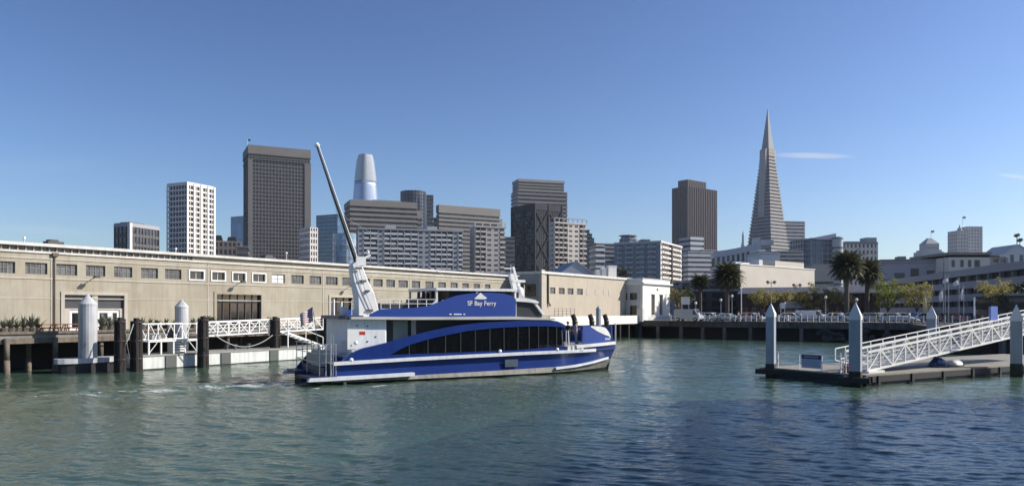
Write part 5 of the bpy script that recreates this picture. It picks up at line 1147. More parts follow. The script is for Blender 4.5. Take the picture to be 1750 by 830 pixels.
# round dark rim on top of the aft deckhouse
x, z = FP(583, 540, 3.2); MB().slab([(x0-.35, .5), (x0+.9, .35), (x0+.9, FW-.35), (x0-.35, FW-.5), (x0-.6, FW-1.2), (x0-.6, 1.2)], zt_-.10, zt_+.14).build('aft_rim', mat('rim_navy', (.04, .06, .10), .4), fe)
MB().lathe([(.22, 0), (.28, .15), (.28, .55), (.18, .62)], (x0+.3, 3.0, zt_+.14), 12).build('vent_cowl', M_white, fe); MB().lathe([(.1, 0), (.1, 1.0)], (x0+.4, 4.0, zt_+.14), 8).build('vent_cowl', M_white, fe); MB().lathe([(.1, 0), (.08, 1.2)], (x0+.3, 5.6, zt_+.14), 8).build('vent_cowl', M_white, fe)
# blue arch and lower band
def res(pts, xs): return [(x, interp(pts, x)) for x in xs]
for (y0, y1) in ((.0, .3), (FW-.3, FW)):
    xs = np.linspace(topw[0][0], winT[0][0], 14); MB().strip([(x, interp(rail, x)-.05) for x in xs], res(topw, xs), y0, y1).build('aft_quarter', M_blue, fe)
    xs = np.linspace(winT[0][0], winT[-1][0], 40); MB().strip(res(winT, xs), [(x, interp(topw, x)) for x in xs], y0, y1).build('arch', M_blue, fe)
    MB().strip([(x, interp(rail, x)-.05) for x in xs], res(winB, xs), y0, y1).build('lower_band', M_blue, fe)
    # windows, pane by pane
    cuts = [FP(px, 590)[0] for px in (668, 700, 732, 762, 788, 813, 838, 862, 886, 905, 921, 937, 952, 966)]
    tint = M_darkglass
    gl = bpy.data.materials.get('tinted_clear_glass')
    if not gl:
        gl = bpy.data.materials.new('tinted_clear_glass'); gl.use_nodes = True; nt = gl.node_tree; b = nt.nodes['Principled BSDF']; b.inputs['Roughness'].default_value = .03; b.inputs['Base Color'].default_value = (.02, .025, .03, 1)
        tr_ = nt.nodes.new('ShaderNodeBsdfTransparent'); tr_.inputs[0].default_value = (.62, .64, .62, 1); mx_ = nt.nodes.new('ShaderNodeMixShader'); mx_.inputs[0].default_value = .22
        nt.links.new(tr_.outputs[0], mx_.inputs[1]); nt.links.new(b.outputs[0], mx_.inputs[2]); nt.links.new(mx_.outputs[0], nt.nodes['Material Output'].inputs[0])
    for j, (a, b) in enumerate(zip(cuts, cuts[1:])):
        xs = np.linspace(a+.035, b-.035, 6); yy = (.08, .11) if y0 < 1 else (FW-.11, FW-.08)
        MB().strip([(x, interp(winB, x)-.02) for x in xs], [(x, max(interp(winB, x)-.01, interp(winT, x)+.02)) for x in xs], *yy).build('window', gl, fe)
    for c in cuts[1:-1]: MB().box(c-.03, c+.03, y0+.05 if y0 < 1 else y0+.15, y0+.15 if y0 < 1 else y1-.05, interp(winB, c), interp(winT, c)).build('mullion', mat('mullion_dark', (.05, .05, .05), .4), fe)
# interior: dark seats bulkheads, floor and ceiling
xi0, xi1 = winT[0][0]+.2, cuts[8]-.4; zc = interp(topw, cuts[8])-.45
mb = MB(); xs = np.linspace(xi0, cuts[-1], 16)
mb.strip([(x, interp(winT, x)+.03) for x in xs], [(x, min(interp(topw, x)-.05, interp(winT, x)+.3)) for x in xs], .32, FW-.32); mb.build('cabin_ceiling', M_fgrey, fe)
M_int = mat('cabin_interior', (.02, .02, .022), .7)
mb = MB(); mb.strip([(x, zb_) for x in np.linspace(xi0+.3, xi1, 8)], [(x, max(zb_+.1, interp(winT, x))) for x in np.linspace(xi0+.3, xi1, 8)], 1.6, FW-1.6); mb.build('cabin_core', M_int, fe)
mb = MB()
for k in range(9): x = cuts[8]+.3+k*.0; 
for x in np.linspace(xi0+2.5, cuts[-1]-1.0, 15):
    for yy in (.5, 1.6, 4.9, 6.0): mb.box(x, x+.12, yy, yy+.8, zb_+.3, zb_+1.5).box(x, x+.45, yy, yy+.8, zb_+.6, zb_+.75)
mb.build('seat_row', mat('seat_navy', (.03, .05, .12), .7), fe)
MB().box(cuts[9]-.5, cuts[9]-.15, 2.6, 4.8, zb_, interp(winT, cuts[9])).box(cuts[-1]-.12, cuts[-1], .35, FW-.35, zb_, interp(winT, cuts[-1])).build('cabin_bulkhead', M_int, fe)
# front end wall of cabin
fx = topw[-1][0]
# upper deck slab with pale edge
s0x = FP(600, 543)[0]; s1x = FP(948, 543)[0]; dl = FPs([(600, 545), (700, 546), (880, 545.5), (948, 546.5)]); du = FPs([(600, 541), (700, 541.5), (880, 540.5), (948, 543.5)])
MB().strip(dl, du, -.06, FW+.06).build('upper_deck', mat('deck_edge', (.50, .49, .46), .5, var=.15), fe)
# bulwark screens
bl = [(632, 538.5), (660, 538.5), (700, 538.5), (740, 538.5), (780, 538.5), (820, 538.5), (850, 538), (870, 538), (882, 538)]
bt = [(632, 537), (650, 528), (680, 526.5), (700, 526), (730, 523), (746, 517.5), (762, 511), (782, 504.5), (805, 501), (838, 499.5), (862, 501.5), (876, 505.5), (882, 512)]
BL, BT = FPs(bl), FPs(bt); xs = np.linspace(BT[0][0], BT[-1][0], 60)
for (y0, y1) in ((.02, .14), (FW-.14, FW-.02)): MB().strip([(x, interp(BL, x)-.1) for x in xs], res(BT, xs), y0, y1).build('bulwark_screen', M_blue2, fe)
# lettering and emblem on both screens
for side in (0, 1):
    x, z = FP(823.5, 521.5); y = -.0 if side == 0 else FW
    o = text('SF Bay Ferry', .47, M_white, fe, (x, y+(.005 if side == 0 else -.005), z-.0), (math.pi/2, 0, 0 if side == 0 else math.pi), ext=.012)
    e = [(810, 509.5), (816.5, 502.8), (820.5, 498.8), (822, 499.2), (826.5, 503.5), (832.5, 508.0), (828, 510)]
    pts = FPs([(a, b+1.2) for a, b in e]); pts = pts if side == 0 else [(2*x-a, b) for a, b in pts]
    MB().prism(pts, -.02 if side == 0 else FW-.021, .021 if side == 0 else FW+.02).build('emblem', M_white, fe)
mb = MB()
for a, b in ((768, 772), (775.5, 789), (792, 795)): p0 = FP(a, 537.6); p1 = FP(b, 535.6); mb.box(p0[0], p1[0], 0.0, .03, p0[1], p1[1])
mb.build('name_strip', M_white, fe)
# canopy
c0, c1 = FP(743, 495, 1.0)[0], FP(880, 494, 1.0)[0]; zc1 = FP(812, 492.5, 1.0)[1]
MB().box(c0, c1, .7, FW-.7, zc1-.2, zc1).build('canopy', M_white, fe)
for x in (c0+.08, c1-.08, (c0+c1)/2):
    for y in (.85, FW-.85): MB().box(x-.07, x+.07, y-.07, y+.07, du[1][1]+.02, zc1-.2).build('canopy_post', M_white, fe)
MB().bar((c0+.1, .85, zc1-.9), (c0-.6, .85, zc1-1.55), .2, .12).bar((c0+.5, .8, zc1-.95), (c0+1.6, .8, zc1-.9), .12, .12).build('canopy_brace', M_white, fe)
MB().box(c0+1.2, c1+.4, 1.1, FW-1.1, du[1][1], zc1-.25).build('upper_cabin', mat('upper_cabin_dark', (.02, .025, .035), .3), fe)
# railing aft upper deck, and upper deck gear
mb = MB(); r0, r1 = FP(652, 520)[0], FP(745, 520)[0]; zt2 = FP(700, 511)[1]; zm2 = FP(700, 518.5)[1]
for y in (.12, FW-.12):
    for x in np.linspace(r0, r1, 7): mb.bar((x, y, du[1][1]), (x, y, zt2), .045)
    for z in (zt2, zm2, (zm2+du[1][1])/2+.1): mb.bar((r0, y, z), (r1, y, z), .04)
mb.build('upper_rail', M_white, fe)
MB().box(FP(665, 515, 3)[0], FP(700, 515, 3)[0], 2.5, 5.5, du[1][1], zt2-.25).box(FP(712, 515, 3)[0], FP(736, 515, 3)[0], 2.2, 5.2, du[1][1], zt2+.1).build('hydrogen_tank_housing', mat('housing_dark', (.045, .045, .05), .5, var=.2), fe)
mb = MB(); random.seed(3)
for k in range(5): x, z = FP(712+k*8, 505, 3.5); mb.tube((x, 3.2, du[1][1]+.8), (x+.3, 3.8, zt2+.55+.2*(k % 2)), .12, .12, 8)
mb.build('tank_pipe', mat('pipe_dark', (.06, .06, .06), .5), fe)
# pilothouse
pz0 = du[2][1]; pr = FPs([(880, 538), (880, 515), (915, 517), (929, 538)], .6)
MB().prism([(pr[0][0], pz0), (pr[1][0], pr[1][1]), (pr[2][0], pr[2][1]), (pr[3][0], pz0)], .7, FW-.7).build('pilothouse', mat('pilothouse_glass', (.06, .065, .075), .12, var=.1), fe)
rr_ = FPs([(879, 514.5), (881, 509), (897, 508.5), (915, 512.5), (921, 516), (919, 518), (897, 515.5)], .5); MB().prism(rr_, .45, FW-.45).build('pilothouse_roof', M_white, fe)
a = FP(913.5, 517, .6); b = FP(928.5, 537, .6)
for y in (.62, FW-.62): MB().bar((a[0], y, a[1]), (b[0], y, b[1]), .22, .16).bar((pr[0][0]+.05, y, pz0), (pr[1][0]+.05, y, pr[1][1]), .12).build('window_pillar', M_white, fe)
mb = MB()
for q in (.25, .5, .75): y = .7+(FW-1.4)*q; mb.bar((a[0]+.03, y, a[1]), (b[0]+.03, y, pz0), .09, .09)
mb.build('front_pillar', M_white, fe)
# blue brow ahead of pilothouse down to the bow
bw = FPs([(930, 545), (965, 549), (972, 553)]);
MB().strip(FPs([(925, 556), (950, 556), (968, 558)]), FPs([(925, 545), (950, 547.5), (968, 554.5)]), .3, FW-.3).build('brow', M_blue, fe)
# radar mast
b0 = FP(884, 511, 3.7); b1 = FP(873, 468, 3.7)
ms = MB().bar((b0[0], 3.7, b0[1]-.1), (b1[0], 3.7, b1[1]), .34, .34).bar((b0[0]+.5, 3.7, b0[1]-.1), (b1[0]+.2, 3.7, b1[1]+.6), .16, .16).build('radar_mast', M_white, fe)
x, z = FP(884, 481, 3.7); MB().box(x-.55, x+.65, 3.5, 3.9, z-.05, z+.14).box(x-.2, x+.2, 3.55, 3.85, z-.4, z-.05).build('radar', M_white, ms)
x, z = FP(888, 505, 3.7); MB().lathe([(.05, 0), (.38, .12), (.42, .5), (.3, .85), (.05, 1.0)], (x, 3.7, z-.25), 16).build('radome', M_white, ms, True)
x, z = FP(878, 490, 3.7); MB().lathe([(.12, 0), (.2, .1), (.2, .3), (.05, .4)], (x+.3, 3.7, z), 12).bar((x-.5, 3.7, z+.9), (x+.5, 3.7, z+.9), .08).bar((x-.9, 3.7, z+1.5), (x+.1, 3.7, z+1.5), .08).tube((b1[0], 3.7, b1[1]), (b1[0], 3.7, b1[1]+.75), .03, .02, 6).build('antenna', M_white, ms)
x, z = FP(896, 508, 1.5); MB().tube((x, 1.5, z), (x, 1.5, z+1.0), .03, .03, 6).build('whip_antenna', M_white, fe)
# vent mast aft and its long boom
def q2(px, py, y): t, z = FP(px, py, y); return (t, y, z)
mq = MB(); L1 = [(613, 536), (612, 505), (606, 480), (602, 452)]; L2 = [(651, 530), (640, 500), (631, 480), (621, 452)]
for (ya, yb) in ((1.6, 2.9),):
    vs = []
    for (a, b), (c, d_) in zip(L1, L2):
        pa, pb = FP(a, b, ya), FP(c, d_, ya); zz_ = (pa[1]+pb[1])/2 if b > 530 else pa[1]
        if b == 536: pa = (pa[0], du[0][1]-.1); pb = (pb[0], du[0][1]-.1)
        k = [.0, .05, .18, .3][[p[0] for p in L1].index(a)]
        vs += [(pa[0], ya+k, pa[1]), (pb[0], ya+k, pb[1]), (pb[0], yb-k, pb[1]), (pa[0], yb-k, pa[1])]
    mq.add(vs, [(i*4+k, i*4+(k+1) % 4, i*4+4+(k+1) % 4, i*4+4+k) for i in range(3) for k in range(4)]+[(3, 2, 1, 0), (12, 13, 14, 15)])
vm_ = mq.build('vent_mast', M_white, fe); bevel(vm_, .05)
mb = MB(); mk = FP(616, 456, 1.7); mb.box(mk[0]-.25, mk[0]+.45, 1.85, 2.7, mk[1]+.1, mk[1]+.75).tube((mk[0]-.3, 1.8, mk[1]+.1), (mk[0]-.3, 2.7, mk[1]+.1), .22, .22, 10).bar((mk[0], 2.2, mk[1]+.5), (mk[0]+.9, 2.2, mk[1]+.9), .12); mb.build('mast_head', M_white, vm_)
mb = MB()
for px, py, w_ in ((614, 458, .28), (621, 480, .3), (628, 497, .15), (632, 530, .26)): x, z = FP(px, py, 1.7); MB().box(x-w_, x+w_*.7, 1.5+(.15 if py < 490 else 0), 1.72, z-.07, z+.07).build('clamp', M_dkrail, vm_)
for dx in (-.12, .12): x, z = FP(622, 500, 1.55); xt, zt9 = FP(611, 456, 1.62); xb9, zb9 = FP(636, 534, 1.55); MB().tube((xb9+dx, 1.52, zb9), (x+dx, 1.55, z), .022, .022, 5).tube((x+dx, 1.55, z), (xt+dx, 1.72, zt9), .022, .022, 5).build('mast_pipe', M_fgrey, vm_)
x, z = FP(616, 452, 2.2); MB().lathe([(.09, 0), (.12, .08), (.12, .25), (.04, .32)], (x+.55, 2.2, z+.75), 10).build('mast_light', M_lamp, vm_)
ba_ = q2(609, 449, 2.2); bb_ = q2(542, 251, 2.2)
mb = MB(); A_ = Vector(ba_); B2 = Vector(bb_); mb.tube(A_, A_.lerp(B2, .5), .125, .10, 12).tube(A_.lerp(B2, .5), B2, .095, .065, 12)
bo = mb.build('boom', mat('boom_dark', (.02, .02, .02), .35, var=.1), vm_); 
mb = MB(); off = Vector((.16, -.08, .02)); mb.tube(A_+off, B2+off*.7, .045, .035, 8); mb.build('boom_pipe', M_white, vm_)
MB().lathe([(.15, 0), (.2, .12), (.05, .3)], tuple(B2), 10).build('boom_tip', M_white, vm_)
for (a, b) in (((597, 372), (605, 380)),): pass
def wire(pa, pb, nm='stay_wire', par=None): return MB().tube(pa, pb, .012, .012, 5).build(nm, mat('wire', (.35, .35, .35), .5), par or vm_)
wire(tuple(A_.lerp(B2, .42)), q2(800, 494, 2.2)); wire(tuple(A_.lerp(B2, .98)), q2(603, 452, 2.4))
# bow: bulwark, deck gear, boarding gate
blo = FPs([(998, 588), (1020, 586.5), (1040, 585.5), (1055, 584.5)]); bhi = FPs([(998, 556.5), (1010, 557), (1028, 558), (1040, 560), (1047, 568), (1054, 582)])
xs = np.linspace(bhi[0][0], bhi[-1][0], 20); flo = lambda x: interp(blo, x); fhi = lambda x: interp(bhi, x)
bwt = FPs([(1006, 556), (1012, 558.5), (1025, 566), (1040, 572.5), (1047, 574), (1052, 580)])
for s_ in (0, 1):
    f0_ = (lambda x: yo(x)*.7-.0) if s_ == 0 else (lambda x: FW-yo(x)*.7-.1); f1_ = (lambda x: yo(x)*.7+.1) if s_ == 0 else (lambda x: FW-yo(x)*.7)
    MB().strip([(x, flo(x)) for x in xs], [(x, fhi(x)) for x in xs], f0_, f1_).build('bow_bulwark', M_blue2, fe)
    xw = np.linspace(bwt[1][0], bwt[-1][0]-.1, 14); g0 = (lambda x: yo(x)*.7-.03) if s_ == 0 else (lambda x: FW-yo(x)*.7); g1 = (lambda x: yo(x)*.7) if s_ == 0 else (lambda x: FW-yo(x)*.7+.03)
    MB().strip([(x, min(interp(bwt, x), fhi(x)-.01)) for x in xw], [(x, fhi(x)+.03) for x in xw], g0, g1).build('bow_flash', M_white, fe)
    rl = FPs([(985, 591.5), (1010, 589.5), (1035, 587.5), (1059, 585.5)]); MB().strip([(x, z-.14) for x, z in rl], [(x, z+.10) for x, z in rl], (lambda x: yo(x)*.7-.14) if s_ == 0 else (lambda x: FW-yo(x)*.7-.0), (lambda x: yo(x)*.7+.12) if s_ == 0 else (lambda x: FW-yo(x)*.7+.14)).build('bow_rail', M_white, fe)
    # flare between rub rail and bow rail
    xf = np.linspace(FP(1005, 590)[0], XB, 14); MB().strip([(x, interp(rail, x)-.05) for x in xf], [(x, flo(min(x, blo[-1][0]))) for x in xf], (lambda x: yo(x)*.80) if s_ == 0 else (lambda x: FW-yo(x)*.8-.08), (lambda x: yo(x)*.80+.08) if s_ == 0 else (lambda x: FW-yo(x)*.8)).build('bow_flare', M_blue, fe)
xe = bhi[-1][0]; MB().box(xe-.12, xe, .6, FW-.6, flo(xe), flo(xe)+1.3).build('bow_front', M_blue2, fe)
MB().slab([(bhi[0][0]-4.0, .25), (bhi[0][0], .15), (xe-.1, .85), (xe-.1, FW-.85), (bhi[0][0], FW-.15), (bhi[0][0]-4.0, FW-.25)], flo(xe)-.25, flo(xe)-.10).build('fore_deck', M_fgrey, fe)
FDZ = flo(xe)-.10
x, z = FP(1042, 579); mb = MB()
for k in range(6): mb.box(x-.38+k*.13, x-.29+k*.13, yo(x)*.7-.02, yo(x)*.7+.02, z-.08, z+.08)
mb.build('name_lettering', M_white, fe)
mb = MB()
for px in (968, 996):
    x, z = FP(px, 590, .2); mb.tube((x, .25, FDZ-.3), (x, .25, FDZ+1.15), .035, .035, 8)
for px in (960, 971): x, z = FP(px, 590, .3); mb.bar((x, .3, 3.4), (x+.1, .3, 2.0), .06)
x0_, x1_ = FP(971, 590, .2)[0], FP(996, 590, .2)[0]
for y in (FW-.3,): 
    for z in (.5, .8, 1.1): mb.bar((x0_-1, y, FDZ+z), (x1_, y, FDZ+z), .04)
mb.build('gate_rail', M_white, fe)
# white mooring bitts by the gate and hull vent grille
mb = MB()
for px in (972, 980, 988, 994): x, z = FP(px, 597, .1); mb.box(x-.14, x+.14, .02, .3, z-.1, z+.28)
mb.build('mooring_bitt', M_white, fe)
x, z = FP(874, 620); mb = MB().box(x-.55, x+.55, -.015, .05, z-.28, z+.28); mb.build('hull_grille', mat('grille_green', (.06, .09, .13), .6, var=.3, scale=6), fe)
for px, py in ((608, 588), (854, 602), (952, 599), (600, 617)): x, z = FP(px, py); MB().blob((x, -.05, z+.1), (.16, .1, .14), 8, 5).build('fairlead', M_fwhite, fe)
# discharge streams at the stern quarter
x, z = FP(589, 655); MB().lathe([(.10, z-.1), (.10, z+.1)], (x, -.05, 0), 10).build('exhaust_outlet', M_fwhite, fe)
# ensign on the stern
M_flag = mat('striped_cloth', (.42, .30, .34), .8, var=.1)
x, z = FP(548, 545, 6.2); es = MB().tube((x, 6.2, 1.2), (x-.6, 6.2, z+.9), .03, .025, 6).build('ensign_staff', M_steel, fe)
mb = MB(); nn = 7; vs = []
for i in range(nn):
    q = i/(nn-1); 
    for j in range(4): r = j/3; vs.append((x-.6-.05-q*.85+.12*math.sin(q*6+r), 6.2+.14*math.sin(q*7), z+.9-q*.55-r*(1.05-.1*q)))
mb.add(vs, [(i*4+j, i*4+j+1, i*4+j+5, i*4+j+4) for i in range(nn-1) for j in range(3)])
mf = bpy.data.materials.new('ensign_cloth'); mf.use_nodes = True; nt = mf.node_tree; bs = nt.nodes['Principled BSDF']; wv = nt.nodes.new('ShaderNodeTexWave'); wv.bands_direction = 'Z'; wv.inputs['Scale'].default_value = 1.9; cr = nt.nodes.new('ShaderNodeValToRGB'); cr.color_ramp.interpolation = 'CONSTANT'; cr.color_ramp.elements[0].color = (.36, .16, .18, 1); cr.color_ramp.elements[1].color = (.7, .68, .68, 1); cr.color_ramp.elements[1].position = .5
gg = nt.nodes.new('ShaderNodeTexCoord'); nt.links.new(gg.outputs['Object'], wv.inputs[0]); nt.links.new(wv.outputs[0], cr.inputs[0]); nt.links.new(cr.outputs[0], bs.inputs['Base Color'])
en = mb.build('ensign', mf, es, True); MB().add([(x-.62, 6.17, z+.92), (x-1.0, 6.22, z+.66), (x-1.0, 6.22, z+.12), (x-.62, 6.17, z+.32)], [(0, 1, 2, 3)]).build('ensign_canton', mat('canton_blue', (.03, .04, .15), .8), es)

# ------------------------------------------------ people
def skinned(name, joints, edges, m, parent, sub=2, root=0):
    me = bpy.data.meshes.new(name); me.from_pydata([j[0] for j in joints], edges, []); o = bpy.data.objects.new(name, me); COL.objects.link(o); o.parent = parent
    mod = o.modifiers.new('skin', 'SKIN'); mod.use_smooth_shade = True
    for i, j in enumerate(joints): r = j[1]; me.skin_vertices[0].data[i].radius = (r, r) if not isinstance(r, tuple) else r
    me.skin_vertices[0].data[root].use_root = True
    s_ = o.modifiers.new('sub', 'SUBSURF'); s_.levels = sub; s_.render_levels = sub; me.materials.append(m); return o
def person(label, loc, rz, h, top, legs, hair, arms='down', parent=None):
    t = thing('person', label, 'person', loc, rz); k = h/1.75
    def J(x, y, z, r): return ((x*k, y*k, z*k), r*k if not isinstance(r, tuple) else (r[0]*k, r[1]*k))
    # body: one continuous skin-coloured figure
    if arms == 'down': hands = [(-.25, .04, .80), (.25, .04, .80)]; elb = [(-.27, -.03, 1.10), (.27, -.03, 1.10)]
    elif arms == 'reach': hands = [(-.20, .42, 1.12), (.22, .36, 1.05)]; elb = [(-.28, .08, 1.12), (.28, .06, 1.10)]
    else: hands = [(-.18, .30, 1.22), (.25, .04, .80)]; elb = [(-.30, .05, 1.10), (.27, -.03, 1.10)]
    js = [J(0, 0, .96, .14), J(0, 0, 1.15, .135), J(0, -.01, 1.36, .15), J(0, 0, 1.48, .055), J(0, .015, 1.56, .06), J(0, .02, 1.66, .098)]
    ed = [(0, 1), (1, 2), (2, 3), (3, 4), (4, 5)]
    for s_, i in ((-1, 0), (1, 1)):
        b = len(js); js += [J(s_*.19, -.01, 1.40, .062), J(*elb[i], .045), J(*hands[i], .032), J(hands[i][0], hands[i][1]+.04, hands[i][2]-.09, .028)]; ed += [(2, b), (b, b+1), (b+1, b+2), (b+2, b+3)]
        b = len(js); js += [J(s_*.10, 0, .88, .095), J(s_*.11, .02, .48, .062), J(s_*.12, 0, .09, .042), J(s_*.13, .14, .04, .038)]; ed += [(0, b), (b, b+1), (b+1, b+2), (b+2, b+3)]
    skinned('body', js, ed, M_skin, t)
    # jacket, trousers, hair as clothing shells
    js2 = [J(0, 0, .93, .165), J(0, 0, 1.15, .16), J(0, -.01, 1.38, .165), J(0, 0, 1.46, .08)]; ed2 = [(0, 1), (1, 2), (2, 3)]
    for i, s_ in ((0, -1), (1, 1)):
        hx = Vector(hands[i]); ex = Vector(elb[i]); w_ = ex.lerp(hx, .85); b = len(js2); js2 += [J(s_*.20, -.01, 1.40, .08), J(*ex, .06), J(*w_, .045)]; ed2 += [(2, b), (b, b+1), (b+1, b+2)]
    skinned('jacket', js2, ed2, top, t)
    js3 = [J(0, 0, .95, .155)]; ed3 = []
    for s_ in (-1, 1): b = len(js3); js3 += [J(s_*.10, 0, .86, .11), J(s_*.11, .02, .48, .08), J(s_*.12, 0, .10, .062)]; ed3 += [(0, b), (b, b+1), (b+1, b+2)]
    skinned('trousers', js3, ed3, legs, t)
    MB().blob((0, -.012*k, 1.70*k), (.108*k, .118*k, .10*k), 12, 8).build('hair', hair, t, True)
    MB().blob((-.12*k, .08*k, .045*k), (.055*k, .14*k, .05*k), 8, 6).blob((.12*k, .08*k, .045*k), (.055*k, .14*k, .05*k), 8, 6).build('shoe', M_black, t, True)
    fc = MB(); fc.blob((0, .118*k, 1.645*k), (.016*k, .025*k, .028*k), 6, 4); fc.blob((-.102*k, .01*k, 1.645*k), (.015*k, .025*k, .035*k), 6, 4).blob((.102*k, .01*k, 1.645*k), (.015*k, .025*k, .035*k), 6, 4).build('nose_and_ear', M_skin, t, True)
    MB().blob((-.036*k, .108*k, 1.672*k), .012*k, 6, 4).blob((.036*k, .108*k, 1.672*k), .012*k, 6, 4).build('eye', M_black, t)
    hd = MB()
    for i, s_ in ((0, -1), (1, 1)):
        hx = Vector(hands[i])+Vector((0, .045, -.10))
        for f in range(4): a = hx+Vector(((f-1.5)*.019, 0, 0)); hd.tube(a*k, (a+Vector((0, .02, -.05-.008*(1.5-abs(f-1.5)))))*k, .009*k, .008*k, 6); hd.tube((a+Vector((0, .02, -.055)))*k, (a+Vector((0, .045, -.08)))*k, .008*k, .006*k, 6)
        a = hx+Vector((-s_*.03, .0, .03)); hd.tube(a*k, (a+Vector((-s_*.025, .03, -.045)))*k, .010*k, .008*k, 6)
    hd.build('finger', M_skin, t, True)
    return t
C_ = lambda n, c: mat(n, c, .85, var=.1, scale=8)
def fw(lx, ly, z): v = FS+fdv*lx+fnv*ly; return (v.x, v.y, z)
xg = FP(983.5, 575, 1.0)[0]; xd = FP(974, 575, 1.6)[0]
person('crew member in pale grey overalls standing at the ferry bow gate', fw(xg, .95, FDZ), FANG-2.0, 1.82, C_('overall_grey', (.32, .31, .30)), C_('overall_grey_leg', (.34, .33, .30)), M_black, 'one')
person('crew member in black reaching forward at the ferry bow, left of the grey one', fw(xd, 1.9, FDZ), FANG-1.3, 1.78, C_('black_cloth', (.02, .02, .025)), C_('black_cloth', (.02, .02, .025)), M_black, 'reach')

# ------------------------------------------------ right float
K = Vector((U(1480)*50.4, 50.4)); e1 = Vector((.86, .51)).normalized(); e2 = Vector((-e1.y, e1.x)); KANG = math.atan2(e1.y, e1.x)
rf_ = thing('landing_float', 'dark concrete landing float with steel piles at right', 'float', (K.x, K.y, 0), KANG)
FZ = .72
o = MB().box(0, 34, 0, 8.4, -.6, FZ-.14).build('hull', mat('float_dark', (.045, .045, .055), .7, var=.3, streaks=.3), rf_); bevel(o, .05)
MB().box(-.06, 34.06, -.06, 8.46, FZ-.14, FZ).build('deck', mat('float_top', (.24, .225, .19), .85, var=.2, scale=.7, bump=.3), rf_)
MB().box(-.12, 34, -.16, -.06, FZ-.5, FZ-.1).box(-.16, -.06, -.1, 8.5, FZ-.5, FZ-.1).build('rubber_fender', M_black, rf_)
for k in range(9): MB().box(1+k*3.8, 1.25+k*3.8, -.24, -.14, .05, FZ-.08).build('fender_block', M_black, rf_)
def RP(x, y, z=0): v = K+e1*x+e2*y; return Vector((v.x, v.y, z))
def sq_pile(label, px, D, wid, tip_py, group='square steel piles with pyramid caps at the right float'):
    t = thing('mooring_pile', label, 'pile', (U(px)*D, D, 0), math.atan2(-.55, .83)-math.radians(0), group); tip = ZP(tip_py, D); s_ = wid/2; sh = tip-wid*1.25
    # octagonal-edged square shaft, pyramid cap
    o = MB().box(-s_, s_, -s_, s_, -1.2, sh).build('shaft', mat('pile_blue_grey', (.30, .335, .39), .6, var=.08, streaks=.15), t); bevel(o, .07, 2)
    c = MB(); q = s_*1.04; c.add([(-q, -q, sh), (q, -q, sh), (q, q, sh), (-q, q, sh), (-.02, -.02, tip), (.02, -.02, tip), (.02, .02, tip), (-.02, .02, tip), (-q, -q, sh-.25), (q, -q, sh-.25), (q, q, sh-.25), (-q, q, sh-.25)], [(0, 1, 5, 4), (1, 2, 6, 5), (2, 3, 7, 6), (3, 0, 4, 7), (4, 5, 6, 7), (8, 9, 1, 0), (9, 10, 2, 1), (10, 11, 3, 2), (11, 8, 0, 3), (11, 10, 9, 8)]); c.build('cap', M_pilecap, t)
    MB().box(-s_*1.03, s_*1.03, -s_*1.03, s_*1.03, -1.2, 1.0).build('weed_band', M_weed, t)
    return t
sq_pile('square blue grey pile with pyramid cap at the left corner of the landing float', 1317.5, 57.2, .62, 518)
sq_pile('square blue grey pile with pyramid cap at the near corner of the landing float', 1462, 50.2, .72, 516.5)
sq_pile('square pile with pyramid cap standing behind the gangway', 1592, 72.5, .80, 522)
sq_pile('square pile with pyramid cap at the right edge of the picture before the gangway', 1737, 57.5, .80, 520)
for i, (px, D) in enumerate(((1317.5, 57.2), (1462, 50.2))):
    t = thing('pile_collar', ['dark collar bracket round the left corner pile of the landing float', 'dark collar bracket round the near corner pile of the landing float'][i], 'bracket', (U(px)*D, D, 0), math.atan2(-.55, .83)); q = .62
    mb = MB().box(-q-.35, q+.35, -q-.1, -q+.12, .25, .62).box(-q-.35, q+.35, q-.12, q+.1, .25, .62).box(-q-.1, -q+.12, -q, q, .25, .62).box(q-.12, q+.1, -q, q, .25, .62); mb.build('frame', M_black, t)
    MB().tube((-q+.15, -.2, .43), (-q+.15, .2, .43), .1, .1, 10).tube((q-.15, -.2, .43), (q-.15, .2, .43), .1, .1, 10).build('roller', M_dkrail, t)
# float rail with sign
ra, rb = RP(.15, 7.3, FZ), RP(.15, 1.6, FZ)
railing('thin white pipe railing on the left edge of the landing float', 'railing', ra, rb, 1.12, M_white, 4, 2)
sgD = (ra.y+rb.y)/2; sp_ = ra.lerp(rb, .62); 
u0, u1 = U(1371), U(1404)
def ray_on_edge(u): # intersection with the railing line
    a, d__ = ra.xy, (rb-ra).xy; t_ = (u*a.y-a.x)/(d__.x-u*d__.y); return a+d__*t_
p0, p1 = ray_on_edge(u0), ray_on_edge(u1); pm_ = (p0+p1)/2; L_s = (p1-p0).length; az = math.atan2((p1-p0).y, (p1-p0).x); Ds = pm_.y
t = thing('notice_sign', 'blue and white notice board hung on the railing of the landing float', 'sign', (pm_.x, pm_.y, FZ), az); zs1, zs0 = ZP(606, Ds)-FZ, ZP(628.5, Ds)-FZ
MB().box(-L_s/2, L_s/2, -.08, -.04, zs0, zs1-.28).build('panel', mat('sign_blue_white', (.30, .36, .50), .5, var=.08, scale=4), t); MB().box(-L_s/2, L_s/2, -.085, -.035, zs1-.28, zs1).build('header', mat('sign_navy', (.02, .03, .10), .5), t)
mb = MB()
for r in range(3): mb.box(-L_s*.38, L_s*(.36-.1*(r % 2)), -.092, -.078, zs0+.14+r*.16, zs0+.19+r*.16)
mb.box(-L_s*.36, L_s*.36, -.095, -.08, zs1-.18, zs1-.10).build('text_line', M_fgrey, t)
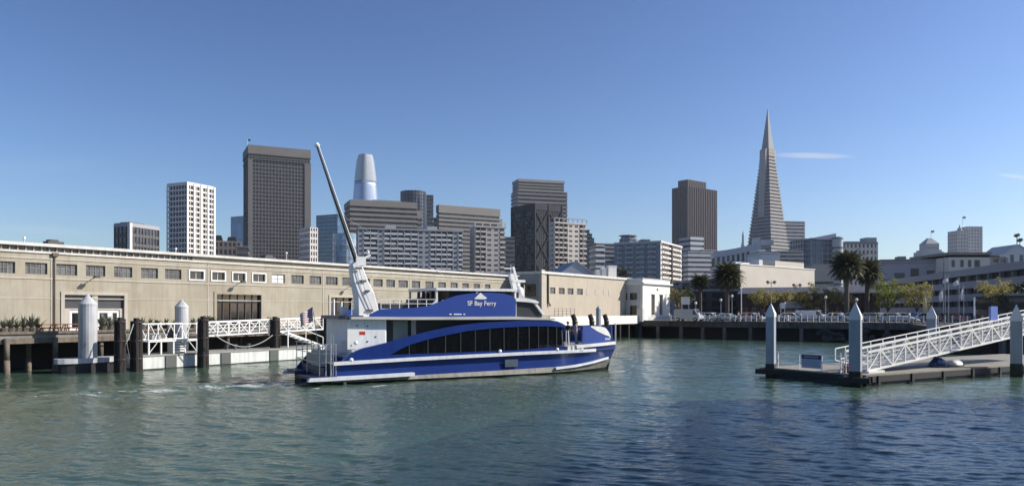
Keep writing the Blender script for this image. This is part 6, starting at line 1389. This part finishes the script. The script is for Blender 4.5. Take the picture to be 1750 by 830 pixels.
# gangway
ga = RP(1.6, 1.0, FZ+.12); gb_ = RP(27.5, 1.0, 0); gb_.z = ga.z+.105*25.9
ga2 = RP(.2, 2.6, FZ+.1)
gw_ = truss('long white truss gangway sloping up to the right from the landing float', ga, gb_, 1.28, 1.7, 18, chord=.13, web=.085, hr=.34)
mb = MB()
ga_l = Vector((0, 0, 0))
mb.bar((0, 0, 1.62), (-1.1, 0, 1.5), .07).bar((-1.1, 0, 1.5), (-1.1, 0, .7), .07).bar((-1.1, 0, .7), (0, 0, .5), .07).bar((-1.1, 0, 1.1), (0, 0, 1.1), .05)
mb.bar((0, 1.7, 1.62), (-1.1, 1.7, 1.5), .07).bar((-1.1, 1.7, 1.5), (-1.1, 1.7, .7), .07).bar((-1.1, 1.7, .7), (0, 1.7, .5), .07); mb.build('end_rail', M_white, gw_)
MB().box(-.9, .1, .1, 1.6, -.05, .03).build('landing_flap', M_fgrey, gw_)
MB().box(-.2, 1.6, -.25, .25, -.3, .02).build('skid', M_white, gw_)
# mesh panels on the gangway (fine pickets)
mb = MB(); Lg = (gb_-ga).xy.length; dz = gb_.z-ga.z; k = 0
while k*.16 < Lg:
    x = k*.16; z = dz*x/Lg
    mb.box(x-.010, x+.010, 1.62, 1.64, z+.1, z+1.25); k += 1
mb.build('picket', M_fgrey, gw_)
# red box, blue winch, dinghy, board
p = RP(.5, 1.6, FZ); D = p.y
t = thing('fire_box', 'red equipment box at the foot of the gangway behind the near pile', 'box', (U(1449)*52.6, 52.6, FZ), KANG); MB().box(-.3, .3, -.2, .2, .1, .62).build('body', mat('faded_red', (.30, .05, .05), .7, var=.2), t); MB().box(-.33, .33, -.23, .23, .62, .68).build('lid', M_fwhite, t); MB().box(-.3, -.24, -.2, .2, 0, .1).box(.24, .3, -.2, .2, 0, .1).build('foot', M_black, t)
t = thing('gate_frame', 'white pipe gate frame beside the red box on the landing float', 'gate', (U(1436.5)*51.6, 51.6, FZ), KANG+.4); MB().bar((0, 0, 0), (0, 0, 1.4), .06).build('post', M_white, t); MB().bar((.9, 0, 0), (.9, 0, 1.0), .06).build('post', M_white, t); MB().bar((0, 0, .12), (.9, 0, .12), .07).bar((0, 0, 1.0), (.9, 0, 1.0), .06).build('rail', M_white, t)
D = 57.5; t = thing('blue_tarp_pile', 'bright blue covered equipment under the gangway on the landing float', 'cover', (U(1603)*D, D, FZ), KANG); random.seed(4)
MB().blob((0, 0, .32), (.62, .5, .42), 10, 6, .08).blob((-.45, .1, .2), (.35, .4, .3), 8, 5, .1).build('cover', mat('tarp_blue', (.02, .06, .22), .5, bump=.6), t); MB().box(-.7, .7, -.5, .5, 0, .09).build('pallet', M_wood, t)
D = 58.5; t = thing('dinghy', 'small white upturned dinghy on the landing float right of the blue cover', 'dinghy', (U(1634)*D, D, FZ), KANG+.1)
mb = MB(); vs = []; n = 12; m_ = 8
for i in range(n+1):
    q = i/n*2-1; r = (1-abs(q)**2.6)**.5 if abs(q) < 1 else .02; r = max(r, .12)
    for j in range(m_+1): a = math.pi*j/m_; vs.append((q*.72, .38*r*math.cos(a), .1+.34*r*math.sin(a)))
mb.add(vs, [(i*(m_+1)+j, i*(m_+1)+j+1, (i+1)*(m_+1)+j+1, (i+1)*(m_+1)+j) for i in range(n) for j in range(m_)]+[tuple(range(m_+1)), tuple(n*(m_+1)+j for j in range(m_+1))]); mb.build('hull', M_fwhite, t, True)
MB().bar((-.66, 0, .46), (.66, 0, .46), .05).build('keel', M_fgrey, t); MB().box(-.5, -.4, -.4, .4, 0, .1).box(.4, .5, -.4, .4, 0, .1).build('chock', M_wood, t)
gd = gb_-ga; q_ = Vector((0, 0)); D = 60.7; pxy = Vector((U(1698)*D, D))
t = thing('blue_board', 'plain blue fabric board fixed on the gangway rail at right', 'board', (U(1698)*D, D, ZP(547, D)), KANG); MB().box(-.52, .52, -.05, .05, 0, 1.12).build('panel', mat('board_blue', (.06, .13, .42), .7, var=.06), t)
MB().box(-.5, -.45, .05, .1, -.3, 1.1).box(.45, .5, .05, .1, -.3, 1.1).build('post', M_rail, t)
# dark pier at right that the gangway climbs to
w_o = Vector((U(1606)*88, 88)); t = thing('pier_wharf', 'dark timber pier on pale piles behind the long gangway at right', 'wharf', (w_o.x, w_o.y, 0), KANG-.9)
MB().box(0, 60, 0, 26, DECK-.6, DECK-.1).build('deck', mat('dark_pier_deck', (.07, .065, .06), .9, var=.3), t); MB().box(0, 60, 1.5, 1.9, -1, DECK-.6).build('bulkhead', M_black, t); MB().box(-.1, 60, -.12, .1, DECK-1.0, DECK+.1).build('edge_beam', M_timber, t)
mp_ = MB().tube((0, 0, -1), (0, 0, DECK-.6), .4, .4, 12).build('pile', mat('pale_pier_pile', (.13, .13, .14), .8, streaks=.4), t, True); mp_.location = (1.2, .9, 0)
for k in range(1, 9): o = mp_.copy(); COL.objects.link(o); o.parent = t; o.location = (1.2+k*5.2, .9, 0)

# ------------------------------------------------ quay furniture: fence, lamps, cars, banners
qf0, qf1 = Qs(1146, .35), Qs(1760, .35)
fc = thing('quay_fence', 'long white post and chain fence along the quay edge', 'fence', Q(qf0, .35, DECK+.04), QANG); Lf = qf1-qf0
np_ = 58; pm_ = MB().box(-.09, .09, -.09, .09, 0, 1.0).box(-.12, .12, -.12, .12, 1.0, 1.08).build('post', mat('fence_post', (.42, .42, .40), .7, var=.2), fc)
for k in range(1, np_+1): o = pm_.copy(); COL.objects.link(o); o.parent = fc; o.location = (Lf*k/np_, 0, 0)
mb = MB()
for z in (.35, .62, .92): mb.box(0, Lf, -.02, .02, z-.025, z+.025)
mb.build('rail', mat('fence_rail', (.34, .34, .33), .7), fc)
def lamp(label, px, D, pyt, double=False):
    t = thing('street_lamp', label, 'lamp post', (U(px)*D, D, DECK), 0, 'street lamps along the quay'); h = ZP(pyt, D)-DECK
    MB().lathe([(.16, 0), (.16, .4), (.07, .6), (.05, h-.4)], n=10).build('pole', mat('lamp_pole', (.30, .31, .31), .5), t)
    if double:
        MB().bar((-.7, 0, h-.25), (.7, 0, h-.25), .07).bar((0, 0, h-.5), (0, 0, h+.2), .08).build('arm', M_dkrail, t)
        for s_ in (-1, 1): MB().lathe([(.32, -.1), (.36, .05), (.1, .3)], (s_*.6, 0, h-.1), 10).build('lantern', M_dkrail, t); MB().blob((s_*.6, 0, h-.28), .2, 8, 6).build('globe', M_lamp, t)
    else: MB().blob((0, 0, h-.18), (.24, .24, .28), 10, 8).build('globe', M_lamp, t, True); MB().lathe([(.14, h-.5), (.18, h-.4)], n=8).build('collar', M_dkrail, t)
lamp('globe lamp left of the thin palm', 1189, 140, 516); lamp('shorter globe lamp between the two left palms', 1232, 142, 511); lamp('taller globe lamp in front of the full round palm', 1251, 138, 504)
lamp('tall lamp with two dark heads before the cream wall', 1318, 136, 481, True); lamp('globe lamp in front of the yellowish tree', 1411, 133, 506); lamp('small globe lamp above the kiosk', 1341, 150, 517); lamp('globe lamp between the paired palm trunks', 1464, 130, 510)
lamp('tall lamp with two heads left of the flagpoles', 1362, 146, 486, True)
t = thing('pale_pole', 'plain white pole left of the tall double lamp', 'pole', (U(1267)*137, 137, DECK), 0); MB().tube((0, 0, 0), (0, 0, ZP(494, 137)-DECK), .09, .07, 8).build('shaft', M_white, t); MB().lathe([(.16, 0), (.12, .3)], n=8).build('base', M_fgrey, t)
t = thing('pale_pole', 'thick plain white post right of the flagpoles', 'pole', (U(1665)*118, 118, DECK), 0); MB().tube((0, 0, 0), (0, 0, ZP(508, 118)-DECK), .12, .12, 8).build('shaft', M_white, t); MB().lathe([(.22, 0), (.16, .2)], n=8).build('base', M_fgrey, t)
def flagpole(label, px, D, pyt, col, drape=1.6, wd=.5, top=0.0, group='flagpoles on the quay at right'):
    t = thing('flagpole', label, 'flagpole', (U(px)*D, D, DECK), 0, group); h = ZP(pyt, D)-DECK; MB().tube((0, 0, 0), (0, 0, h), .06, .04, 8).blob((0, 0, h), .09, 6, 4).build('pole', mat('flag_pole', (.40, .41, .42), .5), t)
    mb = MB(); vs = []; n = 8
    for i in range(n+1):
        q = i/n
        for j in range(4): r = j/3; vs.append((-.05-r*wd*(.55+.45*math.sin(q*2.6+.3)), .13*math.sin(r*6+q*3), h-.15-top-q*drape-r*.35))
    mb.add(vs, [(i*4+j, i*4+j+1, i*4+j+5, i*4+j+4) for i in range(n) for j in range(3)]); mb.build('flag', col, t, True)
fw_ = mat('white_flag', (.7, .7, .7), .8); fd_ = mat('navy_flag', (.03, .05, .12), .8); fy_ = mat('yellow_flag', (.55, .48, .22), .8)
flagpole('flagpole with a drooping white flag, leftmost of the group of poles', 1612, 124, 492, fw_, 1.8, .6); flagpole('tall flagpole with a dark flag at its top, second of the group', 1615, 122, 470, fd_, .9, .7); flagpole('flagpole with a dark and white flag, third of the group', 1621, 121, 472, fw_, .7, .9)
flagpole('flagpole with a bright white flag at its top, right of the pair', 1639, 122, 475, fw_, .9, .9); flagpole('shorter flagpole with a hanging white flag, rightmost of the group', 1647, 120, 488, fw_, 1.9, .4); flagpole('yellow banner pole right of the olive tree', 1584, 124, 500, fy_, 3.0, .55)
D = 150; t = thing('utility_mast', 'tall thin dark mast with a crossbar above the flagpoles', 'mast', (U(1613)*D, D, DECK), 0); h = ZP(430, D)-DECK; MB().tube((0, 0, 0), (0, 0, h), .12, .06, 8).build('pole', M_dkrail, t); MB().bar((-1, 0, h-4), (1, 0, h-4), .08).build('crossbar', M_dkrail, t)

def car(label, px, D, col, rz, L=4.5, Hh=1.5, van=False, group='cars parked along the quay road', name='parked_car'):
    t = thing(name, label, 'van' if van else 'car', (U(px)*D, D, DECK), rz, group); W = 1.8; x0, x1 = -L/2, L/2
    if van: prof = [(x0, .35), (x1, .35), (x1, .95), (x1-.25, 1.1), (x1-1.0, Hh), (x0+.15, Hh), (x0, Hh-.2)]; win = [(x1-1.3, 1.15), (x1-.5, 1.15), (x1-1.05, Hh-.15), (x1-1.3, Hh-.15)]
    else: prof = [(x0, .35), (x1, .35), (x1, .72), (x1-.9, .92), (x1-1.6, Hh-.05), (x1-1.9, Hh), (x0+1.0, Hh), (x0+.35, .98), (x0, .9)]; win = [(x1-2.9, .98), (x1-1.15, .95), (x1-1.75, Hh-.12), (x1-2.9, Hh-.12)]
    b = MB().prism(prof, -W/2, W/2).build('body', col, t); bevel(b, .08, 2)
    g = MB().prism(win, -W/2-.01, -W/2+.02).prism(win, W/2-.02, W/2+.01)
    if not van: w2 = [(x0+.75, 1.0), (x1-3.0, .98), (x1-3.0, Hh-.12), (x0+1.15, Hh-.12)]; g.prism(w2, -W/2-.01, -W/2+.02).prism(w2, W/2-.02, W/2+.01)
    g.build('side_window', M_darkglass, t); ws = MB().bar((x1-(1.0 if not van else .32), 0, 1.0 if not van else 1.15), (x1-(1.62 if not van else .95), 0, Hh-.08), 1.55, .06); ws.build('windscreen', M_darkglass, t)
    wm_ = MB().tube((0, -.1, 0), (0, .1, 0), .33, .33, 14)
    w0 = wm_.build('wheel', M_black, t); w0.location = (x0+.85, -W/2+.06, .33); hub = MB().tube((0, -.11, 0), (0, .11, 0), .16, .16, 10).build('rim', M_steel, w0)
    for x, y in ((x1-.85, -W/2+.06), (x0+.85, W/2-.06), (x1-.85, W/2-.06)): o = w0.copy(); COL.objects.link(o); o.parent = t; o.location = (x, y, .33); o2 = hub.copy(); COL.objects.link(o2); o2.parent = o
    for y in (-.65, .65): MB().box(x1-.04, x1+.02, y-.16, y+.16, .62, .76).build('headlight', M_lamp, t); MB().box(x0-.02, x0+.04, y-.14, y+.14, .7, .86).build('tail_light', M_red, t)
CP = lambda n, c: mat(n, c, .25, var=.03, coat=.6)
cw, cs_, ck, cr_, cb_ = CP('car_white', (.72, .72, .72)), CP('car_silver', (.42, .43, .45)), CP('car_black', (.02, .02, .022)), CP('car_red', (.28, .03, .03)), CP('car_blue', (.05, .09, .2))
car('silver van right of the white corner building', 1177, 136, cs_, QANG, 5.0, 2.1, True); car('white car left of the two left globe lamps', 1214, 137, cw, QANG); car('white low car under the first globe lamps', 1244, 134, cw, QANG+.05, 4.3, 1.35)
car('dark car behind the left globe lamps', 1228, 142, ck, QANG); car('silver car right of the plain white pole', 1284, 136, cs_, QANG); car('black car left of the kiosk', 1302, 139, ck, QANG)
car('white car in front of the kiosk', 1352, 134, cw, QANG); car('white pickup shaped van right of the kiosk', 1386, 133, cw, QANG, 4.9, 1.9, True); car('pale car just left of the paired palms', 1432, 131, cw, QANG); car('silver car under the paired palms', 1462, 130, cs_, QANG)
for i, (px, c, lb_) in enumerate(((1492, cs_, 'silver car first right of the paired palms'), (1508, cw, 'white car under the bright green tree'), (1527, cs_, 'second silver car under the bright green tree'), (1545, cw, 'white car between the green and the olive tree'), (1562, cb_, 'blue car under the olive grey tree'), (1578, cs_, 'silver car left of the capped pile behind the gangway'), (1606, ck, 'black car behind the flagpoles'), (1650, ck, 'black car between the flagpoles and the thick white post'), (1630, cr_, 'dark red car below the flags'))):
    car(lb_, px, 127-(px-1490)*.03+(i % 2)*3, c, QANG+(math.pi/2 if i % 3 == 1 else 0))
# long pale boats/kayak racks seen as whitish hull shape
D = 122; t = thing('covered_boat', 'long pale covered boat lying on the quay edge right of the paired palms', 'boat', Q(Qs(1535, 2), 2, DECK+.35), QANG)
mb = MB(); vs = []; n = 14
for i in range(n+1):
    q = i/n*2-1; r = max(.1, (1-abs(q)**3)); 
    for j in range(7): a = math.pi*j/6; vs.append((q*3.1, .75*r*math.cos(a), .75*r*math.sin(a)**.8))
mb.add(vs, [(i*7+j, i*7+j+1, (i+1)*7+j+1, (i+1)*7+j) for i in range(n) for j in range(6)]+[tuple(range(7)), tuple(n*7+j for j in range(7)), ]); mb.build('cover', mat('boat_cover', (.38, .41, .43), .6, var=.08), t, True); MB().box(-2, -1.8, -.7, .7, -.35, .08).box(1.8, 2, -.7, .7, -.35, .08).build('cradle', M_wood, t)
# walkers
for i, (px, D, top, legs, lb_) in enumerate(((1194, 131, (.75, .75, .75), (.7, .7, .7), 'pedestrian in white standing on the quay left of the globe lamps'), (1166, 140, (.12, .12, .14), (.05, .05, .06), 'pedestrian in dark clothes beside the white corner building'), (1436, 128, (.6, .6, .58), (.1, .12, .2), 'pedestrian in a pale top near the paired palms'), (1262, 132, (.3, .32, .35), (.06, .06, .08), 'pedestrian in a grey top beside the plain white pole'), (1296, 133, (.55, .5, .45), (.1, .1, .12), 'pedestrian in a beige top right of the plain white pole'), (1604, 121, (.1, .1, .12), (.05, .05, .06), 'pedestrian in black behind the capped pile'))):
    person(lb_, (U(px)*D, D, DECK), 1.0+i, 1.75, C_('walk_top_%d' % i, top), C_('walk_leg_%d' % i, legs), M_black)
for i, (px, D, top, lb_) in enumerate(((1275, 133, (.6, .1, .1), 'pedestrian in a red top right of the plain white pole'), (1318, 131, (.08, .1, .2), 'pedestrian in a navy top under the tall double lamp'), (1368, 130, (.65, .65, .6), 'pedestrian in a white top right of the kiosk'), (1400, 129, (.1, .1, .1), 'pedestrian in black left of the globe lamp by the yellowish tree'), (1422, 128.5, (.35, .3, .15), 'pedestrian in a tan top left of the paired palms'), (1500, 124, (.15, .25, .15), 'pedestrian in a green top right of the paired palms'), (1554, 122, (.5, .5, .55), 'pedestrian in pale grey below the olive grey tree'))):
    person(lb_, (U(px)*D, D, DECK), 2.0+i*1.3, 1.72, C_('stroll_top_%d' % i, top), C_('stroll_leg', (.06, .06, .09)), M_black)
# bollard like posts on the quay
for i, px in enumerate((1154, 1205, 1222, 1330, 1346)):
    t = thing('bollard', ['pale bollard first from the white corner building', 'pale bollard left of the globe lamps', 'pale bollard between pedestrian in white and globe lamps', 'pale bollard left of the kiosk', 'pale bollard in front of the kiosk'][i], 'bollard', Q(Qs(px, 1.6), 1.6, DECK), 0, 'pale bollards on the quay'); MB().lathe([(.2, 0), (.2, 1.0), (.12, 1.15)], n=10).build('post', M_whitew, t); MB().lathe([(.26, 0), (.24, .15)], n=10).build('base', M_pave, t)

# unseen hall added out of frame at right, shaped to shade the foreground water
pA = Vector((38.6, 44.3)); t = thing('shade_hall', 'tall unseen hall added right of the landing float to shade the water', 'building', (pA.x, pA.y, 0), math.radians(-29.7))
hT = 16.0; al = math.atan2(-.87, -.49)
MB().box(0, 34, -36, 0, 2.2, hT).build('wall', M_shed2, t); MB().box(-.5, 34.5, -36.5, .5, hT, hT+.6).build('cornice', M_coping, t); MB().box(.3, 33.7, -35.7, -.3, -1, 2.2).build('pile_skirt', M_black, t)
zz_ = hT+.7; kk = 0
while zz_ < hT+6.5:      # slats added to soften the hall's shadow edge, wider apart towards the top
    MB().box(.1, 34, -.16, -.10, zz_, zz_+.10).box(.1, .16, -36, -.16, zz_, zz_+.10).build('shade_slat', M_steel, t); zz_ += .125+.0165*kk; kk += 1
for k in range(8): MB().box(.2+k*4.8, .3+k*4.8, -.3, -.2, hT+.6, hT+6.4).build('shade_slat_post', M_steel, t); MB().box(.2, .3, -.3-k*5, -.2-k*5, hT+.6, hT+6.4).build('shade_slat_post', M_steel, t)
for k in range(6): MB().box(-.06, .02, -6-k*5.5, -3-k*5.5, 5, 9).build('window', M_darkglass, t); MB().box(3+k*5.2, 6+k*5.2, -.02, .06, 5, 9).build('window', M_darkglass, t)

# ------------------------------------------------ haze
USE_HAZE = True
if USE_HAZE:
    hz = MB().box(-3200, 3600, -150, 3400, -2.5, 420).build('haze', bpy.data.materials.new('haze_air'), None, kind='stuff')
    m = hz.data.materials[0]; m.use_nodes = True; nt = m.node_tree; nt.nodes.clear(); out = nt.nodes.new('ShaderNodeOutputMaterial'); pv = nt.nodes.new('ShaderNodeVolumePrincipled')
    pv.inputs['Density'].default_value = .00006; pv.inputs['Color'].default_value = (.80, .88, 1, 1); pv.inputs['Anisotropy'].default_value = .35; nt.links.new(pv.outputs[0], out.inputs['Volume'])
